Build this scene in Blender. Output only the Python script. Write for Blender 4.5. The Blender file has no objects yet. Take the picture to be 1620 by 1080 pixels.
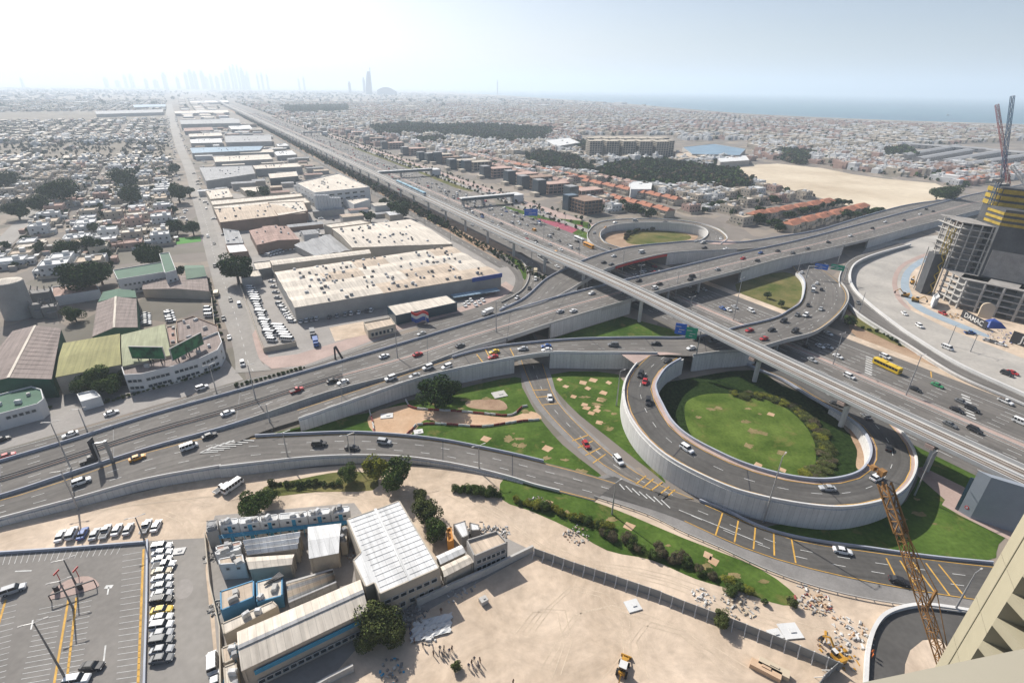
import bpy, bmesh, math, random
import numpy as np
from mathutils import Vector, Matrix
from mathutils.bvhtree import BVHTree
from mathutils.geometry import tessellate_polygon
R_ = math.radians
rnd = random.Random(7)
SC = bpy.context.scene
COL = SC.collection

# ------------------------------------------------------------------ camera
EYE = Vector((0, 0, 110.0)); FPX = 828.0; CX = 810.0; CY = 540.0
_roll = math.atan(0.0144)
_p = math.atan((540 - 139) * math.cos(_roll) / FPX)
FW = Vector((0, math.cos(_p), -math.sin(_p)))
_u0 = Vector((0, math.sin(_p), math.cos(_p)))
RT = Vector((math.cos(_roll), 0, 0)) + _u0 * math.sin(_roll)
UP = Vector((-math.sin(_roll), 0, 0)) + _u0 * math.cos(_roll)
cam = bpy.data.objects.new('camera', bpy.data.cameras.new('camera')); COL.objects.link(cam)
M = Matrix((RT, UP, -FW)).transposed().to_4x4(); M.translation = EYE
cam.matrix_world = M
cam.data.sensor_width = 36; cam.data.lens = FPX / 1620 * 36
cam.data.clip_start = 0.5; cam.data.clip_end = 300000
SC.camera = cam

# ------------------------------------------------------------------ light
SUN_AZ, SUN_EL = R_(130), R_(39)          # direction the light comes from, counter-clockwise from +X
sv = Vector((math.cos(SUN_AZ) * math.cos(SUN_EL), math.sin(SUN_AZ) * math.cos(SUN_EL), math.sin(SUN_EL)))
world = bpy.data.worlds.new('World'); SC.world = world; world.use_nodes = True
nt = world.node_tree
bg = nt.nodes['Background']; bg.inputs['Strength'].default_value = 0.08
sky = nt.nodes.new('ShaderNodeTexSky'); sky.sky_type = 'NISHITA'; sky.sun_disc = False
sky.sun_elevation = SUN_EL; sky.sun_rotation = R_(90) - SUN_AZ
sky.altitude = 100; sky.air_density = 0.75; sky.dust_density = 2.2; sky.ozone_density = 1.0
nt.links.new(sky.outputs[0], bg.inputs['Color'])
sun = bpy.data.objects.new('sun', bpy.data.lights.new('sun', 'SUN')); COL.objects.link(sun)
sun.data.energy = 4.7; sun.data.angle = R_(0.6); sun.data.color = (1, .955, .885)
sun.rotation_euler = sv.to_track_quat('Z', 'Y').to_euler(); sun.location = (0, 0, 400)
SC.view_settings.view_transform = 'Standard'; SC.view_settings.look = 'None'
SC.view_settings.exposure = 0.62; SC.view_settings.gamma = 1; SC.view_settings.use_curve_mapping = False
SC.render.engine = 'CYCLES'
SC.cycles.use_denoising = True
SC.cycles.max_bounces = 5; SC.cycles.diffuse_bounces = 2; SC.cycles.glossy_bounces = 2
SC.cycles.volume_bounces = 1; SC.cycles.transmission_bounces = 2; SC.cycles.transparent_max_bounces = 8
SC.cycles.caustics_reflective = False; SC.cycles.caustics_refractive = False

# ------------------------------------------------------------------ helpers
def ray(x, y):
    return RT * (x - CX) - UP * (y - CY) + FW * FPX
def G(x, y, z=0.0):
    d = ray(x, y); t = (z - EYE.z) / d.z
    return Vector((d.x * t, d.y * t, z))
def PX(p):
    q = Vector(p) - EYE; c = q.dot(FW)
    if c < 1: return (-9999, -9999)
    return (CX + FPX * q.dot(RT) / c, CY - FPX * q.dot(UP) / c)
def inside(x, y, poly):
    c = False; n = len(poly); j = n - 1
    for i in range(n):
        xi, yi = poly[i]; xj, yj = poly[j]
        if (yi > y) != (yj > y) and x < (xj - xi) * (y - yi) / (yj - yi) + xi: c = not c
        j = i
    return c

MATS = {}
def mat(name, col, rough=.85, var=.0, scale=.1, col2=None, metal=0, bump=0, coord='pos', spec=.3, detail=5, extra=None):
    if name in MATS: return MATS[name]
    m = bpy.data.materials.new(name); m.use_nodes = True; t = m.node_tree; b = t.nodes['Principled BSDF']
    b.inputs['Roughness'].default_value = rough; b.inputs['Metallic'].default_value = metal
    b.inputs['Specular IOR Level'].default_value = spec
    b.inputs['Base Color'].default_value = (*col, 1)
    if var or col2:
        if coord == 'pos': g = t.nodes.new('ShaderNodeNewGeometry'); o = g.outputs['Position']
        else: g = t.nodes.new('ShaderNodeTexCoord'); o = g.outputs['Object']
        n = t.nodes.new('ShaderNodeTexNoise'); n.inputs['Scale'].default_value = scale; n.inputs['Detail'].default_value = detail
        n.inputs['Roughness'].default_value = .62
        t.links.new(o, n.inputs['Vector'])
        r = t.nodes.new('ShaderNodeValToRGB'); r.color_ramp.elements[0].position = .33; r.color_ramp.elements[1].position = .67
        a = [c * (1 - var) for c in col]; c2 = col2 or [min(1, c * (1 + var)) for c in col]
        r.color_ramp.elements[0].color = (*a, 1); r.color_ramp.elements[1].color = (*c2, 1)
        t.links.new(n.outputs['Fac'], r.inputs['Fac'])
        n2 = t.nodes.new('ShaderNodeTexNoise'); n2.inputs['Scale'].default_value = scale * 14; n2.inputs['Detail'].default_value = 3
        t.links.new(o, n2.inputs['Vector'])
        mr = t.nodes.new('ShaderNodeMapRange'); mr.inputs[1].default_value = .3; mr.inputs[2].default_value = .7
        mr.inputs[3].default_value = 1 - var * .6; mr.inputs[4].default_value = 1 + var * .5
        t.links.new(n2.outputs['Fac'], mr.inputs[0])
        v = t.nodes.new('ShaderNodeVectorMath'); v.operation = 'SCALE'
        t.links.new(r.outputs[0], v.inputs[0]); t.links.new(mr.outputs[0], v.inputs['Scale'])
        last = v.outputs[0]
        if extra: last = extra(t, last, o)
        t.links.new(last, b.inputs['Base Color'])
        if bump:
            bp = t.nodes.new('ShaderNodeBump'); bp.inputs['Strength'].default_value = bump; bp.inputs['Distance'].default_value = .3
            t.links.new(n2.outputs['Fac'], bp.inputs['Height']); t.links.new(bp.outputs[0], b.inputs['Normal'])
    MATS[name] = m
    return m

class MB:
    def __init__(s): s.v = []; s.f = []; s.m = []; s.uv = None
    def quad(s, a, b, c, d, mi=0):
        n = len(s.v); s.v += [tuple(a), tuple(b), tuple(c), tuple(d)]; s.f.append((n, n+1, n+2, n+3)); s.m.append(mi)
    def ngon(s, pts, mi=0):
        n = len(s.v); s.v += [tuple(p) for p in pts]; s.f.append(tuple(range(n, n+len(pts)))); s.m.append(mi)
    def hexa(s, b, t, mi=0, top=None, nobot=False):
        n = len(s.v); k = len(b); s.v += [tuple(p) for p in b] + [tuple(p) for p in t]
        for i in range(k):
            j = (i+1) % k; s.f.append((n+i, n+j, n+k+j, n+k+i)); s.m.append(mi)
        s.f.append(tuple(n+k+i for i in range(k))); s.m.append(mi if top is None else top)
        if not nobot: s.f.append(tuple(n+i for i in reversed(range(k)))); s.m.append(mi)
    def box(s, c, size, rz=0, mi=0, top=None, taper=1, mat4=None):
        hx, hy, hz = size[0]/2, size[1]/2, size[2]; cr, sr = math.cos(rz), math.sin(rz)
        def P(x, y, z): 
            p = Vector((c[0]+x*cr-y*sr, c[1]+x*sr+y*cr, c[2]+z)); return mat4 @ p if mat4 else p
        b = [P(-hx,-hy,0), P(hx,-hy,0), P(hx,hy,0), P(-hx,hy,0)]
        t = [P(-hx*taper,-hy*taper,hz), P(hx*taper,-hy*taper,hz), P(hx*taper,hy*taper,hz), P(-hx*taper,hy*taper,hz)]
        s.hexa(b, t, mi, top)
    def bar(s, a, b, w, mi=0, h=None):
        a, b = Vector(a), Vector(b); d = (b-a)
        if d.length < 1e-6: return
        d.normalize(); up = Vector((0,0,1)) if abs(d.z) < .95 else Vector((1,0,0))
        x = d.cross(up).normalized()*w/2; y = x.cross(d).normalized()*(h or w)/2
        s.hexa([a-x-y, a+x-y, a+x+y, a-x+y], [b-x-y, b+x-y, b+x+y, b-x+y], mi)
    def cyl(s, c, r, h, n=12, mi=0, top=None, r2=None, axis=None):
        c = Vector(c); r2 = r if r2 is None else r2
        ax = Vector(axis).normalized() if axis else Vector((0,0,1))
        x = ax.orthogonal().normalized(); y = ax.cross(x)
        b = [c + (x*math.cos(2*math.pi*i/n)+y*math.sin(2*math.pi*i/n))*r for i in range(n)]
        t = [c + ax*h + (x*math.cos(2*math.pi*i/n)+y*math.sin(2*math.pi*i/n))*r2 for i in range(n)]
        s.hexa(b, t, mi, top)
    def mesh(s, name, mats):
        me = bpy.data.meshes.new(name); me.from_pydata(s.v, [], s.f)
        for m in (mats if isinstance(mats, (list, tuple)) else [mats]): me.materials.append(m)
        if any(s.m): me.polygons.foreach_set('material_index', s.m)
        if s.uv: 
            u = me.uv_layers.new(name='UVMap'); u.data.foreach_set('uv', s.uv)
        me.update(); return me
    def build(s, name, mats, parent=None, **k):
        return add(name, s.mesh(name, mats), parent, **k)
THINGS = []
def add(name, data, parent=None, loc=None, rz=0, label=None, cat=None, group=None, kind=None, rot=None):
    o = bpy.data.objects.new(name, data); COL.objects.link(o)
    if parent: o.parent = parent
    if loc is not None: o.location = loc
    if rz: o.rotation_euler = (0, 0, rz)
    if rot is not None: o.rotation_euler = rot
    tag(o, label, cat, group, kind); return o
def tag(o, label=None, cat=None, group=None, kind=None):
    if label: o['label'] = label
    if cat: o['category'] = cat; THINGS.append(o)
    if group: o['group'] = group
    if kind: o['kind'] = kind
    return o
def copy_tree(o, parent=None):
    c = o.copy(); COL.objects.link(c); c.parent = parent
    for ch in o.children: copy_tree(ch, c)
    return c

def cr(pts, n=6, closed=False):
    """Catmull-Rom through tuples/Vectors"""
    P = [np.array(p, float) for p in pts]; out = []
    N = len(P)
    seg = N if closed else N-1
    for i in range(seg):
        if closed: p0, p1, p2, p3 = P[(i-1) % N], P[i], P[(i+1) % N], P[(i+2) % N]
        else: p1, p2 = P[i], P[i+1]; p0 = P[i-1] if i else 2*p1-p2; p3 = P[i+2] if i+2 < N else 2*p2-p1
        for k in range(n):
            t = k/n
            out.append(.5*((2*p1)+(-p0+p2)*t+(2*p0-5*p1+4*p2-p3)*t*t+(-p0+3*p1-3*p2+p3)*t**3))
    if not closed: out.append(P[-1])
    return [Vector(o) for o in out]

DRIVE = []          # (verts, faces) of surfaces vehicles stand on
def polygon(name, px, z, m, kind='structure', smooth=0, parent=None, zz=None, label=None, wpts=None):
    pts = wpts or [G(x, y, z) for x, y in px]
    if smooth: pts = cr(pts, smooth, True)
    tri = tessellate_polygon([pts])
    me = bpy.data.meshes.new(name); me.from_pydata([tuple(p) for p in pts], [], [t if (pts[t[1]]-pts[t[0]]).cross(pts[t[2]]-pts[t[0]]).z > 0 else t[::-1] for t in tri])
    me.materials.append(m); me.update()
    return add(name, me, parent, kind=kind, label=label)

def ribbon(name, ctrl, m, n=6, drive=True, kind='structure'):
    L = cr([G(c[0], c[1], c[4]) for c in ctrl], n); Rr = cr([G(c[2], c[3], c[4]) for c in ctrl], n)
    for a, b in zip(L, Rr): z = (a.z+b.z)/2; a.z = z; b.z = z
    v = []; f = []; uv = []; s = 0
    for i, (a, b) in enumerate(zip(L, Rr)):
        v += [tuple(a), tuple(b)]
        if i: f.append((2*i-2, 2*i-1, 2*i+1, 2*i))
    me = bpy.data.meshes.new(name)
    nz = (Vector(v[1])-Vector(v[0])).cross(Vector(v[2])-Vector(v[0])).z
    if nz < 0: f = [q[::-1] for q in f]
    me.from_pydata(v, [], f); me.materials.append(m)
    S = arclen([(a+b)/2 for a, b in zip(L, Rr)]); W_ = [(a-b).length for a, b in zip(L, Rr)]; ul = me.uv_layers.new(name='UVMap').data; li = 0
    for q in f:
        for vi in q: k = vi//2; ul[li].uv = (W_[k] if vi % 2 else 0, S[k]); li += 1
    me.update(); o = add(name, me, kind=kind)
    if drive: DRIVE.append((v, f))
    return dict(o=o, L=L, R=Rr, n=n, W=[(a-b).length for a, b in zip(L, Rr)])

def at(rb, t):     # line at fraction t from L to R
    return [a.lerp(b, t) for a, b in zip(rb['L'], rb['R'])]
def sub(pts, u0, u1, n):
    i0 = max(0, int(round(u0*n))); i1 = min(len(pts)-1, int(round(u1*n)))
    return pts[i0:i1+1]
def arclen(pts):
    s = [0]
    for a, b in zip(pts, pts[1:]): s.append(s[-1]+(b-a).length)
    return s
def sample(pts, s, S=None):
    S = S or arclen(pts)
    import bisect
    i = min(max(bisect.bisect_right(S, s)-1, 0), len(pts)-2)
    t = (s-S[i])/max(1e-6, S[i+1]-S[i]); d = (pts[i+1]-pts[i]).normalized()
    return pts[i].lerp(pts[i+1], min(max(t, 0), 1)), d
def line_mb(mb, pts, w, dash=None, gap=None, dz=.03, start=0, end=0, jit=0):
    S = arclen(pts); T = S[-1]-end; s = start
    step = dash or 8
    while s < T:
        e = min(s+step, T)
        a, d = sample(pts, s, S); b, d2 = sample(pts, e, S)
        n1 = Vector((-d.y, d.x, 0))*w/2; n2 = Vector((-d2.y, d2.x, 0))*w/2
        up = Vector((0, 0, dz))
        mb.quad(a-n1+up, b-n2+up, b+n2+up, a+n1+up)
        s = e+(gap or 0)
def sweep(name, pts, prof, m, parent=None, side=None, flip=False, zb=None, **k):
    """prof: list of (offset to the left of travel, z). zb: if set, the lowest profile points go down to that height."""
    mb = MB(); rings = []
    uv = []
    for i, p in enumerate(pts):
        a = pts[max(i-1, 0)]; b = pts[min(i+1, len(pts)-1)]; d = (b-a); d.z = 0; d.normalize(); nn = Vector((-d.y, d.x, 0))
        rings.append([Vector((p.x+nn.x*o, p.y+nn.y*o, (zb if z is None else p.z+z))) for o, z in prof])
    kk = len(prof); S = arclen(pts); P = [0]
    for i in range(kk): 
        j = (i+1) % kk; P.append(P[-1]+(rings[0][i]-rings[0][j]).length)
    n0 = 0
    for r in rings: mb.v += [tuple(q) for q in r]
    uvs = []
    for i in range(len(rings)-1):
        for j in range(kk):
            j2 = (j+1) % kk
            mb.f.append((i*kk+j, (i+1)*kk+j, (i+1)*kk+j2, i*kk+j2)); mb.m.append(0)
            uvs += [S[i], P[j], S[i+1], P[j], S[i+1], P[j+1], S[i], P[j+1]]
    mb.f.append(tuple(range(kk))); mb.m.append(0); mb.f.append(tuple(reversed(range((len(rings)-1)*kk, len(rings)*kk)))); mb.m.append(0)
    uvs += [0]*(4*kk)
    mb.uv = uvs
    me = mb.mesh(name, m)
    bm = bmesh.new(); bm.from_mesh(me); bmesh.ops.recalc_face_normals(bm, faces=bm.faces); bm.to_mesh(me); bm.free()
    return add(name, me, parent, **k)

# ------------------------------------------------------------------ materials
def uvnoise(t, last, sx, sy, lo, hi, det=4):
    uv = t.nodes.new('ShaderNodeUVMap'); mp = t.nodes.new('ShaderNodeMapping'); mp.inputs['Scale'].default_value = (sx, sy, 1); t.links.new(uv.outputs[0], mp.inputs[0])
    n = t.nodes.new('ShaderNodeTexNoise'); n.inputs['Scale'].default_value = 1; n.inputs['Detail'].default_value = det; n.inputs['Roughness'].default_value = .65; t.links.new(mp.outputs[0], n.inputs['Vector'])
    r = t.nodes.new('ShaderNodeMapRange'); r.inputs[1].default_value = .32; r.inputs[2].default_value = .68; r.inputs[3].default_value = lo; r.inputs[4].default_value = hi; t.links.new(n.outputs['Fac'], r.inputs[0])
    v = t.nodes.new('ShaderNodeVectorMath'); v.operation = 'SCALE'; t.links.new(last, v.inputs[0]); t.links.new(r.outputs[0], v.inputs['Scale']); return v.outputs[0]
def road_extra(t, last, o):
    return uvnoise(t, uvnoise(t, last, .6, .012, .74, 1.17), .09, .025, .84, 1.12)
def roof_extra(t, last, o):
    mp = t.nodes.new('ShaderNodeMapping'); mp.inputs['Rotation'].default_value = (0, 0, -R_(120)); t.links.new(o, mp.inputs[0])
    sp = t.nodes.new('ShaderNodeMapping'); sp.inputs['Scale'].default_value = (.06, .9, .3); t.links.new(mp.outputs[0], sp.inputs[0])
    n = t.nodes.new('ShaderNodeTexNoise'); n.inputs['Scale'].default_value = 1; n.inputs['Detail'].default_value = 3; t.links.new(sp.outputs[0], n.inputs['Vector'])
    r = t.nodes.new('ShaderNodeMapRange'); r.inputs[1].default_value = .35; r.inputs[2].default_value = .65; r.inputs[3].default_value = .84; r.inputs[4].default_value = 1.1; t.links.new(n.outputs['Fac'], r.inputs[0])
    br = t.nodes.new('ShaderNodeTexBrick'); br.inputs['Scale'].default_value = 1; br.inputs['Brick Width'].default_value = 9; br.inputs['Row Height'].default_value = 1.6; br.inputs['Mortar Size'].default_value = .06
    br.inputs['Color1'].default_value = (1, 1, 1, 1); br.inputs['Color2'].default_value = (.9, .9, .9, 1); br.inputs['Mortar'].default_value = (.72, .72, .72, 1); t.links.new(mp.outputs[0], br.inputs['Vector'])
    mx = t.nodes.new('ShaderNodeMix'); mx.data_type = 'RGBA'; mx.blend_type = 'MULTIPLY'; mx.inputs[0].default_value = 1; t.links.new(last, mx.inputs[6]); t.links.new(br.outputs[0], mx.inputs[7])
    v = t.nodes.new('ShaderNodeVectorMath'); v.operation = 'SCALE'; t.links.new(mx.outputs[2], v.inputs[0]); t.links.new(r.outputs[0], v.inputs['Scale']); return v.outputs[0]
m_asph = mat('asphalt', (.138, .127, .115), .9, .16, .05, extra=road_extra)
m_asph_l = mat('asphalt_light', (.245, .228, .207), .9, .14, .04)
m_asph_d = mat('asphalt_dark', (.088, .083, .077), .9, .18, .05, extra=road_extra)
m_conc = mat('concrete', (.42, .405, .38), .85, .1, .12)
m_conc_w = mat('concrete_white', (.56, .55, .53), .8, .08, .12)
m_conc_d = mat('concrete_dark', (.2, .19, .18), .9, .15, .15)
m_white = mat('road_white', (.55, .55, .53), .8, .22, .6)
m_yellow = mat('road_yellow', (.52, .3, .06), .8, .2, .6)
def track_extra(t, last, o):
    n = t.nodes.new('ShaderNodeTexNoise'); n.inputs['Scale'].default_value = .05; n.inputs['Detail'].default_value = 7; n.inputs['Distortion'].default_value = 2.2; n.inputs['Roughness'].default_value = .75
    t.links.new(o, n.inputs['Vector']); r = t.nodes.new('ShaderNodeMapRange'); r.inputs[1].default_value = .35; r.inputs[2].default_value = .65; r.inputs[3].default_value = .8; r.inputs[4].default_value = 1.1
    t.links.new(n.outputs['Fac'], r.inputs[0]); v = t.nodes.new('ShaderNodeVectorMath'); v.operation = 'SCALE'; t.links.new(last, v.inputs[0]); t.links.new(r.outputs[0], v.inputs['Scale']); return v.outputs[0]
m_sand = mat('sand', (.48, .375, .275), .95, .14, .035, (.60, .485, .375), bump=.35, extra=track_extra)
m_sand_o = mat('sand_orange', (.45, .28, .16), .95, .14, .06, (.52, .37, .25), bump=.2)
m_sand_f = mat('sand_field', (.47, .38, .27), .95, .12, .008, (.58, .5, .38))
def dry_extra(t, last, o):
    n = t.nodes.new('ShaderNodeTexNoise'); n.inputs['Scale'].default_value = .11; n.inputs['Detail'].default_value = 6; n.inputs['Roughness'].default_value = .7; n.inputs['Distortion'].default_value = .6
    t.links.new(o, n.inputs['Vector']); r = t.nodes.new('ShaderNodeMapRange'); r.inputs[1].default_value = .56; r.inputs[2].default_value = .68; r.inputs[3].default_value = 0; r.inputs[4].default_value = .75
    t.links.new(n.outputs['Fac'], r.inputs[0]); mx = t.nodes.new('ShaderNodeMix'); mx.data_type = 'RGBA'; t.links.new(r.outputs[0], mx.inputs[0]); t.links.new(last, mx.inputs[6]); mx.inputs[7].default_value = (.16, .14, .05, 1); return mx.outputs[2]
m_grass = mat('grass', (.044, .09, .015), .95, .3, .06, (.088, .14, .028), bump=.4, extra=dry_extra, spec=.02)
m_grass_d = mat('grass_dry', (.085, .115, .028), .95, .25, .06, (.18, .15, .065), bump=.4, spec=.02)
m_pave = mat('paving_pink', (.36, .27, .235), .9, .12, .1)
m_pave_g = mat('paving_grey', (.27, .25, .23), .9, .12, .06)
m_earth = mat('bare_earth', (.3, .19, .12), .95, .2, .1, (.38, .27, .18), bump=.3)
m_steel = mat('galvanised_steel', (.35, .35, .35), .5, metal=.4)
m_dark = mat('dark_paint', (.03, .03, .035), .6)
m_black = mat('black_rubber', (.02, .02, .02), .8)
def wall_extra(t, last, o):
    uv = t.nodes.new('ShaderNodeUVMap'); br = t.nodes.new('ShaderNodeTexBrick')
    br.offset = 0; br.inputs['Scale'].default_value = 1; br.inputs['Brick Width'].default_value = 1.5; br.inputs['Row Height'].default_value = 30
    br.inputs['Mortar Size'].default_value = .06; br.inputs['Color1'].default_value = (1, 1, 1, 1); br.inputs['Color2'].default_value = (.94, .94, .94, 1)
    br.inputs['Mortar'].default_value = (.72, .72, .72, 1)
    t.links.new(uv.outputs[0], br.inputs['Vector'])
    mx = t.nodes.new('ShaderNodeMix'); mx.data_type = 'RGBA'; mx.blend_type = 'MULTIPLY'; mx.inputs[0].default_value = 1
    t.links.new(last, mx.inputs[6]); t.links.new(br.outputs[0], mx.inputs[7]); return uvnoise(t, mx.outputs[2], .7, .05, .87, 1.06)
m_wallc = mat('retaining_wall', (.56, .55, .53), .85, .08, .1, extra=wall_extra)
m_red = mat('red_paint', (.45, .035, .03), .5)
# ------------------------------------------------------------------ ground, sea
def city_extra(t, last, o):
    v = t.nodes.new('ShaderNodeTexVoronoi'); v.inputs['Scale'].default_value = .045; t.links.new(o, v.inputs['Vector'])
    h = t.nodes.new('ShaderNodeSeparateColor'); t.links.new(v.outputs['Color'], h.inputs[0])
    r = t.nodes.new('ShaderNodeValToRGB'); r.color_ramp.interpolation = 'CONSTANT'; e = r.color_ramp.elements
    e[0].color = (.8, .8, .82, 1); e[0].position = 0; e[1].color = (1.05, 1, .95, 1); e[1].position = .35
    for p, c in ((.6, (.62, .65, .6, 1)), (.78, (1.2, 1.15, 1.08, 1)), (.92, (.7, .7, .72, 1))):
        x = e.new(p); x.color = c
    t.links.new(h.outputs[0], r.inputs[0])
    mx = t.nodes.new('ShaderNodeMix'); mx.data_type = 'RGBA'; mx.blend_type = 'MULTIPLY'; mx.inputs[0].default_value = .8
    t.links.new(last, mx.inputs[6]); t.links.new(r.outputs[0], mx.inputs[7]); return mx.outputs[2]
m_ground = mat('city_ground', (.185, .16, .135), .95, .14, .006, (.26, .228, .195), extra=city_extra)
S0 = 70000
mb = MB(); mb.quad((-S0, -3000, 0), (S0, -3000, 0), (S0, S0, 0), (-S0, S0, 0)); mb.build('ground', m_ground, kind='structure')
m_sea = mat('sea_water', (.03, .12, .17), .35, .12, .0006, (.04, .15, .18), spec=.5)
coast = [(640, 141.2), (700, 143.5), (760, 149), (880, 157), (1000, 165), (1080, 172), (1180, 180), (1300, 186), (1450, 192), (1620, 197), (1800, 205)]
cw = [G(x, y, .35) for x, y in coast]
polygon('sea', None, .35, m_sea, wpts=[Vector((S0-10, S0-10, .35)), Vector((-2600, S0-10, .35))]+cw+[Vector((S0-10, cw[-1].y, .35))])
bp = cr([p+Vector((0, -25, 0.05)) for p in cw[2:]], 3); bq = cr([p+Vector((0, 12, .05)) for p in cw[2:]], 3)
mb = MB()
for i in range(len(bp)-1): mb.quad(bp[i], bp[i+1], bq[i+1], bq[i])
mb.build('beach', m_sand_f, kind='structure')
polygon('breakwater', [(620, 140.6), (700, 140.6), (785, 140.9), (785, 141.6), (700, 141.6)], 1.2, m_conc_d)

Z1, Z2, ZR = .04, .08, .12
polygon('sand_ground', [(-60, 840), (0, 826), (180, 788), (300, 760), (420, 745), (560, 735), (700, 738), (800, 755), (1000, 800), (1200, 880), (1400, 950), (1560, 985), (1600, 1200), (1500, 1500), (-300, 1500), (-300, 860)], Z1, m_sand)
polygon('sand_field', [(1135, 268), (1175, 262), (1230, 259), (1300, 266), (1350, 276), (1400, 283), (1480, 290), (1500, 300), (1490, 318), (1440, 331), (1380, 334), (1340, 325), (1250, 300), (1190, 283), (1160, 275)], Z1, m_sand_f)
polygon('scrub_land', [(-80, 224), (120, 222), (262, 224), (280, 250), (270, 256), (120, 258), (-80, 262)], Z1, mat('scrub', (.13, .11, .085), .95, .3, .02, (.21, .175, .13)))
polygon('scrub_land', [(-80, 178), (170, 176), (258, 182), (258, 190), (100, 192), (-80, 198)], Z1, MATS['scrub'])
# grass areas
grass = [
 ('grass_verge', [(418, 688), (540, 660), (597, 650), (597, 690), (540, 688)], m_grass),
 ('grass_triangle', [(597, 650), (720, 616), (815, 596), (826, 612), (850, 655), (890, 703), (962, 762), (900, 745), (840, 729), (750, 708), (640, 692), (597, 690)], m_grass),
 ('grass_strip', [(872, 592), (978, 592), (984, 640), (1000, 690), (1052, 760), (1030, 745), (960, 690), (900, 640)], m_grass),
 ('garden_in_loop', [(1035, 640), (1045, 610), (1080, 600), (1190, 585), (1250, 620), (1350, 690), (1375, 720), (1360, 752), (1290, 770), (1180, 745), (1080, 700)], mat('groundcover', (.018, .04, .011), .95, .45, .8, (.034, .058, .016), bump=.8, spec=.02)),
 ('grass_under_viaduct', [(1425, 680), (1545, 740), (1625, 800), (1580, 860), (1560, 886), (1400, 876), (1240, 842), (1225, 830), (1400, 810), (1440, 780), (1452, 740)], m_grass),
 ('grass_bank', [(797, 757), (850, 765), (960, 800), (1080, 850), (1200, 898), (1262, 945), (1240, 957), (1170, 935), (1100, 915), (1030, 885), (960, 870), (900, 835), (840, 808), (795, 790)], m_grass),
 ('grass_patch', [(418, 770), (470, 758), (545, 745), (592, 752), (590, 775), (500, 778), (425, 785)], m_grass_d),
 ('grass_flower_bed', [(779, 322), (830, 334), (880, 345), (932, 352), (929, 372), (925, 380), (858, 356)], m_grass),
 ('grass_in_ring', [(957, 372), (990, 358), (1050, 358), (1100, 368), (1095, 381), (1030, 390), (975, 392)], m_earth),
 ('grass_by_flyover', [(1163, 450), (1240, 430), (1268, 448), (1268, 470), (1240, 492), (1200, 480)], m_grass_d),
 ('grass_by_curve', [(1345, 472), (1432, 540), (1500, 580), (1620, 640), (1620, 650), (1440, 573), (1357, 535), (1338, 500)], m_earth),
 ('grass_below_crossroad', [(865, 538), (985, 500), (1060, 520), (1080, 532), (953, 532)], m_grass),
 ('grass_highway_verge', [(556, 233), (600, 243), (680, 270), (745, 297), (735, 301), (660, 278), (590, 251)], m_grass_d),
 ('grass_pitch', [(275, 377), (317, 374), (318, 382), (277, 387)], mat('turf', (.05, .2, .02), .9)),
]
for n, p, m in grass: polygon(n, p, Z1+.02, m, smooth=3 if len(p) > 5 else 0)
polygon('lawn_in_ring', [(988, 372), (1000, 366), (1040, 364), (1085, 370), (1090, 379), (1040, 386), (1000, 386), (989, 380)], Z2, m_grass_d, smooth=4)
polygon('lawn_in_loop', [(1083, 655), (1090, 632), (1130, 622), (1200, 628), (1250, 650), (1285, 690), (1290, 735), (1275, 752), (1200, 745), (1130, 718), (1095, 690)], Z2, mat('lawn', (.062, .108, .018), .95, .3, .08, (.112, .158, .034), bump=.3, extra=dry_extra, spec=.02), smooth=4)
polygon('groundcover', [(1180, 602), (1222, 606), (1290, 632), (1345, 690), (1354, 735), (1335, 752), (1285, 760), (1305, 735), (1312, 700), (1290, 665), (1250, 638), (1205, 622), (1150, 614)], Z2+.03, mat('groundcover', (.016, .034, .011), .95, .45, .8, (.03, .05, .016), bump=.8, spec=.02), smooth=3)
polygon('soil_strip', [(1342, 662), (1360, 680), (1374, 705), (1372, 728), (1360, 742), (1354, 735), (1356, 712), (1346, 690)], Z2+.05, m_earth, smooth=3)
polygon('flower_bed', [(848, 345), (880, 351), (924, 357), (905, 369), (880, 362)], Z2, mat('pink_flowers', (.28, .06, .09), .9, .35, .5), kind='structure')
polygon('grass_by_curve', [(1352, 480), (1400, 515), (1432, 543), (1425, 548), (1380, 527), (1350, 510)], Z2, m_grass_d, smooth=3)
polygon('sand_trench', [(585, 655), (640, 640), (655, 645), (727, 650), (800, 660), (840, 650), (857, 662), (825, 664), (760, 672), (700, 668), (672, 664), (655, 682), (640, 690), (592, 684)], Z2, m_sand_o, smooth=3)
polygon('sand_patch', [(740, 634), (790, 632), (800, 648), (745, 645)], Z2, m_earth, smooth=4)
bare = [(895, 611), (930, 614), (955, 621), (928, 645), (945, 643), (907, 627), (925, 640), (950, 632), (935, 653), (945, 649), (948, 668), (922, 605), (938, 601), (963, 605), (885, 600), (768, 694), (865, 709), (1128, 887), (995, 832), (868, 795), (1120, 878), (1238, 743), (1200, 735), (1220, 655)]
for i, (x, y) in enumerate(bare):
    c = G(x, y, Z2+.01); a = rnd.uniform(0, .5); r = rnd.uniform(1.3, 2.1)
    q = [c+Vector((math.cos(a+k*math.pi/2)*r*rnd.uniform(.85, 1.2), math.sin(a+k*math.pi/2)*r, 0)) for k in range(4)]
    polygon('bare_soil_patch', None, 0, m_sand_o, wpts=q)
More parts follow.
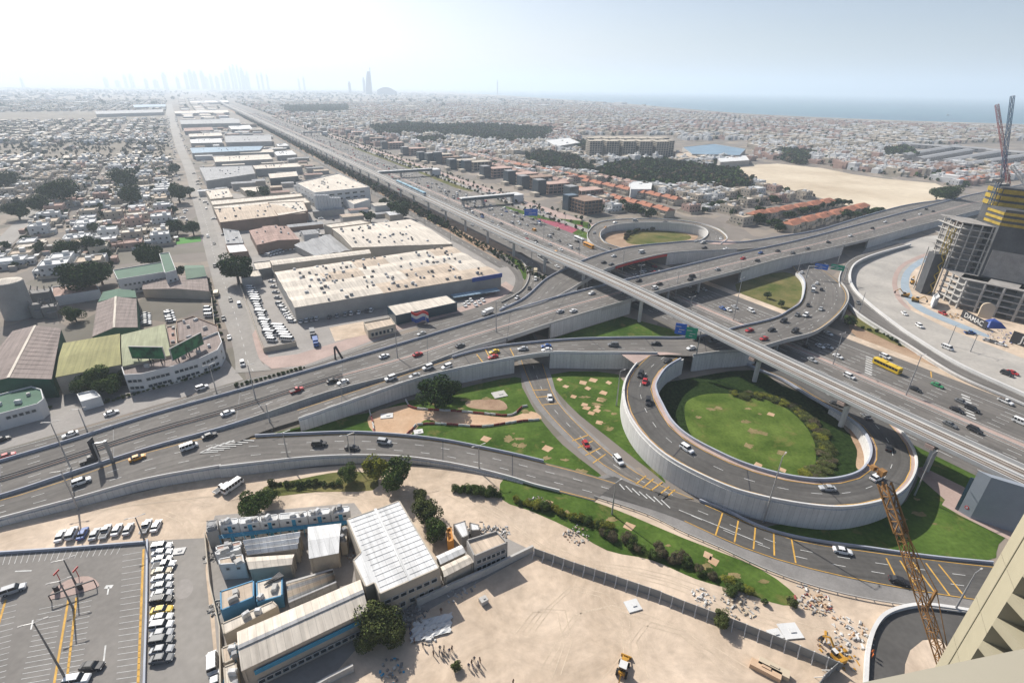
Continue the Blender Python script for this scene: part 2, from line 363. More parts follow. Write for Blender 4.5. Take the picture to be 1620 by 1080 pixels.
# dry patches on the lawns
rp = random.Random(3)
m_bare2 = mat('worn_lawn', (.2, .17, .06), .95, .3, .3, (.27, .2, .1))
for poly, n in (([(760, 680), (860, 690), (930, 750), (840, 725)], 12), ([(1090, 640), (1250, 650), (1280, 740), (1120, 710)], 12), ([(900, 600), (975, 600), (1040, 745), (960, 690)], 8), ([(1440, 770), (1560, 800), (1540, 870), (1400, 865)], 5), ([(850, 775), (1220, 915), (1200, 935), (840, 800)], 8), ([(620, 655), (820, 602), (850, 650), (700, 660)], 6)):
    k = 0
    while k < n:
        x = rp.uniform(min(p[0] for p in poly), max(p[0] for p in poly)); y = rp.uniform(min(p[1] for p in poly), max(p[1] for p in poly))
        if not inside(x, y, poly): continue
        c = G(x, y, Z2+.015+k*.0005); a0 = rp.uniform(0, 6); rr = rp.uniform(.5, 2.2); el = rp.uniform(.4, 1); k += 1
        q = [c+Vector((math.cos(a)*rr*rp.uniform(.45, 1.4), math.sin(a)*rr*el*rp.uniform(.45, 1.4), 0)) for a in [i*math.pi/7 for i in range(14)]]
        polygon('worn_patch', None, 0, m_bare2, wpts=q)

# paved grounds
def pav(n, p, z, m): 
    o = polygon(n, p, z, m); w = [G(x, y, z) for x, y in p]
    t = tessellate_polygon([w]); DRIVE.append(([tuple(q) for q in w], [tuple(k) for k in t])); return o
pav('industrial_yard', [(300, 300), (640, 330), (740, 378), (830, 440), (800, 478), (640, 522), (480, 585), (420, 580), (395, 520), (360, 430), (330, 360)], Z1, m_pave_g)
pav('forecourt', [(-60, 720), (-60, 640), (60, 600), (200, 610), (350, 560), (385, 600), (140, 672), (0, 712)], Z1, m_pave_g)
pav('corner_paving', [(392, 540), (405, 520), (425, 565), (470, 560), (620, 515), (660, 508), (745, 480), (800, 445), (815, 455), (790, 480), (640, 520), (480, 578), (430, 583), (408, 567)], Z2, m_pave)
pav('car_park', [(-60, 875), (0, 872), (232, 859), (228, 1090), (220, 1300), (-60, 1300)], Z2, mat('asphalt_worn', (.185, .172, .157), .9, .16, .05))
pav('alley', [(236, 855), (330, 850), (325, 900), (335, 1000), (345, 1100), (345, 1200), (230, 1200), (232, 1080)], Z2, m_asph_l)
pav('works_road', [(1378, 385), (1440, 378), (1480, 372), (1500, 374), (1505, 390), (1470, 400), (1435, 430), (1428, 460), (1440, 490), (1500, 520), (1640, 575), (1640, 640), (1513, 588), (1447, 550), (1390, 512), (1350, 470), (1343, 440), (1350, 415)], Z1, mat('dusty_asphalt', (.34, .32, .29), .95, .14, .04, (.42, .39, .35)))
pav('works_ground', [(1505, 390), (1700, 390), (1760, 560), (1640, 575), (1500, 520), (1440, 490), (1428, 460), (1435, 430), (1470, 400)], Z1, m_sand)
polygon('blue_cycle_track', [(1478, 398), (1484, 402), (1448, 425), (1438, 445), (1444, 468), (1460, 484), (1500, 503), (1560, 528), (1556, 532), (1494, 509), (1448, 488), (1428, 465), (1426, 440), (1440, 420)], Z2, mat('blue_surface', (.27, .325, .37), .9, .1, .2), smooth=3)
polygon('pink_path', [(1480, 395), (1484, 398), (1436, 418), (1420, 440), (1424, 468), (1440, 487), (1436, 489), (1417, 470), (1412, 440), (1430, 415)], Z2+.02, m_pave, smooth=3)
polygon('station_paving', [(1440, 742), (1460, 738), (1525, 770), (1560, 800), (1640, 830), (1640, 880), (1590, 850), (1520, 815), (1490, 798), (1495, 790)], Z2, m_pave)
pav('basement_ramp', [(1375, 1085), (1378, 1020), (1388, 992), (1410, 970), (1450, 961), (1500, 966), (1600, 985), (1640, 1010), (1640, 1200), (1375, 1200)], Z2+.04, m_asph_d)
polygon('island_sand', [(1430, 1090), (1432, 1050), (1440, 1028), (1460, 1012), (1490, 1010), (1520, 1060), (1520, 1120)], Z2+.1, m_sand)

# ------------------------------------------------------------------ roads at grade
def lanes(rb, fr, w=.16, dash=3, gap=6, solid=(), yellow=(), name='lane_markings', u=None, dz=.03):
    n = rb['n']
    mb = MB()
    for f in fr:
        p = at(rb, f); p = sub(p, *u, n) if u else p
        line_mb(mb, p, w, dash, gap, dz)
    for f in solid:
        p = at(rb, f); p = sub(p, *u, n) if u else p
        line_mb(mb, p, w, None, None, dz)
    if mb.f: mb.build('lane_markings', m_white, rb['o'])
    if yellow:
        mb = MB()
        for f in yellow:
            p = at(rb, f); p = sub(p, *u, n) if u else p
            line_mb(mb, p, .22, None, None, dz)
        mb.build('edge_line', m_yellow, rb['o'])
# main highway in its own frame: s along, a across
HD = Vector((-.5, .8660254, 0)); HN = Vector((.8660254, .5, 0))
def HW(s, a, z=0): return HD*s+HN*a+Vector((0, 0, z))
def hsa(x, y, z=0):
    w = G(x, y, z); return w.dot(HD), w.dot(HN)
A_NEAR, A_MED, A_FAR = 193.0, 229.5, 268.0
def strip(name, s0, s1, a0, a1, z, m, step=200, kind='structure', parent=None, drive=False):
    v = []; f = []; s = s0; i = 0
    while True:
        v += [tuple(HW(s, a0(s) if callable(a0) else a0, z)), tuple(HW(s, a1(s) if callable(a1) else a1, z))]
        if i: f.append((2*i-2, 2*i-1, 2*i+1, 2*i))
        if s >= s1: break
        s = min(s+step, s1); i += 1
    me = bpy.data.meshes.new(name); me.from_pydata(v, [], [q[::-1] for q in f]); me.materials.append(m)
    ul = me.uv_layers.new(name='UVMap').data; li = 0
    for q in f:
        for vi in q[::-1]: p_ = Vector(v[vi]); ul[li].uv = (p_.dot(HN), p_.dot(HD)); li += 1
    me.update()
    if drive: DRIVE.append((v, f))
    return add(name, me, parent, kind=kind)
# highway carriageways
hz = ZR
near_road = strip('highway_near_carriageway', -60, 6200, lambda s: 196 if s < 330 else 191, 226.5, hz, m_asph, drive=True)
far_road = strip('highway_far_carriageway', -60, 6200, 231.5, lambda s: 262 if s < 560 else 268, hz, m_asph, drive=True)
strip('highway_median', -60, 6200, 226.5, 231.5, hz+.1, m_pave)
strip('highway_shoulder', -60, 330, 262, 268, hz-.03, m_sand)
strip('highway_verge', 300, 3000, 171, 191, Z1+.02, m_earth)
for a in (227, 231):
    mbb = MB(); mbb.hexa([HW(-60, a-.2), HW(6200, a-.2), HW(6200, a+.2), HW(-60, a+.2)], [HW(-60, a-.12, .95), HW(6200, a-.12, .95), HW(6200, a+.12, .95), HW(-60, a+.12, .95)])
    tag(mbb.build('median_barrier', m_conc), 'low concrete barrier along the %s side of the highway median' % ('metro' if a < 230 else 'sea'), 'barrier')
def hlane(parent, s0, s1, offs, solid=()):
    mb = MB()
    for a in offs:
        s = s0
        while s < s1:
            mb.quad(HW(s, a-.11, hz+.03), HW(s, a+.11, hz+.03), HW(s+4, a+.11, hz+.03), HW(s+4, a-.11, hz+.03)); s += 11
    for a in solid:
        mb.quad(HW(s0, a-.12, hz+.03), HW(s0, a+.12, hz+.03), HW(s1, a+.12, hz+.03), HW(s1, a-.12, hz+.03))
    mb.build('lane_markings', m_white, parent)
hlane(near_road, -50, 1500, [200, 203.7, 207.4, 211.1, 214.8, 218.5, 222.2], (225.8,))
hlane(far_road, -50, 1500, [235.8, 239.5, 243.2, 246.9, 250.6], (232.2, 254.3))
# rumble ladder blocks on the far carriageway
mb = MB()
for s in (22, 60, 98):
    for a in range(8):
        aa = 234+a*2.3
        mb.quad(HW(s-4+a*1.2, aa, hz+.035), HW(s-4+a*1.2, aa+.9, hz+.035), HW(s-1+a*1.2, aa+.9, hz+.035), HW(s-1+a*1.2, aa, hz+.035))
mb.build('rumble_markings', m_white, far_road)
mb = MB()
for s in (18, 34, 80, 100): mb.quad(HW(s, 255, hz+.035), HW(s+.5, 255, hz+.035), HW(s+3.5, 261, hz+.035), HW(s+3, 261, hz+.035))
mb.build('yellow_bars', m_yellow, far_road)
# service road beside the industrial estate
q = strip('service_road', 300, 1500, 162.5, 170.5, ZR, m_asph, drive=True); hlane(q, 300, 900, [166.5])

# main street of the western district
street = ribbon('main_street', [(262, 165, 272, 165, ZR), (263, 182, 277, 182, ZR), (270, 205, 284, 205, ZR), (279, 235, 293, 235, ZR), (291, 265, 307, 265, ZR), (303, 310, 322, 310, ZR), (316, 360, 340, 360, ZR), (325, 400, 350, 400, ZR), (333, 430, 363, 430, ZR), (349, 490, 390, 490, ZR), (366, 540, 401, 537, ZR), (372, 572, 412, 570, ZR), (372, 590, 430, 585, ZR)], m_asph_l)
lanes(street, [.5], u=(4, 12))
for nm, c in (('side_street', [(60, 312, 68, 312), (50, 330, 62, 330), (20, 355, 48, 355), (-20, 395, 20, 385)]), ('side_street', [(203, 318, 213, 318), (193, 345, 210, 345), (186, 370, 204, 370), (176, 396, 196, 396)]), ('side_street', [(40, 330, 48, 324), (64, 322, 64, 316)])):
    if len(c) > 2: ribbon(nm, [(*k, ZR) for k in c], m_asph_l)

# service road north of the crossroad (P) and ramp from the highway (F)
P_ = ribbon('frontage_road', [(-60, 728, -60, 748, ZR), (0, 713, 0, 735, ZR), (140, 675, 141, 696, ZR), (240, 646, 240, 668, ZR), (390, 600, 391, 622, ZR), (480, 580, 482, 600, ZR), (640, 528, 642, 546, ZR), (740, 499, 742, 516, ZR), (793, 479, 800, 490, ZR), (823, 462, 842, 462, ZR), (834, 447, 854, 446, ZR), (836, 432, 857, 431, ZR), (824, 412, 850, 416, ZR), (800, 397, 824, 399, ZR)], m_asph)
lanes(P_, [.33, .66], u=(0, 12), solid=[.06])
ribbon('frontage_lane', [(660, 512, 662, 522, ZR+.03), (747, 488, 750, 497, ZR+.03), (800, 467, 812, 474, ZR+.03), (814, 450, 826, 452, ZR+.03), (812, 432, 824, 430, ZR+.03), (787, 408, 802, 406, ZR+.03), (765, 396, 778, 394, ZR+.03)], m_asph)
sweep('kerb_barrier', sub(P_['L'], 8, 12, 6), [(-.2, 0), (-.2, .9), (.2, .9), (.2, 0)], m_conc, label='pale concrete kerb round the curved slip road off the highway', cat='barrier')
# green left of F between F and hedge
polygon('grass_verge', [(797, 402), (824, 414), (833, 432), (830, 443), (822, 432), (800, 412)], Z2, m_grass, smooth=3)

# underpass road E
E_ = ribbon('underpass_road', [(790, 510, 830, 500, ZR), (806, 535, 848, 532, ZR), (817, 565, 860, 560, ZR), (826, 597, 873, 597, ZR), (846, 640, 888, 638, ZR), (893, 692, 940, 689, ZR), (938, 732, 993, 733, ZR), (972, 758, 1048, 767, ZR), (1020, 787, 1096, 787, ZR)], m_conc_d)
E2 = ribbon('underpass_carriageway', [(794, 508, 826, 501, ZR+.03), (812, 535, 844, 532, ZR+.03), (822, 565, 855, 561, ZR+.03), (834, 597, 866, 597, ZR+.03), (856, 640, 884, 638, ZR+.03), (904, 692, 933, 689, ZR+.03), (950, 732, 984, 732, ZR+.03), (992, 757, 1040, 765, ZR+.03), (1060, 789, 1098, 789, ZR+.03)], m_asph)
lanes(E2, [.5], yellow=(.03, .97), u=(2, 8))
# road D: from the gore to the lower right
D_ = ribbon('lower_road_shoulder', [(960, 750, 885, 772, ZR), (1000, 768, 940, 786, ZR), (1060, 785, 1020, 812, ZR), (1110, 796, 1080, 840, ZR), (1160, 817, 1140, 866, ZR), (1253, 851, 1210, 899, ZR), (1363, 868, 1290, 927, ZR), (1470, 882, 1380, 948, ZR), (1567, 893, 1480, 962, ZR), (1700, 905, 1640, 985, ZR)], m_conc_d)
D2 = ribbon('lower_road', [(972, 753, 905, 769, ZR+.06), (1010, 769, 950, 782, ZR+.06), (1066, 785, 1024, 803, ZR+.06), (1116, 798, 1082, 824, ZR+.06), (1166, 819, 1160, 860, ZR+.06), (1255, 853, 1240, 888, ZR+.06), (1363, 870, 1330, 911, ZR+.06), (1470, 884, 1420, 929, ZR+.06), (1567, 895, 1510, 944, ZR+.06), (1700, 907, 1660, 965, ZR+.06)], m_asph_d)
lanes(D2, [.36, .66], yellow=(.02, .98), u=(3, 9))
def bars(par, segs, z, w=.4, m=None, nm='yellow_bars'):
    mb = MB()
    for x1, y1, x2, y2 in segs:
        a, b = G(x1, y1, z), G(x2, y2, z); d = (b-a).normalized(); n = Vector((-d.y, d.x, 0))*w/2
        mb.quad(a-n, b-n, b+n, a+n)
    mb.build(nm, m or m_yellow, par)
bars(D2['o'], [(1143, 811, 1132, 846), (1168, 823, 1162, 857), (1195, 834, 1192, 868), (1224, 842, 1225, 878), (1252, 851, 1259, 890), (1402, 882, 1416, 910), (1424, 886, 1448, 925), (1443, 888, 1480, 938), (1465, 890, 1503, 942), (1485, 892, 1527, 944)], ZR+.1)
bars(E2['o'], [(842, 617, 867, 616), (848, 628, 874, 626), (858, 640, 882, 638), (905, 697, 930, 688), (914, 708, 938, 697), (926, 720, 950, 708), (938, 732, 958, 718), (1006, 765, 1022, 752), (1017, 771, 1034, 757), (1029, 776, 1048, 762), (1041, 783, 1059, 769), (1049, 790, 1068, 774)], ZR+.06)
bars(D2['o'], [(980, 765, 988, 774), (990, 768, 1000, 778), (1000, 772, 1012, 783), (1011, 777, 1024, 788), (1022, 781, 1036, 793), (1034, 785, 1048, 798), (1046, 790, 1060, 803)], ZR+.1, .3, m_white, 'chevron_markings')
bars(D2['o'], [(1074, 806, 1207, 860)], ZR+.1, .2, m_white, 'gore_line')

# ------------------------------------------------------------------ elevated roads
CR = [(-80, 757, -80, 800, 1.6), (0, 731, 0, 786, 1.8), (120, 695, 120, 747, 2.4), (240, 657, 240, 709, 3.0), (380, 618, 372, 672, 3.7), (520, 578, 520, 622, 4.8), (640, 543, 640, 590, 5.7), (740, 513, 740, 553, 6.5), (820, 489, 813, 532, 7.2), (895, 467, 870, 513, 7.7), (975, 447, 987, 478, 8.1), (1030, 434, 1041, 462, 8.3), (1096, 418, 1098, 447, 8.4), (1160, 403, 1160, 431, 8.4), (1240, 386, 1240, 409, 8.4), (1297, 372, 1310, 394, 8.2), (1380, 350, 1385, 376, 7.4), (1440, 334, 1440, 361, 6.4), (1493, 320, 1493, 348, 5.2), (1540, 308, 1545, 334, 4), (1640, 288, 1650, 312, 1)]
cross = ribbon('crossroad_deck', CR, m_asph)
RA = [(-80, 806, -80, 845, 1.6), (0, 790, 0, 822, 1.8), (120, 752, 120, 790, 2.4), (233, 713, 233, 759, 3), (347, 684, 350, 738, 3.4)]
rampC = ribbon('ramp_road', RA, m_asph)
rampA = ribbon('upper_ramp_deck', [(338, 687, 345, 712, 3.38), (400, 669, 420, 681, 3.9), (470, 648, 480, 662, 4.5), (540, 625, 540, 641, 5.1), (653, 588, 657, 601, 5.9), (733, 561, 745, 580, 6.4), (790, 549, 813, 567, 6.8), (840, 543, 870, 559, 7), (900, 538, 930, 559, 7.2), (953, 536, 980, 559, 7.3), (1020, 535, 1040, 560, 7.3), (1080, 535, 1090, 563, 7.3), (1130, 529, 1135, 558, 7.3), (1165, 519, 1190, 553, 7.3), (1223, 505, 1245, 538, 7.2), (1250, 491, 1293, 524, 6.6), (1267, 478, 1330, 494, 5.4), (1273, 455, 1342, 470, 3.8), (1270, 441, 1330, 448, 2.4), (1255, 425, 1300, 425, 1.3), (1247, 405, 1277, 412, .5), (1240, 385, 1262, 388, .3)], m_asph, n=8)
rampD = ribbon('lower_ramp_deck', [(338, 700, 338, 741, 3.40), (390, 692, 400, 734, 3.3), (487, 687, 487, 725, 2.8), (560, 685, 560, 722, 2.2), (640, 690, 637, 724, 1.6), (700, 697, 700, 732, 1.2), (753, 707, 760, 744, .8), (810, 719, 810, 757, .5), (860, 731, 845, 768, .3), (915, 745, 885, 778, .22), (975, 763, 940, 792, .2)], m_asph)
# loop: L outer, R inner
LP = [(1022, 562, 1080, 567, 7.3), (1003, 581, 1054, 583, 7.3), (990, 603, 1038, 607, 7.3), (987, 627, 1039, 622, 7.3), (995, 657, 1047, 640, 7.3), (1018, 691, 1063, 668, 7.3), (1060, 727, 1090, 692, 7.3), (1130, 763, 1134, 716, 7.3), (1187, 783, 1180, 736, 7.3), (1267, 799, 1240, 753, 7.3), (1337, 804, 1295, 760, 7.1), (1400, 792, 1335, 756, 6.6), (1434, 770, 1362, 745, 6), (1449, 735, 1376, 725, 5.2), (1438, 701, 1376, 703, 4.4), (1409, 667, 1363, 680, 3.4), (1378, 643, 1340, 662, 2.4), (1347, 625, 1285, 631, 1.2), (1300, 600, 1240, 603, .5), (1250, 575, 1205, 588, .25), (1200, 552, 1160, 566, .2), (1130, 522, 1105, 535, .2)]
loop = ribbon('loop_ramp_deck', LP, m_asph_d, n=8)
# curved road on the right
CV = [(1420, 384, 1440, 388, .8), (1375, 398, 1400, 399, 1.4), (1346, 410, 1370, 409, 1.8), (1333, 425, 1350, 421, 2), (1327, 445, 1344, 440, 2), (1334, 470, 1352, 460, 2), (1357, 496, 1378, 485, 2), (1400, 524, 1422, 519, 1.8), (1433, 544, 1447, 536, 1.5), (1513, 594, 1516, 578, 1), (1620, 641, 1622, 627, .6), (1760, 705, 1760, 690, .4)]
curve = ribbon('curved_flyover_road', CV, m_asph, n=8)
# ring and the road crossing from it
RG = [(985, 404, 1010, 402, .4), (959, 397, 977, 392, .8), (936, 386, 958, 385, 1.6), (929, 372, 950, 376, 3), (940, 357, 952, 366, 4), (960, 350, 968, 358, 5), (1000, 347, 998, 354, 6), (1059, 348, 1044, 353, 6.6), (1104, 354, 1081, 355, 7), (1132, 362, 1111, 361, 7.2), (1146, 371, 1120, 370, 7.3), (1150, 379, 1112, 379, 7.4), (1140, 387, 1098, 384, 7.5)]
ring = ribbon('ring_ramp_deck', RG, m_asph, n=8)
NR = [(1520, 314, 1520, 318, 4.6), (1440, 324, 1440, 332, 6), (1370, 342, 1372, 352, 7.2), (1297, 364, 1300, 372, 7.8), (1240, 374, 1242, 386, 7.9), (1169, 384, 1219, 390, 7.8), (1104, 382, 1148, 396, 7.7), (1060, 385, 1100, 398, 7.7), (1000, 391, 1055, 402, 7.8), (960, 400, 1000, 414, 7.8), (925, 412, 959, 427, 7.8), (894, 426, 930, 442, 7.6), (863, 443, 900, 460, 7.3), (830, 472, 860, 480, 7), (790, 492, 800, 496, 6.7)]
north = ribbon('north_flyover_deck', NR, m_asph, n=8)
polygon('pink_island', [(1120, 386), (1148, 378), (1170, 384), (1150, 387)], 7.9, m_pave)
polygon('pink_island', [(978, 557), (1010, 556), (1055, 557), (1080, 560), (1030, 562), (1005, 576)], 7.36, m_pave)
polygon('pink_island', [(745, 543), (800, 524), (815, 533), (812, 538), (748, 554)], 5.6, m_pave)

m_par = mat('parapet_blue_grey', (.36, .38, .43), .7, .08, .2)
PIECE = []
def parapet(nm, pts, label, m=None, h=1.0, th=.35, cat='parapet'):
    return sweep(nm, pts, [(-th/2, 0), (-th/2, h), (th/2, h), (th/2, 0)], m or m_conc, label=label, cat=cat)
def rwall(pts, label, m=None, off=0, th=.5, zb=0.0, over=1.0):
    return sweep('retaining_wall', pts, [(off-th/2, None), (off-th/2, over), (off+th/2, over), (off+th/2, None)], m or m_wallc, zb=zb, label=label, cat='wall')
def bridge(rb, u0, u1, depth=1.3, m=None, label=None):
    """soffit, fascia of a bridge span under a deck"""
    n = rb['n']; L = sub(rb['L'], u0, u1, n); Rr = sub(rb['R'], u0, u1, n); mb = MB(); mb2 = MB()
    for i in range(len(L)-1):
        a, b, c, d = L[i], L[i+1], Rr[i+1], Rr[i]; dz = Vector((0, 0, -depth)); e = Vector((0, 0, -.06))
        mb.quad(a+dz, b+dz, c+dz, d+dz); mb.quad(a+e, b+e, b+dz, a+dz); mb.quad(d+e, c+e, c+dz, d+dz); mb.quad(a+e, b+e, c+e, d+e)
    mb.build('girder', m or m_conc, rb['o'])
def abut(rb, u, zb=0, m=None):
    n = rb['n']; i = min(int(round(u*n)), len(rb['L'])-1); a, b = rb['L'][i], rb['R'][i]
    d = (b-a).normalized(); t = Vector((-d.y, d.x, 0))*.3; mb = MB()
    top = Vector((0, 0, -.08))
    mb.hexa([Vector((a.x, a.y, zb))-t, Vector((b.x, b.y, zb))-t, Vector((b.x, b.y, zb))+t, Vector((a.x, a.y, zb))+t], [a+top-t, b+top-t, b+top+t, a+top+t])
    mb.build('abutment', m or m_conc_d, rb['o'])
def piers(rb, us, fr, r=.8, depth=1.3):
    n = rb['n']
    for u in us:
        for f in fr:
            p = sample(at(rb, f), arclen(at(rb, f))[min(int(round(u*n)), len(rb['L'])-1)])[0]
            mb = MB(); mb.cyl((p.x, p.y, 0), r, p.z-depth-.6, 10); mb.cyl((p.x, p.y, p.z-depth-.6), r, .6, 10, r2=r*1.8); mb.build('bridge_pier', m_conc, rb['o'])
n6, n8 = 6, 8
# crossroad: walls where it is on embankment, bridge between u=10.1 and 12.9 (highway)
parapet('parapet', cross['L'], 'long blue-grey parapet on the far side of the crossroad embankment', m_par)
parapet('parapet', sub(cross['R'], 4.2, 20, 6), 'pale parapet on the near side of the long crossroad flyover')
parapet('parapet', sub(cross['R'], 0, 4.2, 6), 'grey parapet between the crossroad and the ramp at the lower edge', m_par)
rwall(sub(cross['L'], 0, 9.6, 6), 'grey retaining wall under the crossroad facing the industrial estate', off=-.4, over=-.05)
rwall(sub(cross['L'], 13.3, 20, 6), 'retaining wall under the far side of the crossroad beyond the highway', off=-.4, over=-.05)
rwall(sub(cross['R'], 0, 7.9, 6), 'low retaining wall between the crossroad and its slip ramp', off=.4, over=-.05)
rwall(sub(cross['R'], 9.0, 10.1, 6), 'white panelled retaining wall beside the underpass below the crossroad', off=.4, over=-.05)
rwall(sub(cross['R'], 13.1, 15.3, 6), 'tall pale retaining wall beyond the highway with a dark opening at its end', off=.4, over=-.05)
rwall(sub(cross['R'], 15.9, 20, 6), 'long shaded retaining wall of the crossroad behind the curved road', off=.4, over=-.05)
bridge(cross, 7.9, 9.0); bridge(cross, 9.6, 13.3); bridge(cross, 15.2, 16)
for u in (7.9, 9.0, 10.1, 13.1, 15.3, 15.9): abut(cross, u)
piers(cross, (11.35, 12.1), (.12, .5, .88))
med = at(cross, .52); 
mbm = MB(); line_mb(mbm, sub(med, 0, 20, 6), 1.1, dz=.12); mbm.build('median_strip', m_pave, cross['o'])
sweep('median_rail', sub(at(cross, .49), 0, 5.2, 6), [(-.1, .35), (-.1, .8), (.1, .8), (.1, .35)], m_conc_d, label='brown steel guard rail on the median of the crossroad, city side', cat='guard rail')
sweep('median_rail', sub(at(cross, .55), 0, 5.2, 6), [(-.1, .35), (-.1, .8), (.1, .8), (.1, .35)], m_conc_d, label='second brown steel guard rail on the crossroad median, camp side', cat='guard rail')
lanes(cross, [.17, .32, .7, .85], solid=[.04, .46, .58, .96])
# ramp C, A
parapet('parapet', sub(rampC['R'], 0, 4, 6)+sub(rampD['R'], 0, 9, 6)[1:], 'white parapet along the outer edge of the bottom ramp', m_conc_w, h=.9)
rwall(sub(rampC['R'], 0, 4, 6)+sub(rampD['R'], 0, 7.5, 6)[1:], 'shaded grey retaining wall of the bottom ramp above the sandy strip', off=-.4, over=-.05)
lanes(rampC, [.33, .66], yellow=(.06, .95))
lanes(rampD, [.35, .68], yellow=(.05, .95), u=(1, 10))
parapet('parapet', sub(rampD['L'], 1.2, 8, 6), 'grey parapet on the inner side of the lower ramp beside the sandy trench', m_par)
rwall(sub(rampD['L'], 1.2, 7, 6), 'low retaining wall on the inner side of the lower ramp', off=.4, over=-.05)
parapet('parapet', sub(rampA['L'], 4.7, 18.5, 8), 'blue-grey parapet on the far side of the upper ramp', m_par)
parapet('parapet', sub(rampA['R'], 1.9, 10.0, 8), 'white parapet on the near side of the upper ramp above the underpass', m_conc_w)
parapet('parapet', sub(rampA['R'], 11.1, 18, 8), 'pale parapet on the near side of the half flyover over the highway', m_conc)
rwall(sub(rampA['R'], 1.9, 6.0, 8), 'panelled retaining wall of the upper ramp left of the underpass', off=-.4, over=-.05)
rwall(sub(rampA['R'], 7.0, 10.0, 8), 'panelled retaining wall between the underpass and the big loop', off=-.4, over=-.05)
rwall(sub(rampA['L'], 4.7, 6.1, 8), 'back wall of the upper ramp left of the underpass', off=.4, over=-.05)
rwall(sub(rampA['L'], 7.0, 13, 8), 'back wall of the upper ramp facing the crossroad lawn', off=.4, over=-.05)
rwall(sub(rampA['R'], 11.1, 13.1, 8), 'pale retaining wall behind the lawn inside the big loop', off=-.4, over=-.05)
rwall(sub(rampA['L'], 16, 18.6, 8), 'pale wall round the lawn inside the half flyover', off=.4, over=-.05)
rwall(sub(rampA['R'], 16.1, 18, 8), 'pale wall under the outer end of the half flyover', off=-.4, over=-.05)
bridge(rampA, 6.0, 7.05); bridge(rampA, 13.0, 16.1)
for u in (6.0, 7.05, 13.0, 16.1): abut(rampA, u)
piers(rampA, (13.9, 15.1), (.25, .75))
lanes(rampA, [.35, .68], yellow=(.05, .95), u=(2, 10)); lanes(rampA, [.25, .5, .75], yellow=(.05, .95), u=(12, 20))
bars(rampA['o'], [(754, 560, 764, 573), (768, 553, 776, 568), (807, 551, 813, 563), (899, 543, 903, 555), (912, 542, 915, 554), (925, 541, 928, 553), (937, 541, 939, 553), (948, 541, 950, 552), (998, 541, 1002, 553), (1007, 541, 1012, 552), (1016, 541, 1021, 552), (1026, 541, 1031, 552)], 7.12)
bars(rampC['o'], [(316+i*10, 716-i*3.5, 336+i*9.5, 706-i*3.0) for i in range(7)], 3.56, .32, m_white, 'chevron_markings')
bars(rampC['o'], [(316+i*10, 716-i*3.5, 345+i*9.5, 714-i*2.9) for i in range(7)], 3.56, .32, m_white, 'chevron_markings')
# loop
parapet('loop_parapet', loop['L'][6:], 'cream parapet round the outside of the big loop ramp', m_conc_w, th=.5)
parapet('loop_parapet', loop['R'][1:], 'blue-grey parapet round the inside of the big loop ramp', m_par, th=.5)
rwall(sub(loop['L'], .8, 16.5, 8), 'tall curved panelled wall round the outside of the big loop', off=-.4, over=-.05)
rwall(sub(loop['R'], 0, 16.5, 8), 'curved panelled wall round the lawn inside the big loop', off=.4, over=-.05)
mb = MB(); line_mb(mb, sub(at(loop, .045), 1, 16, 8), 1.3, dz=.05); line_mb(mb, sub(at(loop, .93), 1, 16, 8), 1.6, dz=.05); mb.build('paved_margin', m_pave, loop['o'])
lanes(loop, [.5], yellow=(.1, .85), dz=.07)
# curved road
parapet('curved_parapet', curve['R'], 'thick white parapet of the curved road beside the works area', m_conc_w, h=1.3, th=1.0)
parapet('curved_parapet', sub(curve['L'], 3, 11, 8), 'white parapet on the highway side of the curved road', m_conc_w, h=.8, th=.5)
rwall(curve['R'], 'low wall of the curved road facing the tower site', off=-.4, over=-.05); rwall(curve['L'], 'low wall of the curved road facing the highway', off=.4, over=-.05)
lanes(curve, [], solid=[.12, .88])
# ring
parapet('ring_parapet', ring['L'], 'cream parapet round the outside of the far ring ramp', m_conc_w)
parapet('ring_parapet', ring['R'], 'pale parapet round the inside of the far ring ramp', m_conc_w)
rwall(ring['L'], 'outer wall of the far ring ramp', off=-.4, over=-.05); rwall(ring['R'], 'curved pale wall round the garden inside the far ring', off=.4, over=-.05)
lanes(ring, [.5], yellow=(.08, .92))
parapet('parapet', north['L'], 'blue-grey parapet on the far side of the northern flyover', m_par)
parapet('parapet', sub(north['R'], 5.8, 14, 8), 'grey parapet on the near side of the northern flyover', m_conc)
rwall(sub(north['L'], 0, 9.0, 8), 'retaining wall under the far side of the northern flyover', off=-.4, over=-.05)
rwall(sub(north['R'], 5.8, 8.05, 8), 'tall pale retaining wall with panels below the northern flyover', off=.4, over=-.05)
rwall(sub(north['R'], 11.6, 14, 8), 'wall at the landing of the northern flyover', off=.4, over=-.05)
bridge(north, 8.0, 11.7, m=m_conc)
for u in (8.05, 11.6): abut(north, u)
piers(north, (9.6, 10.7), (.2, .8), .7)
sweep('red_fascia', sub(north['R'], 8.05, 9.6, 8), [(.4, -1.3), (.4, .3), (.55, .3), (.55, -1.3)], m_red, parent=north['o'])
lanes(north, [.5], solid=[.05, .95])

for rb_, us in ((cross, [1, 2.5, 4, 5.2, 6.4, 7.9, 9, 10.1, 11.35, 12.1, 13.1, 14.2, 15.2, 16]), (rampA, [3, 5, 6, 7.05, 8.6, 10, 11.6, 13, 13.9, 15.1, 16.1]), (loop, [2, 4, 6, 8, 10, 12, 14]), (north, [7, 8.05, 9.6, 10.7, 11.6]), (rampD, [3, 5, 7])):
    mb = MB(); n_ = rb_['n']
    for u in us:
        i = min(int(round(u*n_)), len(rb_['L'])-2); a, b, c = rb_['L'][i], rb_['R'][i], rb_['L'][i+1]; t_ = (c-a).normalized()*.14; k = Vector((0, 0, .045)); mb.quad(a+k, a+t_*2+k, b+t_*2+k, b+k)
    mb.build('expansion_joint', m_dark, rb_['o'])
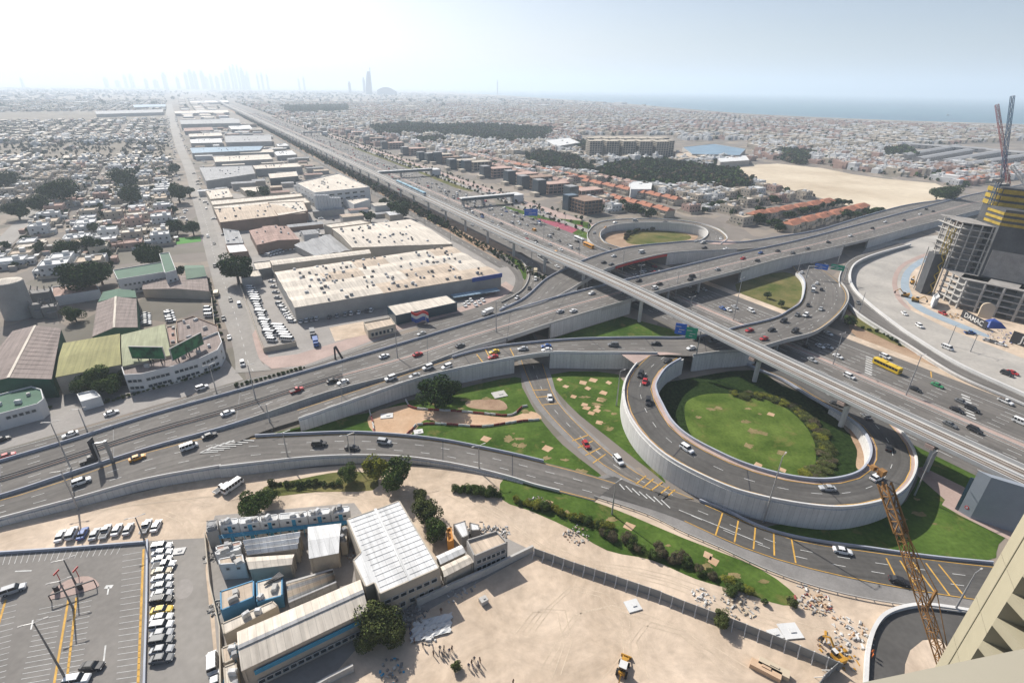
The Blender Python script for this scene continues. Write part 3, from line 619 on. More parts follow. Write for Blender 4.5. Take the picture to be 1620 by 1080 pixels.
# ------------------------------------------------------------------ metro viaduct
def mz(s):
    k = math.exp(-((s-205)/75.)**2); return 12.6+2.2*k
m_metro = mat('viaduct_concrete', (.45, .445, .43), .8, .08, .15)
AC = 184.6
ms = [-70+i*10 for i in range(0, 60)]+[540+i*60 for i in range(70)]
mpts = [HW(s, AC, mz(s)) for s in ms]
deck = sweep('metro_viaduct', mpts, [(-5.6, -.1), (-5.6, 1.15), (-5.25, 1.15), (-5.25, 0), (5.25, 0), (5.25, 1.15), (5.6, 1.15), (5.6, -.1), (3.0, -.6), (2.2, -2.0), (-2.2, -2.0), (-3.0, -.6)], m_metro, label='pale elevated metro viaduct running beside the highway', cat='viaduct')
m_bed = mat('track_bed', (.26, .235, .205), .9, .15, .3)
m_rail = mat('rail_brown', (.16, .11, .085), .5)
for o in (-2.6, 2.6):
    sweep('track_slab', mpts, [(o-1.3, .02), (o-1.3, .2), (o+1.3, .2), (o+1.3, .02)], m_bed, parent=deck)
    for g in (-.72, .72): sweep('rail', mpts, [(o+g-.09, .2), (o+g-.09, .38), (o+g+.09, .38), (o+g+.09, .2)], m_rail, parent=deck)
sweep('walkway', mpts, [(-.5, .02), (-.5, .5), (.5, .5), (.5, .02)], m_metro, parent=deck)
sweep('walkway', mpts, [(4.3, .02), (4.3, .35), (5.2, .35), (5.2, .02)], m_conc_w, parent=deck)
ps = [50, 78, 115, 150, 186, 236, 278, 319, 360, 401, 443]+[485+41*i for i in range(26)]
for i, s in enumerate(ps):
    z = mz(s)-2.0; c = HW(s, AC); mb = MB()
    mb.cyl((c.x, c.y, 0), .95, z-1.6, 14); mb.cyl((c.x, c.y, z-1.6), .95, 1.0, 14, r2=1.5)
    hx = HD*1.3; hy = HN*4.2; hy2 = HN*5.0
    e = c+Vector((0, 0, z-.65)); f = c+Vector((0, 0, z+.0))
    mb.hexa([e-hx-HN*2, e+hx-HN*2, e+hx+HN*2, e-hx+HN*2], [f-hx-hy, f+hx-hy, f+hx+hy, f-hx+hy])
    p = mb.build('viaduct_pier', m_metro, deck)
    if i < 4:
        g = c-HN*5.2+Vector((0, 0, z+.3)); mb = MB(); mb.box(tuple(g), (2.4, 1.4, 1.2), math.atan2(HD.y, HD.x)); mb.build('pier_cap_end', m_pave, deck)
# ------------------------------------------------------------------ building helpers
def zfrom(bx, by, ty):
    b = G(bx, by, 0); lo, hi = 0, 300
    for _ in range(40):
        m = (lo+hi)/2
        if PX((b.x, b.y, m))[1] > ty: lo = m
        else: hi = m
    return lo
def root(name, c, label, cat, group=None, rz=0):
    o = bpy.data.objects.new(name, None); COL.objects.link(o); o.location = c; o.empty_display_size = .5
    if rz: o.rotation_euler = (0, 0, rz)
    return tag(o, label, cat, group)
class LMB(MB):
    def __init__(s, c): super().__init__(); s.c = Vector(c)
    def mesh(s, name, mats):
        c = s.c; s.v = [(v[0]-c.x, v[1]-c.y, v[2]-c.z) for v in s.v]; return super().mesh(name, mats)
m_glass = mat('window_glass', (.03, .04, .05), .15, spec=.6)
m_frame = mat('window_frame', (.5, .5, .48), .6)
m_teal = mat('teal_paint', (.05, .26, .42), .5)
m_wall_w = mat('wall_white', (.56, .56, .55), .85, .06, .2)
m_wall_c = mat('wall_cream', (.42, .37, .30), .9, .1, .15)
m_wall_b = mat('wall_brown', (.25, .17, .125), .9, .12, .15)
m_wall_g = mat('wall_grey', (.335, .32, .30), .9, .1, .15)
m_wall_gr = mat('wall_green', (.035, .10, .06), .8, .15, .2)
m_roof_cr = mat('roof_cream', (.60, .54, .46), .85, .09, .05, extra=roof_extra, spec=.12)
m_roof_cr2 = mat('roof_sand', (.50, .41, .32), .85, .10, .05, extra=roof_extra, spec=.12)
m_roof_w = mat('roof_white', (.62, .62, .61), .75, .07, .12, extra=roof_extra, spec=.12)
m_roof_gy = mat('roof_grey', (.33, .33, .33), .8, .1, .1, extra=roof_extra, spec=.12)
m_roof_br = mat('roof_brown_grey', (.255, .21, .19), .85, .1, .1, extra=roof_extra, spec=.12)
m_roof_ol = mat('roof_olive', (.30, .31, .20), .8, .08, .1, extra=roof_extra, spec=.12)
m_roof_ye = mat('roof_yellow_olive', (.27, .255, .115), .8, .1, .08, extra=roof_extra, spec=.12)
m_roof_pk = mat('roof_pinkish', (.37, .26, .22), .9, .14, .1, extra=roof_extra, spec=.12)
m_roof_tc = mat('roof_terracotta', (.36, .15, .09), .85, .16, .3)
m_roof_bl = mat('roof_blue', (.20, .29, .37), .7, .12, .03, extra=roof_extra, spec=.12)
m_blue = mat('blue_paint', (.03, .07, .28), .5)
m_bglass = mat('blue_glass', (.03, .055, .075), .2, spec=.6)
WIN = {}
def win_mesh(w, h):
    k = (round(w, 1), round(h, 1))
    if k not in WIN:
        mb = MB()
        for a, b, c, d in ((-w/2, 0, w/2, .12), (-w/2, h-.12, w/2, h), (-w/2, .12, -w/2+.12, h-.12), (w/2-.12, .12, w/2, h-.12)):
            mb.hexa([(a, -.12, b), (c, -.12, b), (c, .02, b), (a, .02, b)], [(a, -.12, d), (c, -.12, d), (c, .02, d), (a, .02, d)], 0)
        mb.hexa([(-w/2+.12, -.05, .12), (w/2-.12, -.05, .12), (w/2-.12, 0, .12), (-w/2+.12, 0, .12)], [(-w/2+.12, -.05, h-.12), (w/2-.12, -.05, h-.12), (w/2-.12, 0, h-.12), (-w/2+.12, 0, h-.12)], 1)
        WIN[k] = mb.mesh('window', [m_frame, m_glass])
    return WIN[k]
def windows(rt, a, b, z, n, w=1.4, h=1.3, m0=.08, name='window', me=None):
    """n windows along the wall a->b (outside to the right of a->b)"""
    a = Vector(a); b = Vector(b); d = (b-a); d.z = 0; L = d.length; d.normalize()
    ang = math.atan2(d.y, d.x); out = Vector((d.y, -d.x, 0))*.02
    for i in range(n):
        t = m0+(1-2*m0)*(i+.5)/n; p = a+d*L*t+out-rt.location; p.z = z
        o = bpy.data.objects.new(name, me or win_mesh(w, h)); COL.objects.link(o); o.parent = rt; o.location = p; o.rotation_euler = (0, 0, ang)
FOOT = []
def ccw(P):
    FOOT.append([(p.x, p.y) for p in P])
    s = sum((P[i].x*P[(i+1) % len(P)].y-P[(i+1) % len(P)].x*P[i].y) for i in range(len(P)))
    return P if s > 0 else P[::-1]
def flat(name, label, px, z, wm, rm, cat='building', par=.5, group=None, z0=0, vents=0, win=None, wpts=None, seams=0):
    P = ccw(wpts or [G(x, y, z) for x, y in px]); c = sum(P, Vector())/len(P); c.z = z0
    rt = root(name, c, label, cat, group)
    w = LMB(c)
    for i in range(len(P)):
        a, b = P[i], P[(i+1) % len(P)]
        d = (b-a); d.z = 0; d.normalize(); n = Vector((-d.y, d.x, 0))*.3
        w.hexa([Vector((a.x, a.y, z0)), Vector((b.x, b.y, z0)), Vector((b.x, b.y, z0))+n, Vector((a.x, a.y, z0))+n], [a+Vector((0, 0, par)), b+Vector((0, 0, par)), b+n+Vector((0, 0, par)), a+n+Vector((0, 0, par))])
    w.build('wall', wm, rt)
    rr = LMB(c); q = [p+(c-p).normalized()*.25 for p in P]
    for p in q: p.z = z-.02
    rr.hexa([p-Vector((0, 0, .3)) for p in q], q); rr.build('roof', rm, rt)
    r = random.Random(len(label))
    for k in range(vents):
        i = r.randrange(len(P)); t = r.uniform(.15, .9); e = P[i].lerp(P[(i+1) % len(P)], r.random()); p = Vector((c.x, c.y, z)).lerp(e, t*.85)
        me = win_box(r.uniform(.8, 2.2), r.uniform(.8, 1.6), r.uniform(.6, 1.3), r.choice([m_roof_gy, m_conc, m_roof_w]))
        o = add('roof_vent', me, rt, loc=Vector((p.x, p.y, z))-c, rz=r.uniform(0, 3))
    if win:
        for (i, zz, n, ww, hh) in win: windows(rt, P[i % len(P)], P[(i+1) % len(P)], zz, n, ww, hh)
    rt['_P'] = 0; del rt['_P']
    return rt, P
BX = {}
def win_box(a, b, h, m):
    k = (round(a), round(b), round(h, 1), m.name)
    if k not in BX:
        mb = MB(); mb.box((0, 0, 0), (max(a, .6), max(b, .6), h)); mb.box((0, 0, h), (max(a, .6)*.8, max(b, .6)*.8, .15)); BX[k] = mb.mesh('vent', m)
    return BX[k]
def gable(name, label, px, z, rise, wm, rm, n=1, cat='warehouse', group=None, over=.4, vents=0, gm=None, win=None, rib=0, cap=None, mono=False, sec=1, secm=None):
    """roof corners a,b,c,d in the photo at eave height; ridges run a->b, stacked from edge ab to edge dc"""
    A, B, C_, D = [G(x, y, z) for x, y in px]
    c = (A+B+C_+D)/4; c.z = 0; rt = root(name, c, label, cat, group)
    w = LMB(c); r = LMB(c)
    for p in range(1): pass
    P = ccw([A, B, C_, D])
    for i in range(4):
        a, b = P[i], P[(i+1) % 4]; d = (b-a).normalized(); nn = Vector((-d.y, d.x, 0))*.25; o = .35
        a2 = a+nn*1.2; b2 = b+nn*1.2
        w.hexa([Vector((a2.x, a2.y, 0)), Vector((b2.x, b2.y, 0)), Vector((b2.x, b2.y, 0))+nn, Vector((a2.x, a2.y, 0))+nn], [a2-Vector((0, 0, .02)), b2-Vector((0, 0, .02)), b2+nn-Vector((0, 0, .02)), a2+nn-Vector((0, 0, .02))])
    th = Vector((0, 0, .18)); slopes = []
    for k in range(n):
        a0 = A.lerp(D, k/n); a1 = A.lerp(D, (k+1)/n); b0 = B.lerp(C_, k/n); b1 = B.lerp(C_, (k+1)/n)
        ar = a0.lerp(a1, .5)+Vector((0, 0, rise)); brr = b0.lerp(b1, .5)+Vector((0, 0, rise))
        if mono: ar = a0+Vector((0, 0, rise)); brr = b0+Vector((0, 0, rise))
        else:
            slopes.append((a0, b0, brr, ar))
        slopes.append((ar, brr, b1, a1))
        cc = a0.lerp(b1, .5); 
        for e0, er, e1 in ((a0, ar, a1), (b0, brr, b1)):
            inn = (cc-er); inn.z = 0; inn.normalize(); t = inn*.3
            w.ngon([e0+t, er+t-Vector((0, 0, .02)), e1+t]); w.ngon([e1+t*2, er+t*2-Vector((0, 0, .02)), e0+t*2])
    w.build('wall', gm or wm, rt); rs = random.Random(9)
    cuts = [0]+[(i+rs.uniform(-.25, .25))/sec for i in range(1, sec)]+[1]; nr = 2 if not mono else 1
    for j in range(sec):
        mats_ = [rs.choice(secm) if secm and j else rm for _ in range(n)] if secm else [rm]*n
        for gi in range(n):
            mm = mats_[gi]; r = LMB(c); u0, u1 = cuts[j], cuts[j+1]; dz_ = Vector((0, 0, .12*(j % 2)))
            for i, sl in enumerate(slopes):
                if i//nr != gi: continue
                p = [sl[0].lerp(sl[1], u0), sl[0].lerp(sl[1], u1), sl[3].lerp(sl[2], u1), sl[3].lerp(sl[2], u0)]; r.hexa(p, [q+th+dz_ for q in p])
            rf = r.build('roof' if sec == 1 else 'roof_section', mm, rt)
    if rib:
        rb = LMB(c); m = max(2, int((B-A).length/rib))
        for s in slopes:
            for k in range(1, m):
                p = s[0].lerp(s[1], k/m)+th*1.05; q = s[3].lerp(s[2], k/m)+th*1.05; rb.bar(p, q, .12, h=.08)
        rb.build('roof_ribs', rm, rf, kind='stuff')
    if cap:
        cb = LMB(c)
        for k in range(n):
            a = A.lerp(D, (k+.5)/n)+Vector((0, 0, rise+.22)); b = B.lerp(C_, (k+.5)/n)+Vector((0, 0, rise+.22)); cb.bar(a, b, .9, h=.12)
        cb.build('ridge_cap', cap, rf)
    rg = random.Random(len(label)+n)
    for k in range(vents):
        s = slopes[rg.randrange(len(slopes))]; u, v = rg.uniform(.06, .94), rg.uniform(.2, .8)
        p = s[0].lerp(s[1], u).lerp(s[3].lerp(s[2], u), v)
        add('roof_vent', win_box(rg.uniform(.8, 2), rg.uniform(.8, 1.4), rg.uniform(.7, 1.4), rg.choice([m_roof_gy, m_conc_d, m_roof_w])), rt, loc=p+th-c, rz=math.atan2((B-A).y, (B-A).x))
    if win:
        for (i, zz, nw, ww, hh) in win: windows(rt, P[i % 4], P[(i+1) % 4], zz, nw, ww, hh)
    return rt, P

# ---- green and white works on the left
gable('warehouse', 'large grey gabled warehouse with green gable end at the left edge', [(-50, 612), (20, 524), (97, 520), (82, 600)], 8, 2.2, m_wall_gr, m_roof_br, cap=m_roof_cr, rib=4)
gable('warehouse', 'warehouse with a plain yellow olive roof beside the courtyard trees', [(100, 543), (190, 528), (192, 577), (88, 597)], 8, .8, m_wall_c, m_roof_ye, rib=5, mono=False)
gable('warehouse', 'warehouse with a pale olive roof behind the curved white wall', [(192, 530), (261, 513), (271, 562), (194, 580)], 8, .8, m_wall_c, m_roof_ol, rib=5)
gable('warehouse', 'brown grey gabled warehouse with pale ridge and green gable end', [(154, 480), (216, 473), (218, 517), (147, 533)][0:0] or [(146, 533), (154, 479), (216, 472), (218, 518)], 7, 2.2, m_wall_gr, m_roof_br, cap=m_roof_cr, rib=5)
gable('warehouse', 'small green roofed shed behind the brown grey gabled warehouse', [(155, 478), (163, 462), (214, 460), (216, 471)], 7.5, 1.5, m_wall_c, m_wall_gr)
gable('warehouse', 'long low brown roofed shed along the car yard', [(225, 458), (227, 441), (327, 436), (331, 461)][::-1], 5, 1, m_wall_c, m_roof_br, rib=6)
gable('warehouse', 'green hipped roof building beside the main street', [(292, 420), (322, 420), (327, 437), (295, 442)], 6, 2, m_wall_w, mat('roof_green', (.07, .13, .085), .8, .15, .1))
b, P = flat('office_building', 'two storey white building with dark green roof and rows of windows', [(179, 428), (257, 415), (261, 431), (186, 443)], 9, m_wall_w, m_wall_gr)
windows(b, P[0], P[1], 1.2, 9); windows(b, P[0], P[1], 4.8, 9); windows(b, P[-1], P[0], 1.2, 3); windows(b, P[-1], P[0], 4.8, 3)
b, P = flat('office_building', 'narrow green topped stair tower beside the white two storey building', [(252, 402), (268, 400), (279, 428), (261, 433)], 12, m_wall_w, m_wall_gr)
windows(b, P[0], P[1], 3, 2); windows(b, P[0], P[1], 6.6, 2)
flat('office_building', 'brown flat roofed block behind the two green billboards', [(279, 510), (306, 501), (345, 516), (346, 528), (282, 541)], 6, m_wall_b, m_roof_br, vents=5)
flat('shed', 'small pale block between the olive roof and the brown block', [(263, 518), (278, 515), (281, 545), (268, 547)], 6, m_wall_c, m_roof_pk, vents=3)
# curved white front building
cwp = [(193, 583), (197, 596), (225, 594), (270, 583), (315, 570), (345, 556), (352, 543), (346, 527), (300, 545), (230, 570)]
b, P = flat('office_building', 'curved white office front with dark windows and green hedge below', cwp, 7, m_wall_w, m_roof_br, vents=6, par=.9)
Wp = [G(x, y, 7) for x, y in cwp]
for i, n in ((1, 3), (2, 5), (3, 5), (4, 4), (5, 1)):
    windows(b, Wp[i], Wp[i+1], 4.2, n, 1.6, 1.4); windows(b, Wp[i], Wp[i+1], 1.2, n, 1.6, 1.4)
b, P = flat('office_building', 'white curved corner building with green roof trim at the left edge', [(-60, 640), (0, 625), (50, 612), (66, 617), (70, 632), (60, 640), (0, 656), (-60, 672)], 6, m_wall_w, m_wall_gr, vents=4)
Wp2 = [G(x, y, 6) for x, y in [(-60, 672), (0, 656), (60, 640), (70, 632)]]
windows(b, Wp2[0], Wp2[1], 3.5, 5); windows(b, Wp2[1], Wp2[2], 3.5, 5)
flat('gatehouse', 'small white gatehouse with barred windows beside the courtyard trees', [(122, 624), (150, 618), (160, 628), (128, 637)], 3.5, m_wall_w, m_wall_w, cat='gatehouse')
# old plant and tank
c = G(33, 500, 0); rt = root('storage_tank', c, 'large round concrete tank with domed top among the old works', 'tank'); zt = zfrom(33, 490, 437)
rr_ = (G(54, 490)-G(14, 490)).length/2
mb = MB(); mb.cyl((0, 0, 0), rr_, zt, 32); mb.build('tank_wall', m_wall_g, rt); mb = MB(); mb.cyl((0, 0, zt), rr_, .4, 32, r2=rr_*.97); mb.cyl((0, 0, zt+.4), rr_*.97, 1.2, 32, r2=1); mb.build('tank_roof', m_roof_cr, rt)
flat('shed', 'white walled long shed with rusty roof beside the round tank', [(82, 455), (150, 446), (158, 459), (84, 471)], 5, m_wall_w, m_roof_pk)
for i, (x, y, r, h) in enumerate([(50, 483, 4, 8), (75, 488, 5, 10), (63, 500, 3, 7), (85, 500, 4, 6)]):
    mb = MB(); c = G(x, y); mb.box((c.x, c.y, 0), (r*1.6, r*1.2, h), .5); mb.box((c.x+2, c.y-2, 0), (r, r, h*.6), .5)
    for k in range(5): mb.bar((c.x+rnd.uniform(-r, r), c.y+rnd.uniform(-r, r), 0), (c.x+rnd.uniform(-r, r), c.y+rnd.uniform(-r, r), h+2), .35)
    tag(mb.build('plant_tower', m_conc_d), 'rusty framed batching tower of the old works beside the round tank', 'plant tower', 'old works towers')

# ---- industrial estate
gable('factory', 'very large factory with rows of shallow cream roofs and a blue fascia corner', [(434, 431), (713, 390), (793, 434), (466, 487)], 8.5, .75, m_wall_g, m_roof_cr, n=4, vents=110, sec=5, secm=[m_roof_cr, m_roof_cr2, m_roof_cr2, m_roof_cr], cat='factory')
q = [G(x, y, 8.6) for x, y in [(747, 442), (794, 434)]]
mb = MB()
for a, b in zip(q, q[1:]):
    d = (b-a).normalized(); nn = Vector((d.y, -d.x, 0))*.4; mb.hexa([a-Vector((0, 0, 1.6)), b-Vector((0, 0, 1.6)), b-Vector((0, 0, 1.6))+nn, a-Vector((0, 0, 1.6))+nn], [a+Vector((0, 0, .9)), b+Vector((0, 0, .9)), b+nn+Vector((0, 0, .9)), a+nn+Vector((0, 0, .9))])
tag(mb.build('fascia_sign', m_blue), 'dark blue fascia band round the corner of the large factory', 'fascia')
for x0, x1, y0, y1, z in ((480, 555, 448, 438, 10.3), (560, 640, 424, 412, 10.3)): pass
gable('warehouse', 'long narrow pale roofed store behind the large factory', [(427, 413), (584, 395), (587, 401), (431, 420)], 9, .5, m_wall_c, m_roof_cr, win=[(0, 4, 10, 2, 1), (1, 4, 10, 2, 1), (2, 4, 10, 2, 1), (3, 4, 10, 2, 1)])
gable('warehouse', 'huge smooth cream roofed warehouse beside the metro line', [(525, 362), (649, 347), (716, 386), (557, 392)], 8.5, 1.6, m_wall_c, m_roof_cr, vents=40, sec=3, secm=[m_roof_cr])
flat('warehouse', 'cream roofed strip building joined to the huge smooth roofed warehouse', [(512, 356), (570, 348), (587, 353), (524, 361)], 8, m_wall_c, m_roof_cr, cat='warehouse')
gable('warehouse', 'dark grey shed with black ridge lines next to the long pale store', [(465, 388), (500, 406), (555, 397), (522, 371)], 5, .8, m_wall_g, m_roof_gy, n=3)
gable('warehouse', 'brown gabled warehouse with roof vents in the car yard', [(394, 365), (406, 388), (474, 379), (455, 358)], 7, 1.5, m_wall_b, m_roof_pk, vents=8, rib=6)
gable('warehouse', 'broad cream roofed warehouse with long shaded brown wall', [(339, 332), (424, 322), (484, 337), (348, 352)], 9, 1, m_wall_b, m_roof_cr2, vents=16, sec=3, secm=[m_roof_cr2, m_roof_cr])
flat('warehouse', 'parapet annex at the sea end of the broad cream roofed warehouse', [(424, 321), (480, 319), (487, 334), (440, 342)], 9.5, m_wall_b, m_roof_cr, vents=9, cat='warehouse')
flat('warehouse', 'small cream roofed store with roof vents beside the main street', [(325, 302), (361, 298), (369, 312), (333, 316)], 7, m_wall_c, m_roof_cr, vents=7, cat='warehouse')
flat('warehouse', 'long cream roofed store, farther of the two thin ones by the street', [(333, 318), (475, 306), (479, 311), (336, 325)], 7, m_wall_c, m_roof_cr, cat='warehouse')
flat('warehouse', 'long cream roofed store, nearer of the two thin ones by the street', [(336, 327), (482, 313), (491, 321), (340, 331)], 7, m_wall_c, m_roof_cr, cat='warehouse')
flat('warehouse', 'low square cream roofed store beside a dark tree', [(379, 297), (414, 295), (419, 302), (391, 306)], 6, m_wall_c, m_roof_cr, cat='warehouse')
flat('office_building', 'grey roofed mall block with arched bays facing the store', [(315, 265), (398, 262), (404, 275), (326, 287)], 10, m_wall_g, m_roof_gy, vents=10)
flat('office_building', 'pale roofed block with dark glazed front behind the office', [(424, 275), (469, 271), (472, 279), (427, 283)], 9, m_bglass, m_roof_cr)
flat('shop', 'small grey and white shop block beside the street tree', [(353, 362), (378, 366), (385, 385), (358, 386)], 5, m_wall_w, m_roof_gy, vents=4, cat='shop')
flat('shop', 'small white roofed shop block with a brown end wall', [(357, 388), (386, 386), (393, 398), (363, 401)], 4.5, m_wall_b, m_roof_w, cat='shop')
flat('shed', 'cream flat roofed shed beside the big street tree', [(400, 416), (428, 413), (430, 424), (405, 428)], 5, m_wall_g, m_roof_cr, cat='shed')
flat('shed', 'grey concrete block at the corner of the car yard', [(380, 431), (408, 427), (414, 437), (382, 442)], 5, m_wall_g, m_roof_cr, cat='shed')
b, P = flat('office_building', 'white office block with stepped roofs and ribbon windows beside the metro', [(468, 290), (535, 275), (585, 297), (498, 306)], 15, m_wall_w, m_roof_cr, vents=16, par=.9)
for zz in (2, 6.5, 11):
    windows(b, G(498, 306, 15), G(585, 297, 15), zz, 6, 5, 1.8); windows(b, G(468, 290, 15), G(498, 306, 15), zz, 5, 3, 1.6)
b, P = flat('office_building', 'lower stepped wing of the white office block', [(540, 312), (560, 306), (585, 316), (560, 324)], 7, m_wall_w, m_roof_cr, vents=4)
# row of silos before the office
for i in range(9):
    p = G(504+i*4.4, 341-i*.4, 0); mb = MB(); h = zfrom(504+i*4.4, 341-i*.4, 309+(0 if i < 5 else 4)); mb.cyl((p.x, p.y, 0), 1.7, h, 14); mb.cyl((p.x, p.y, h), 1.7, .8, 14, r2=.3)
    tag(mb.build('silo', m_wall_w), 'slim white cylindrical silo standing before the office block', 'silo', 'silos before the office block')
# showroom with flag sculpture
b, P = flat('showroom', 'low showroom with cream roof and dark glazed front', [(612, 484), (706, 467), (723, 479), (626, 500)], 5, m_bglass, m_roof_cr, cat='showroom', par=.3)
a, e = G(626, 502, 0), G(722, 492, 0)
fl = root('flag_sculpture', G(665, 512), 'rippling red, white and blue flag sculpture in front of the showroom', 'sculpture')
for k, (m, z) in enumerate(((m_blue, 1.2), (m_conc_w, 3.4), (m_red, 5.0))):
    mb = MB(); N_ = 14
    for i in range(N_):
        x0, x1 = -4.5+9*i/N_, -4.5+9*(i+1)/N_
        y0, y1 = math.sin(x0)*.5, math.sin(x1)*.5; dz0, dz1 = math.sin(x0*.8)*.6, math.sin(x1*.8)*.6; h = 1.6 if k else 2.2
        mb.hexa([(x0, y0, z+dz0), (x1, y1, z+dz1), (x1, y1+.3, z+dz1), (x0, y0+.3, z+dz0)], [(x0, y0, z+h+dz0), (x1, y1, z+h+dz1), (x1, y1+.3, z+h+dz1), (x0, y0+.3, z+h+dz0)])
    mb.build('flag_stripe', m, fl)
mb = MB(); mb.bar((-3, .2, 0), (-3, .2, 5), .4); mb.bar((3, .2, 0), (3, .2, 5), .4); mb.build('support', m_steel, fl)
for i in range(6):
    p = G(722+i*12, 474-i*1.8, 0); d = (G(734, 472)-G(722, 474)).normalized(); t = root('parking_canopy', p, 'blue canopy parking shade in the row behind the showroom', 'car shade', 'blue car shades', math.atan2(d.y, d.x))
    mb = MB(); mb.hexa([(-2.6, -2.5, 2.4), (2.6, -2.5, 2.4), (2.6, 2.5, 2.7), (-2.6, 2.5, 2.7)], [(-2.6, -2.5, 2.55), (2.6, -2.5, 2.55), (2.6, 2.5, 2.85), (-2.6, 2.5, 2.85)]); mb.build('canopy', m_roof_bl, t)
    mb = MB(); mb.bar((0, 0, 0), (0, 0, 2.6), .2); mb.build('post', m_steel, t)
b, P = flat('guard_house', 'single storey cream guard house with arcade beside the sand lot', [(575, 511), (618, 503), (626, 514), (582, 524)], 4, m_wall_c, m_roof_cr2, cat='guard house'); windows(b, G(582, 524, 4), G(626, 514, 4), .8, 6, 1.5, 2)
polygon('sand_lot', [(521, 518), (575, 508), (583, 528), (530, 540)], Z2+.02, m_sand)
# blue and grey big sheds farther up the street
far = [([(300, 234), (417, 231), (411, 238), (304, 243)], 9, m_roof_bl), ([(355, 215), (428, 214), (430, 224), (357, 226)], 12, m_roof_gy), ([(300, 221), (350, 219), (352, 226), (302, 227)], 9, m_roof_w), ([(298, 212), (350, 210), (352, 215), (300, 217)], 9, m_roof_cr), ([(337, 248), (425, 244), (432, 252), (340, 257)], 8, m_roof_cr), ([(376, 238), (430, 236), (436, 241), (380, 243)], 7, m_roof_cr), ([(432, 240), (462, 238), (470, 245), (438, 247)], 7, m_roof_w), ([(284, 190), (378, 188), (380, 195), (286, 197)], 14, m_roof_gy), ([(290, 203), (335, 201), (338, 206), (292, 208)], 8, m_roof_pk), ([(360, 199), (395, 198), (400, 204), (366, 205)], 8, m_roof_w), ([(399, 262), (470, 258), (478, 264), (404, 268)], 9, m_roof_cr), ([(436, 228), (452, 227), (458, 231), (440, 232)], 7, m_roof_w), ([(275, 176), (360, 174), (362, 178), (277, 180)], 9, m_roof_cr), ([(210, 166), (262, 165), (262, 169), (212, 170)], 9, m_roof_bl), ([(300, 160), (360, 159), (362, 162), (302, 163)], 9, m_roof_w), ([(150, 176), (258, 173), (258, 178), (152, 181)], 10, m_roof_gy)]
for i, (p, z, m) in enumerate(far):
    b, P = flat('warehouse', 'large flat %s roofed shed of the far industrial estate' % {'roof_blue': 'blue', 'roof_grey': 'grey', 'roof_white': 'white', 'roof_cream': 'cream', 'roof_pinkish': 'pink'}[m.name], p, z, m_wall_g, m, cat='warehouse', vents=8)
# smaller sheds filling the yards of the estate
ry = random.Random(77); nsh = 0; taken = []
for _ in range(6000):
    if nsh >= 95: break
    s_, a_ = ry.uniform(430, 1900), ry.uniform(4, 152); c = HW(s_, a_); w_, d_ = ry.uniform(9, 30), ry.uniform(7, 16)
    cr_ = [HW(s_+i*d_*.62, a_+j*w_*.62) for i in (-1, 1) for j in (-1, 1)]+[c]
    if any(inside(p.x, p.y, f) for p in cr_ for f in FOOT[:-1] or []) or any(abs(s_-t[0]) < (d_+t[2])*.55+2 and abs(a_-t[1]) < (w_+t[3])*.55+2 for t in taken): continue
    if any(inside(fx, fy, [(p.x, p.y) for p in (cr_[0], cr_[1], cr_[3], cr_[2])]) for f in FOOT for fx, fy in f): continue
    taken.append((s_, a_, d_, w_)); nsh += 1; h_ = ry.uniform(3.5, 7.5); mm = ry.choice([m_roof_cr, m_roof_cr2, m_roof_gy, m_roof_w, m_roof_pk, m_roof_gy]); o = root('shed', c, '%s roofed shed in the yards of the estate' % {'roof_cream': 'cream', 'roof_sand': 'sand', 'roof_grey': 'grey', 'roof_white': 'white', 'roof_pinkish': 'pinkish'}[mm.name], 'shed', 'small sheds of the estate', math.atan2(HN.y, HN.x))
    mb = MB(); mb.box((0, 0, 0), (w_, d_, h_)); mb.build('wall', ry.choice([m_wall_g, m_wall_c, m_wall_b, m_wall_w]), o)
    mb = MB(); mb.hexa([(-w_*.52, -d_*.53, h_), (w_*.52, -d_*.53, h_), (w_*.52, d_*.53, h_), (-w_*.52, d_*.53, h_)], [(-w_*.52, -.1, h_+d_*.08), (w_*.52, -.1, h_+d_*.08), (w_*.52, .1, h_+d_*.08), (-w_*.52, .1, h_+d_*.08)]); mb.build('roof', mm, o)
# yard walls
def fence_wall(pts, h, label, m=None, z=0, th=.25):
    w = [G(x, y, z) for x, y in pts]; sweep('yard_wall', w, [(-th/2, 0), (-th/2, h), (th/2, h), (th/2, 0)], m or m_wall_c, label=label, cat='wall')
fence_wall([(418, 558), (470, 548)], 2.6, 'grey yard wall at the corner of the truck yard')
fence_wall([(418, 558), (372, 430)], 2, 'long low wall between the street and the truck yard')
fence_wall([(345, 556), (335, 470), (326, 436)], 2.4, 'wall with bushes along the street beside the green works')
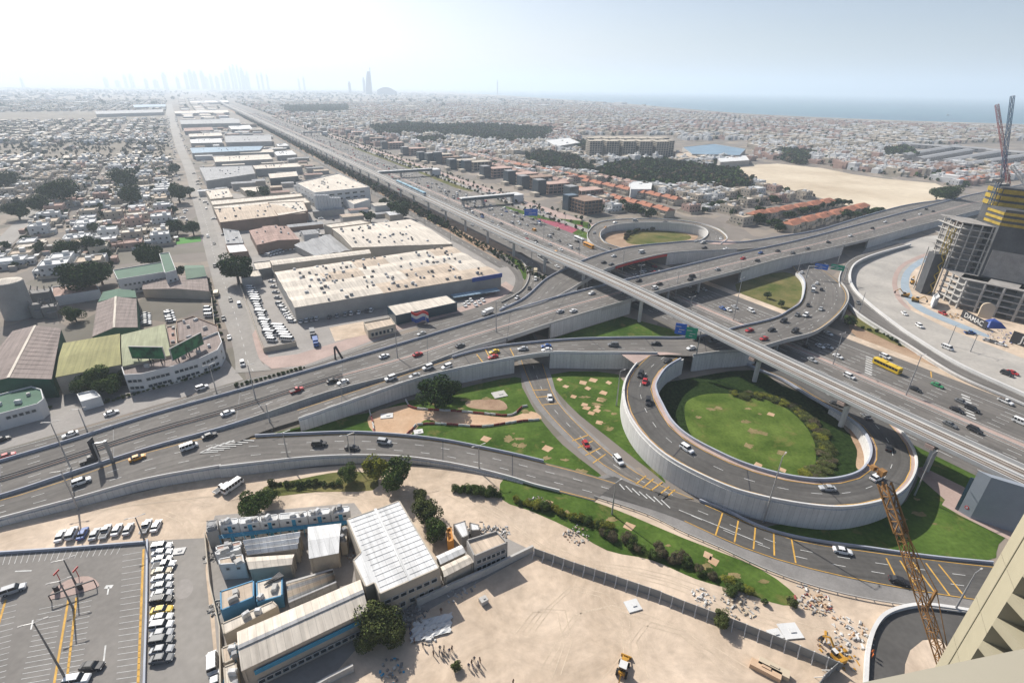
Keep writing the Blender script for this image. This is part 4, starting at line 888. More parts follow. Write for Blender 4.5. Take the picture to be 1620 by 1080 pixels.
# ------------------------------------------------------------------ works camp at the bottom
def cabin(px, z, wm, rm, label, **k): return flat('cabin', label, px, z, wm, rm, cat='cabin', par=.12, vents=2, **k)
camp = polygon('camp_yard', [(330, 850), (340, 815), (560, 795), (640, 900), (800, 850), (845, 872), (740, 930), (640, 985), (560, 1030), (480, 1120), (350, 1120)], Z2, m_pave_g)
polygon('shade_yard', [(450, 1120), (560, 1040), (640, 990), (660, 1080), (640, 1120)], Z2-.01, m_sand)
row = [(347, 377, 822, 819), (378, 410, 819, 816), (411, 440, 816, 813), (441, 486, 812, 808), (487, 522, 807, 803), (523, 553, 803, 800)]
for i, (x0, x1, y0, y1) in enumerate(row):
    b, P = cabin([(x0, y0), (x1, y1), (x1, y1+9), (x0, y0+10)], 5.6, m_wall_w, m_roof_w, 'white two storey site cabin with teal door, %s of the northern row' % ['first', 'second', 'third', 'fourth', 'fifth', 'last'][i])
    A, B = G(x0, y0+10, 5.6), G(x1, y1+9, 5.6)
    windows(b, A, B, 3.9, 2, 1, 1); windows(b, A, B, .9, 2, 1, 1)
    dm = MB(); dm.hexa([(-.5, -.06, 0), (.5, -.06, 0), (.5, .02, 0), (-.5, .02, 0)], [(-.5, -.06, 2.1), (.5, -.06, 2.1), (.5, .02, 2.1), (-.5, .02, 2.1)]); me = dm.mesh('door', m_teal)
    windows(b, A, B, 3.0, 1, name='door', me=me); windows(b, A, B, .1, 1, name='door', me=me)
A, B = G(347, 832, 5.6), G(553, 809, 5.6); d = (B-A).normalized(); out = Vector((d.y, -d.x, 0)); L = (B-A).length
gal = root('gallery', Vector((A.x, A.y, 0)), 'teal steel access gallery along the northern row of site cabins', 'gallery')
mb = LMB(gal.location); A0 = Vector((A.x, A.y, 0))
mb.hexa([A0+Vector((0, 0, 2.8))+out*.2, A0+d*L+Vector((0, 0, 2.8))+out*.2, A0+d*L+out*1.6+Vector((0, 0, 2.8)), A0+out*1.6+Vector((0, 0, 2.8))], [A0+Vector((0, 0, 2.95))+out*.2, A0+d*L+Vector((0, 0, 2.95))+out*.2, A0+d*L+out*1.6+Vector((0, 0, 2.95)), A0+out*1.6+Vector((0, 0, 2.95))]); mb.build('walkway', m_teal, gal)
mb = LMB(gal.location)
for z in (3.5, 4.0): mb.bar(A0+out*1.6+Vector((0, 0, z)), A0+d*L+out*1.6+Vector((0, 0, z)), .1)
for k in range(int(L/3)+1): mb.bar(A0+d*k*3+out*1.6, A0+d*k*3+out*1.6+Vector((0, 0, 4)), .14)
mb.build('railing', m_teal, gal)
cabin([(327, 824), (344, 821), (345, 838), (326, 843)], 5.4, m_wall_g, m_roof_gy, 'grey metal cabin turned end on at the corner of the camp')
cabin([(341, 864), (381, 855), (383, 862), (342, 871)], 5, m_wall_w, m_roof_pk, 'cabin with a worn brownish roof, upper of the corner pair')
cabin([(340, 872), (380, 863), (381, 869), (341, 878)], 5, m_wall_w, m_roof_w, 'white roofed cabin between the two corner cabins')
b, _ = cabin([(345, 884), (384, 876), (387, 890), (347, 893)], 5.2, m_wall_w, m_roof_cr2, 'two storey cabin with tan roof and teal porch'); windows(b, G(347, 893, 5.2), G(387, 890, 5.2), 3.2, 2, 1, 1)
for i, f in enumerate((0, 1, 2)):
    P0 = [(384+i*2.5, 855+i*8), (476-i*2, 841+i*9.3), (475-i*2, 849+i*9.3), (386+i*2.5, 862+i*8)]
    gable('dormitory', 'striped white roofed dormitory, %s of three joined together' % ['farthest', 'middle', 'nearest'][i], P0, 5, .7, m_wall_c, m_roof_w, cat='dormitory', over=0)
gable('dormitory', 'cream roofed dormitory with teal door in front of the striped roofs', [(389, 882), (466, 877), (462, 893), (394, 901)], 4.6, .5, m_wall_c, m_roof_cr, cat='dormitory')
gable('store_shed', 'square shed with ribbed grey white roof beside the big hall', [(487, 834), (540, 828), (536, 875), (489, 884)], 5, .6, m_wall_c, m_roof_w, cat='shed', rib=2.2)
cabin([(541, 832), (550, 832), (548, 857), (538, 858)], 4.6, m_wall_c, m_roof_cr, 'narrow cream cabin squeezed between square shed and big hall')
# big hall
hall = [(548, 821), (609, 800), (632, 791), (696, 898), (600, 940), (592, 922), (578, 929), (558, 886), (570, 874)]
b, P = flat('hall', 'largest building of the camp with a ribbed grey white metal roof', hall, 8, m_wall_c, m_roof_w, cat='hall', par=.1)
W = [G(x, y, 8) for x, y in hall]; c = b.location
rb = LMB(c)
for k in range(1, 26):
    t = k/26; p = W[0].lerp(W[8], min(1, t*1.35)) if t < .74 else W[8].lerp(W[4], (t-.74)/.26*.0)
up, dn = (W[2]-W[0]), (W[4]-W[3])
nrib = 15
for k in range(1, nrib):
    t = k/nrib; a = W[2].lerp(W[3], t); e = a+(W[0]-W[2])*(.97 if t < .82 else .93); 
    e2 = a+(W[4]-W[3])*.97
    q = a+(W[0]-W[2]).lerp(W[4]-W[3], t)*.95
    rb.bar(a+Vector((0, 0, .04)), q+Vector((0, 0, .04)), .1, h=.07)
rb.build('roof_ribs', m_roof_w, b, kind='stuff')
rb = LMB(c); rb.bar(W[2].lerp(W[0], .47)+Vector((0, 0, .12)), W[3].lerp(W[4], .5)+Vector((0, 0, .12)), .7, h=.2); rb.build('ridge_cap', m_roof_w, b)
windows(b, W[4], W[3], 4.2, 7, 1.6, 1.3, .05); windows(b, W[4], W[3], 1, 5, 1.4, 1.6, .1)
# long dormitory
b, P = gable('dormitory', 'long dormitory with pale roof, teal window grilles and outside stair', [(375, 1000), (570, 917), (583, 966), (382, 1062)], 7, 1.1, m_wall_c, m_roof_cr, cat='dormitory', cap=m_roof_gy, rib=3)
A, B = G(382, 1062, 7), G(583, 966, 7)
me = win_mesh(1.5, 1.3)
mb = MB(); mb.hexa([(-.8, -.12, 0), (.8, -.12, 0), (.8, .02, 0), (-.8, .02, 0)], [(-.8, -.12, 1.3), (.8, -.12, 1.3), (.8, .02, 1.3), (-.8, .02, 1.3)]); tg = mb.mesh('grille', m_teal)
windows(b, A, B, 4.4, 14, name='window_grille', me=tg); windows(b, A, B, 1.1, 14)
st = root('outside_stair', G(372, 1062), 'bright blue steel stair at the end of the long dormitory', 'stair')
mb = MB()
for k in range(14): mb.box((0, -3.5+k*.5, .3+k*.26), (1.1, .35, .06), 0)
mb.build('tread', m_teal, st); mb = MB(); mb.bar((-.6, -3.6, .2), (-.6, 3.2, 3.7), .12, h=.3); mb.bar((.6, -3.6, .2), (.6, 3.2, 3.7), .12, h=.3); mb.bar((.6, -3.6, 1.2), (.6, 3.2, 4.7), .07); mb.bar((-.6, -3.6, 1.2), (-.6, 3.2, 4.7), .07)
for k in range(6): mb.bar((.6, -3.4+k*1.3, .2+k*.67), (.6, -3.4+k*1.3, 1.3+k*.67), .06); mb.bar((-.6, -3.4+k*1.3, .2+k*.67), (-.6, -3.4+k*1.3, 1.3+k*.67), .06)
mb.build('stair_frame', m_teal, st)
cabin([(348, 935), (402, 917), (402, 944), (349, 966)], 4.6, mat('wall_blue', (.07, .22, .36), .7, .1, .3), m_roof_cr2, 'cabin with bright blue walls and a worn tan roof')
cabin([(405, 920), (447, 909), (447, 942), (406, 953)], 3.8, mat('wall_blue', (.05, .25, .45)), m_roof_cr, 'open yard cabin with blue frame and timber on its roof')
cabin([(350, 986), (432, 950), (440, 958), (354, 1004)], 3.6, m_wall_c, m_roof_cr, 'long narrow cream cabin behind the long dormitory')
cabin([(350, 1024), (376, 1014), (376, 1040), (353, 1050)], 3.4, m_wall_c, m_roof_cr2, 'small cream cabin at the head of the alley, upper one')
cabin([(353, 1054), (374, 1046), (378, 1090), (356, 1092)], 3.4, m_wall_c, m_roof_cr, 'small cream cabin at the head of the alley, lower one')
for i in range(9):
    t = i/9; a = G(453+i*.4, 923+i*3.6, 2.2); e = G(527+i*.6, 902+i*2.2, 2.2); mb = MB()
    mb.bar(a, e, .9, h=.5); mb.bar(a-Vector((0, 0, 1.1)), e-Vector((0, 0, 1.1)), 1.0, h=1.6)
    tag(mb.build('panel_stack', rnd.choice([m_roof_cr2, m_conc, m_roof_gy])), 'long stack of roof panels beside the long dormitory', 'stack', 'stacks of panels in the camp')
for i in range(5):
    mb = MB(); a = G(418+i*3, 925-i*1.5, 4.2); mb.bar(a, a+Vector((2.2, 3.6-i*.5, 0)), .3); tag(mb.build('timber_beam', m_dark), 'dark timber beam lying on the open blue framed cabin', 'beam', 'timber on the cabin roof')
# right part of the camp
gable('shed', 'pale roofed shed nearer the big hall, upper of two beside it', [(690, 880), (730, 862), (737, 874), (697, 893)], 4.2, .4, m_wall_c, m_roof_w, cat='shed', rib=2.5)
gable('shed', 'white roofed shed below the upper shed beside the big hall', [(697, 897), (740, 877), (750, 889), (703, 913)], 4.2, .4, m_wall_c, m_roof_cr, cat='shed', rib=2.5)
b, P = flat('workshop', 'square two storey workshop with sandy roof and open gallery', [(738, 856), (786, 841), (803, 860), (750, 882)], 6, m_wall_g, m_roof_cr2, cat='workshop', par=.6)
windows(b, G(750, 882, 6), G(803, 860, 6), 3.4, 6, 1.6, 1.4); windows(b, G(750, 882, 6), G(803, 860, 6), .6, 6, 1.6, 1.8)
flat('shed', 'tilted white sheet roof shelter beside the scrap pile', [(717, 829), (736, 823), (742, 846), (731, 851)], 3.5, m_conc_d, m_roof_w, cat='shed', par=.05)
flat('shed', 'small white sheet roof shelter right of the tilted one', [(743, 826), (757, 829), (760, 838), (745, 839)], 3, m_conc_d, m_roof_w, cat='shed', par=.05)
flat('shed', 'orange tank shelter between the trees and the shed', [(706, 838), (714, 835), (718, 856), (708, 859)], 3, mat('orange_paint', (.5, .22, .04), .6), mat('orange_paint', (.5, .22, .04)), cat='shed')
# compound walls
def panels(name, pts, h, label, m, pm, step=3.0, z=0, cat='fence'):
    w = [G(x, y, z) for x, y in pts]; S = arclen(w); rt = root(name, w[0], label, cat)
    mb = MB(); mb.hexa([(.08, -.06, .1), (step-.08, -.06, .1), (step-.08, .06, .1), (.08, .06, .1)], [(.08, -.06, h), (step-.08, -.06, h), (step-.08, .06, h), (.08, .06, h)]); pme = mb.mesh('panel', m)
    mb = MB(); mb.box((0, 0, 0), (.22, .22, h+.15)); mb.bar((0, 0, h*.8), (0, -1.4, 0), .14); qme = mb.mesh('post', pm)
    s = 0
    while s < S[-1]:
        p, d = sample(w, s, S); a = math.atan2(d.y, d.x)
        add('panel', pme, rt, loc=p-w[0], rz=a); add('post', qme, rt, loc=p-w[0], rz=a); s += step
    return rt
m_pan = mat('fence_panel', (.23, .235, .23), .7, .08, .3)
panels('hoarding_fence', [(845, 878), (900, 898), (960, 918), (1030, 942), (1080, 962), (1160, 992), (1240, 1024), (1320, 1058)], 2.6, 'long grey panel hoarding crossing the sand with white posts', m_pan, m_conc_w, 2.7)
panels('hoarding_fence', [(1322, 1058), (1300, 1078), (1285, 1100)], 2.4, 'short return of grey hoarding at the bottom beside the dumped rubble', m_pan, m_conc_w, 2.7)
sweep('camp_wall', [G(x, y) for x, y in [(843, 872), (800, 893), (770, 908), (720, 930), (660, 958)]], [(-.3, 0), (-.3, 2.2), (.3, 2.2), (.3, 0)], m_conc, label='thick pale wall between the camp sheds and the open sand', cat='wall')
sweep('camp_wall', [G(x, y) for x, y in [(326, 850), (334, 930), (350, 1000), (352, 1090)]], [(-.12, 0), (-.12, 2.0), (.12, 2.0), (.12, 0)], m_wall_c, label='cream boundary wall between the alley and the camp', cat='wall')
sweep('camp_wall', [G(x, y) for x, y in [(560, 1060), (520, 1080), (470, 1110)]], [(-.3, 0), (-.3, 2.0), (.3, 2.0), (.3, 0)], m_conc, label='pale low wall along the foot of the long dormitory', cat='wall')
sweep('car_park_barrier', [G(x, y) for x, y in [(-60, 881), (0, 876), (120, 868), (231, 859)]], [(-.2, 0), (-.2, .9), (.2, .9), (.2, 0)], m_par, label='blue grey barrier along the sandy side of the car park', cat='barrier')
sweep('car_park_barrier', [G(x, y) for x, y in [(234, 856), (233, 960), (229, 1100), (225, 1200)]], [(-.2, 0), (-.2, .9), (.2, .9), (.2, 0)], m_par, label='blue grey barrier between the car park and the parked car row', cat='barrier')

# car park markings
mb = MB()
def seg(x1, y1, x2, y2, w, z=Z2+.03, B=None):
    a, b = G(x1, y1, z), G(x2, y2, z); d = (b-a).normalized(); n = Vector((-d.y, d.x, 0))*w/2; (B or mb).quad(a-n, b-n, b+n, a+n)
for i in range(24):
    y = 872+i*9.8; x = 229-(y-872)*.02; seg(x-35-(i*.3), y+5.5, x-3, y, .1)
for i in range(20): seg(4+i*9.5, 893-i*.9, 9+i*9.7, 877-i*.9, .1)
for i in range(16):
    y = 955+i*8.5; seg(145-i*1.2, y-6, 113-i*1.8, y+1, .1); seg(100-i*1.6, y, 62-i*2.2, y+8, .1)
for i in range(15):
    y = 950+i*9.5; seg(28-i*1.5, y-4, -10-i, y+5, .1)
mb.build('parking_lines', m_white, kind='structure')
mb = MB(); seg(227, 868, 218, 1090, .5); seg(108, 948, 84, 1090, .45); seg(121, 944, 104, 1090, .45); seg(9, 948, -6, 1000, .45); mb.build('yellow_kerb_lines', m_yellow, kind='structure')
mb = MB(); seg(170, 940, 172, 928, .3); seg(166, 928, 178, 927, 1); seg(49, 995, 52, 980, .3); seg(164, 1045, 167, 1020, .3); seg(24, 903, 50, 902, .3); mb.build('direction_arrows', m_white, kind='structure')
polygon('traffic_island', [(78, 948), (92, 926), (115, 914), (140, 911), (154, 920), (150, 930)], Z2+.1, m_pave, smooth=3)
polygon('manhole_patch', [(285, 918), (300, 917), (306, 930), (298, 943), (284, 947), (277, 938)], Z2+.02, m_pave_g, smooth=4)
# ------------------------------------------------------------------ trees
def leafmat(n, c, v=.35): return mat(n, c, .9, v, .5, bump=0, spec=.03)
m_leaf = leafmat('foliage_dark', (.028, .05, .018)); m_leaf2 = leafmat('foliage_green', (.05, .085, .022)); m_leaf3 = leafmat('foliage_olive', (.075, .085, .03)); m_leaf4 = leafmat('foliage_yellow', (.22, .22, .03)); m_leaf5 = leafmat('foliage_grey_brown', (.12, .095, .06))
m_bark = mat('bark', (.11, .08, .06), .95)
def crown_mesh(name, m, nq, size, blobs, seed, flat=.92, r=1.0):
    g = np.random.default_rng(seed)
    th = g.uniform(0, 2*np.pi, blobs); rad = np.sqrt(g.uniform(0, 1, blobs))*.62; bz = g.uniform(-.25, .55, blobs)*flat
    C = np.stack([np.cos(th)*rad, np.sin(th)*rad, bz], 1); C[0] = (0, 0, .1); br = g.uniform(.28, .5, blobs); br[0] = .55
    k = g.integers(0, blobs, nq); d = g.normal(size=(nq, 3)); d /= np.linalg.norm(d, axis=1)[:, None]
    rr = br[k]*g.uniform(.55, 1.05, nq)**.5
    P = (C[k]+d*rr[:, None]*np.array([1, 1, flat]))*r
    n = d+g.normal(size=(nq, 3))*.6; n /= np.linalg.norm(n, axis=1)[:, None]
    a = np.cross(n, g.normal(size=(nq, 3))); a /= np.linalg.norm(a, axis=1)[:, None]; b = np.cross(n, a)
    s = (size*g.uniform(.6, 1.3, nq))[:, None]
    V = np.stack([P-a*s-b*s*.7, P+a*s-b*s*.6, P+a*s*.8+b*s*.7, P-a*s*.7+b*s*.8], 1).reshape(-1, 3)
    return V
def quads_mesh(name, V, mats, mi=None):
    nq = len(V)//4; me = bpy.data.meshes.new(name); me.vertices.add(len(V)); me.vertices.foreach_set('co', V.astype(np.float32).ravel())
    me.loops.add(len(V)); me.loops.foreach_set('vertex_index', np.arange(len(V), dtype=np.int32)); me.polygons.add(nq)
    me.polygons.foreach_set('loop_start', np.arange(0, len(V), 4, dtype=np.int32))
    for m in mats: me.materials.append(m)
    if mi is not None: me.polygons.foreach_set('material_index', mi.astype(np.int32))
    me.update(); me.validate(); return me
_g = np.random.default_rng(5)
def crown2(n, sz, bl, sd, a, b): return quads_mesh('crown', crown_mesh('c', None, n, sz, bl, sd, r=1), [a, b], (_g.random(n) < .35).astype(int))
m_leafl = leafmat('foliage_sunlit', (.10, .125, .04)); m_leafo = leafmat('foliage_sunlit_dull', (.085, .09, .05))  # paler leaf tones mixed in at random, for variety and as painted sunlit leaves
CR_HI = [[crown2(5200, .042, 16, 10+i, m, m2) for i in range(3)] for m, m2 in ((m_leaf, m_leaf2), (m_leaf2, m_leafl), (m_leaf3, m_leafl), (m_leaf4, m_leafl), (m_leaf5, m_leafo))]
CR_LO = [[crown2(900, .10, 12, 40+i, m, m2) for i in range(3)] for m, m2 in ((m_leaf, m_leaf2), (m_leaf2, m_leafo), (m_leaf3, m_leafl))]
mbt = MB(); mbt.cyl((0, 0, 0), .08, .55, 8, r2=.055)
for k in range(5):
    a = k*1.26; mbt.bar((0, 0, .42+k*.03), (math.cos(a)*.4, math.sin(a)*.4, .85), .045)
TRUNK = mbt.mesh('trunk', m_bark)
def tree(p, r, label, ci=0, hi=True, group=None, h=None, name='tree', cat='tree'):
    t = bpy.data.objects.new(name, None); COL.objects.link(t); t.location = p; t.rotation_euler.z = rnd.uniform(0, 6); t.empty_display_size = .5
    t.scale = (r, r, r); tag(t, label, cat, group)
    set_ = CR_HI if hi else CR_LO
    c = add('crown', rnd.choice(set_[min(ci, len(set_)-1)]), t, loc=(0, 0, .82)); s = rnd.uniform(.9, 1.1); c.scale = (s, 1/s, rnd.uniform(.85, 1.1)); c.rotation_euler.z = rnd.uniform(0, 6)
    add('trunk', TRUNK, t); return t
# near trees: centre of crown in the photo, radius in pixels
near = [(688, 618, 24, 0, 'large round dark tree against the upper ramp wall'), (712, 612, 14, 0, 'smaller dark tree touching the large one by the ramp wall'), (594, 738, 19, 3, 'yellow green tree above the camp hall'), (626, 748, 25, 1, 'big green tree right of the yellow green one'), (549, 748, 14, 1, 'small round green tree left of the yellow green one'), (398, 795, 22, 1, 'big tree shading the sand behind the cabins'), (425, 782, 13, 1, 'smaller tree behind the big one above the cabins'), (676, 805, 19, 2, 'tall tree at the upper corner of the big hall'), (690, 835, 17, 1, 'dense tree at the middle of the hall side'), (664, 782, 11, 2, 'thin topped tree at the top of the hall side'), (600, 982, 30, 2, 'largest olive green tree at the lower corner of the big hall'), (622, 1000, 20, 2, 'second olive tree crowding the largest one by the hall'), (582, 1008, 18, 2, 'olive tree in front of the long dormitory'), (1142, 978, 14, 2, 'sparse light tree growing through the hoarding fence'), (722, 1052, 8, 2, 'small sparse tree near the standing workers'), (148, 592, 20, 1, 'green courtyard tree in front of the yellow olive roof'), (170, 605, 17, 1, 'second courtyard tree beside the curved office front'), (130, 608, 14, 1, 'courtyard tree nearest the gatehouse'), (186, 596, 12, 1, 'small courtyard tree against the white office front'), (372, 421, 24, 0, 'big dark street tree beside the car yard'), (116, 495, 12, 1, 'lone green tree among the old works'), (128, 432, 30, 0, 'dark tree mass above the old works'), (155, 428, 18, 0, 'dark tree right of the mass above the old works'), (235, 402, 20, 0, 'dark tree beside the stair tower'), (205, 305, 17, 0, 'big dark round tree at the head of the side street'), (303, 357, 12, 0, 'round dark tree beside the green pitch'), (277, 357, 11, 0, 'dark tree left of the round one by the pitch'), (280, 302, 15, 0, 'dark tree at the street verge, left of a pair'), (298, 300, 9, 0, 'dark tree at the street verge, right of a pair'), (276, 264, 9, 0, 'dark tree standing alone on the verge of the main street'), (195, 278, 18, 0, 'wide dark tree cluster in the western district'), (95, 297, 22, 0, 'long dark tree cluster among the western houses'), (75, 300, 14, 0, 'dark tree at the left of the long cluster'), (150, 385, 15, 0, 'dark tree beside the terracotta edged house'), (105, 390, 16, 0, 'dark tree left of the terracotta edged house'), (60, 320, 14, 0, 'dark tree at the bend of the side street'), (25, 330, 14, 0, 'dark tree near the left edge of the district'), (8, 281, 14, 0, 'dark tree at the very left edge of the picture'), (285, 428, 7, 0, 'small dark tree beside the green hipped roof'), (418, 302, 9, 0, 'dark tree beside the low square store'), (397, 305, 7, 2, 'grey green tree beside the low square store'), (573, 338, 8, 0, 'dark tree behind the huge smooth roof, left one'), (585, 340, 9, 0, 'dark tree behind the huge smooth roof, middle one'), (560, 340, 6, 1, 'small tree behind the huge smooth roof'), (608, 318, 9, 0, 'dark tree near the metro beside the office block'), (634, 330, 12, 0, 'darkest tree near the metro beside the office block'), (622, 326, 9, 0, 'tree squeezed between two dark ones near the metro'), (1345, 505, 9, 1, 'green tree beside the curved road wall'), (1215, 465, 6, 1, 'small round bush tree on the earth by the half flyover'), (1237, 478, 6, 1, 'second round bush tree by the half flyover'), (1502, 303, 14, 0, 'dark tree at the corner of the sand field'), (1485, 303, 10, 0, 'smaller dark tree left of the one by the sand field'), (1210, 950, 5, 1, 'small rounded bush at the tip of the grass bank'), (1254, 951, 8, 3, 'bright green round bush at the tip of the grass bank')]
TREES = []
for x, y, r, ci, lab in near:
    # the crown centre stands about 1.1 r above the ground
    d0 = (G(x, y)-EYE).length; R = r/FPX*d0*1.0
    for _ in range(3):
        q = G(x, y, R*1.0); R = r*1.16*(q-EYE).dot(FW)/FPX/.92
    q = G(x, y, R*1.0); q.z = .03
    tree(q, R, lab, ci, hi=r > 9)
# hedges and bushes
def bushes(pts, n, r, cis, lab, grp, name='bush', jit=1.2, cat='bush'):
    w = [G(x, y) for x, y in pts]; S = arclen(w)
    for k in range(n):
        p, d = sample(w, S[-1]*(k+.5)/n, S); q = p+Vector((rnd.uniform(-jit, jit), rnd.uniform(-jit, jit), -.25*r))
        b_ = tree(q, r*rnd.uniform(.7, 1.25), lab, rnd.choice(cis), hi=r > 1.2, group=grp, name=name, cat=cat)
        if 'curved hedge' in grp: b_.scale.z *= .5
bushes([(718, 776), (790, 785)], 12, 1.7, [1], 'dense green hedge bush on the sand above the camp', 'hedge above the camp', jit=.4)
bushes([(425, 766), (470, 768), (540, 766)], 16, 1.1, [1, 1, 2], 'low hedge bush along the grass patch below the ramp', 'hedge below the ramp', jit=.5)
bushes([(815, 795), (860, 803), (905, 820), (968, 838)], 24, 1.5, [3, 3, 1], 'yellow green hedge bush along the grass bank', 'yellow hedge along the grass bank', jit=.6)
bushes([(960, 845), (1010, 868), (1060, 880), (1110, 905), (1180, 938)], 26, 1.6, [1, 4, 4, 3, 1], 'mixed shrub at the sandy edge of the grass bank', 'shrubs at the edge of the bank', jit=2.2)
bushes([(1165, 625), (1215, 628), (1260, 645), (1295, 680), (1308, 715), (1300, 745), (1275, 752)], 105, 2.1, [2, 2, 2, 4, 3], 'olive shrub of the curved hedge inside the big loop', 'curved hedge inside the loop', jit=1.7)
bushes([(988, 380), (992, 372), (1010, 366), (1035, 365)], 12, 2.0, [0, 4], 'dark shrub round the lawn inside the far ring', 'shrubs in the far ring', jit=1.0)
bushes([(1360, 518), (1400, 530), (1425, 548)], 8, 1.2, [0], 'low dark hedge bush beside the curved road', 'hedge by the curved road', jit=.5)
bushes([(352, 545), (335, 470), (328, 440)], 12, 1.5, [1], 'bush against the wall of the green works', 'bushes along the street wall', jit=.5)
bushes([(372, 612), (430, 596), (485, 581)], 16, .9, [1], 'low hedge bush between frontage road and crossroad', 'hedge beside the crossroad', jit=.2)
bushes([(160, 640), (220, 622), (300, 600), (350, 583)], 26, .9, [1, 3], 'bright green hedge bush below the curved office front', 'hedge of the office front', jit=.2)
bushes([(0, 668), (50, 656), (82, 645)], 10, .9, [3, 1], 'bright hedge bush below the corner building', 'hedge of the corner building', jit=.2)
# hedge and trees along the metro line (too many and too small to pick apart)
def mass(name, cells, mats, label, kind='stuff', nq=34):
    base = [crown_mesh('c', None, nq, .30, 6, 70+i, r=1) for i in range(5)]
    Vs = []; mi = []
    for (x, y, z, r, m) in cells:
        B = base[rnd.randrange(5)]; a = rnd.uniform(0, 6.28); c, s = math.cos(a), math.sin(a)
        V = B*r; V = np.stack([V[:, 0]*c-V[:, 1]*s+x, V[:, 0]*s+V[:, 1]*c+y, V[:, 2]+z+r*.62], 1); Vs.append(V); mi.append(np.full(nq, m))
    me = quads_mesh(name, np.concatenate(Vs), mats, np.concatenate(mi)); return add(name, me, kind=kind, label=label)
cells = []
s = 215
while s < 2600:
    for a in (174, 178):
        if s > 400 or a < 180:
            c = HW(s+rnd.uniform(-2, 2), a+rnd.uniform(-2, 2)); r = rnd.uniform(1.2, 2.0) if s < 420 else rnd.uniform(2.2, 4.4); cells.append((c.x, c.y, 0, r, rnd.choice([0, 0, 1, 2])))
    s += 3.5 if s < 700 else 7
mass('hedge', cells, [m_leaf, m_leaf2, m_leaf5], 'dark hedge and shrubs along the foot of the metro viaduct')

# ------------------------------------------------------------------ the city
def street_a(s):
    t = [(-1e4, -5), (305, -5.8), (379, -7.9), (513, -9.6), (674, -13), (922, -18.5), (1852, -40), (3824, -77), (20000, -200)]
    for (s0, a0), (s1, a1) in zip(t, t[1:]):
        if s <= s1: return a0+(a1-a0)*(s-s0)/(s1-s0)
SANDF = [(1120, 262), (1230, 252), (1400, 276), (1500, 290), (1510, 320), (1440, 340), (1380, 340), (1320, 325), (1180, 290)]
GREENW = [(-100, 462), (0, 455), (10, 425), (62, 425), (80, 440), (160, 440), (175, 405), (240, 385), (330, 395), (360, 430), (400, 600), (-100, 700)]
HARD = [[(1172, 378), (1172, 330), (1300, 312), (1385, 322), (1300, 372)], [(905, 300), (925, 286), (1080, 318), (1065, 345)], [(915, 214), (1070, 214), (1070, 252), (915, 252)], [(1070, 222), (1185, 222), (1195, 252), (1075, 255)], [(1420, 232), (1640, 222), (1640, 262), (1425, 262)], [(585, 238), (870, 330), (930, 345), (970, 345), (870, 296), (620, 225)]]
WOODS = [[(588, 203), (640, 199), (700, 202), (760, 200), (872, 208), (862, 224), (800, 228), (740, 221), (680, 214), (600, 216)], [(655, 222), (702, 219), (706, 229), (660, 230)], [(942, 276), (975, 262), (1040, 256), (1100, 266), (1160, 272), (1191, 288), (1183, 299), (1120, 302), (1060, 297), (1010, 300), (945, 287)], [(832, 249), (850, 243), (905, 250), (937, 268), (935, 280), (880, 268), (834, 258)], [(995, 288), (1030, 287), (1030, 303), (1000, 303)], [(880, 226), (960, 228), (1010, 240), (1000, 246), (900, 236)], [(1240, 238), (1290, 244), (1270, 262), (1235, 255)], [(1400, 240), (1440, 238), (1445, 250), (1405, 252)], [(445, 170), (550, 168), (550, 178), (460, 180)]]
def blocked(x, y, s, a):
    if any(inside(x, y, h) for h in HARD) or any(inside(x, y, w) for w in WOODS): return True
    return False
coast_px = coast
def coast_y(x):
    for (x0, y0), (x1, y1) in zip(coast_px, coast_px[1:]):
        if x <= x1: return y0+(y1-y0)*max(0, (x-x0))/(x1-x0)
    return 200
m_villa = [m_wall_c, m_wall_w, mat('wall_pink', (.42, .29, .24), .9, .12, .1), m_wall_g]
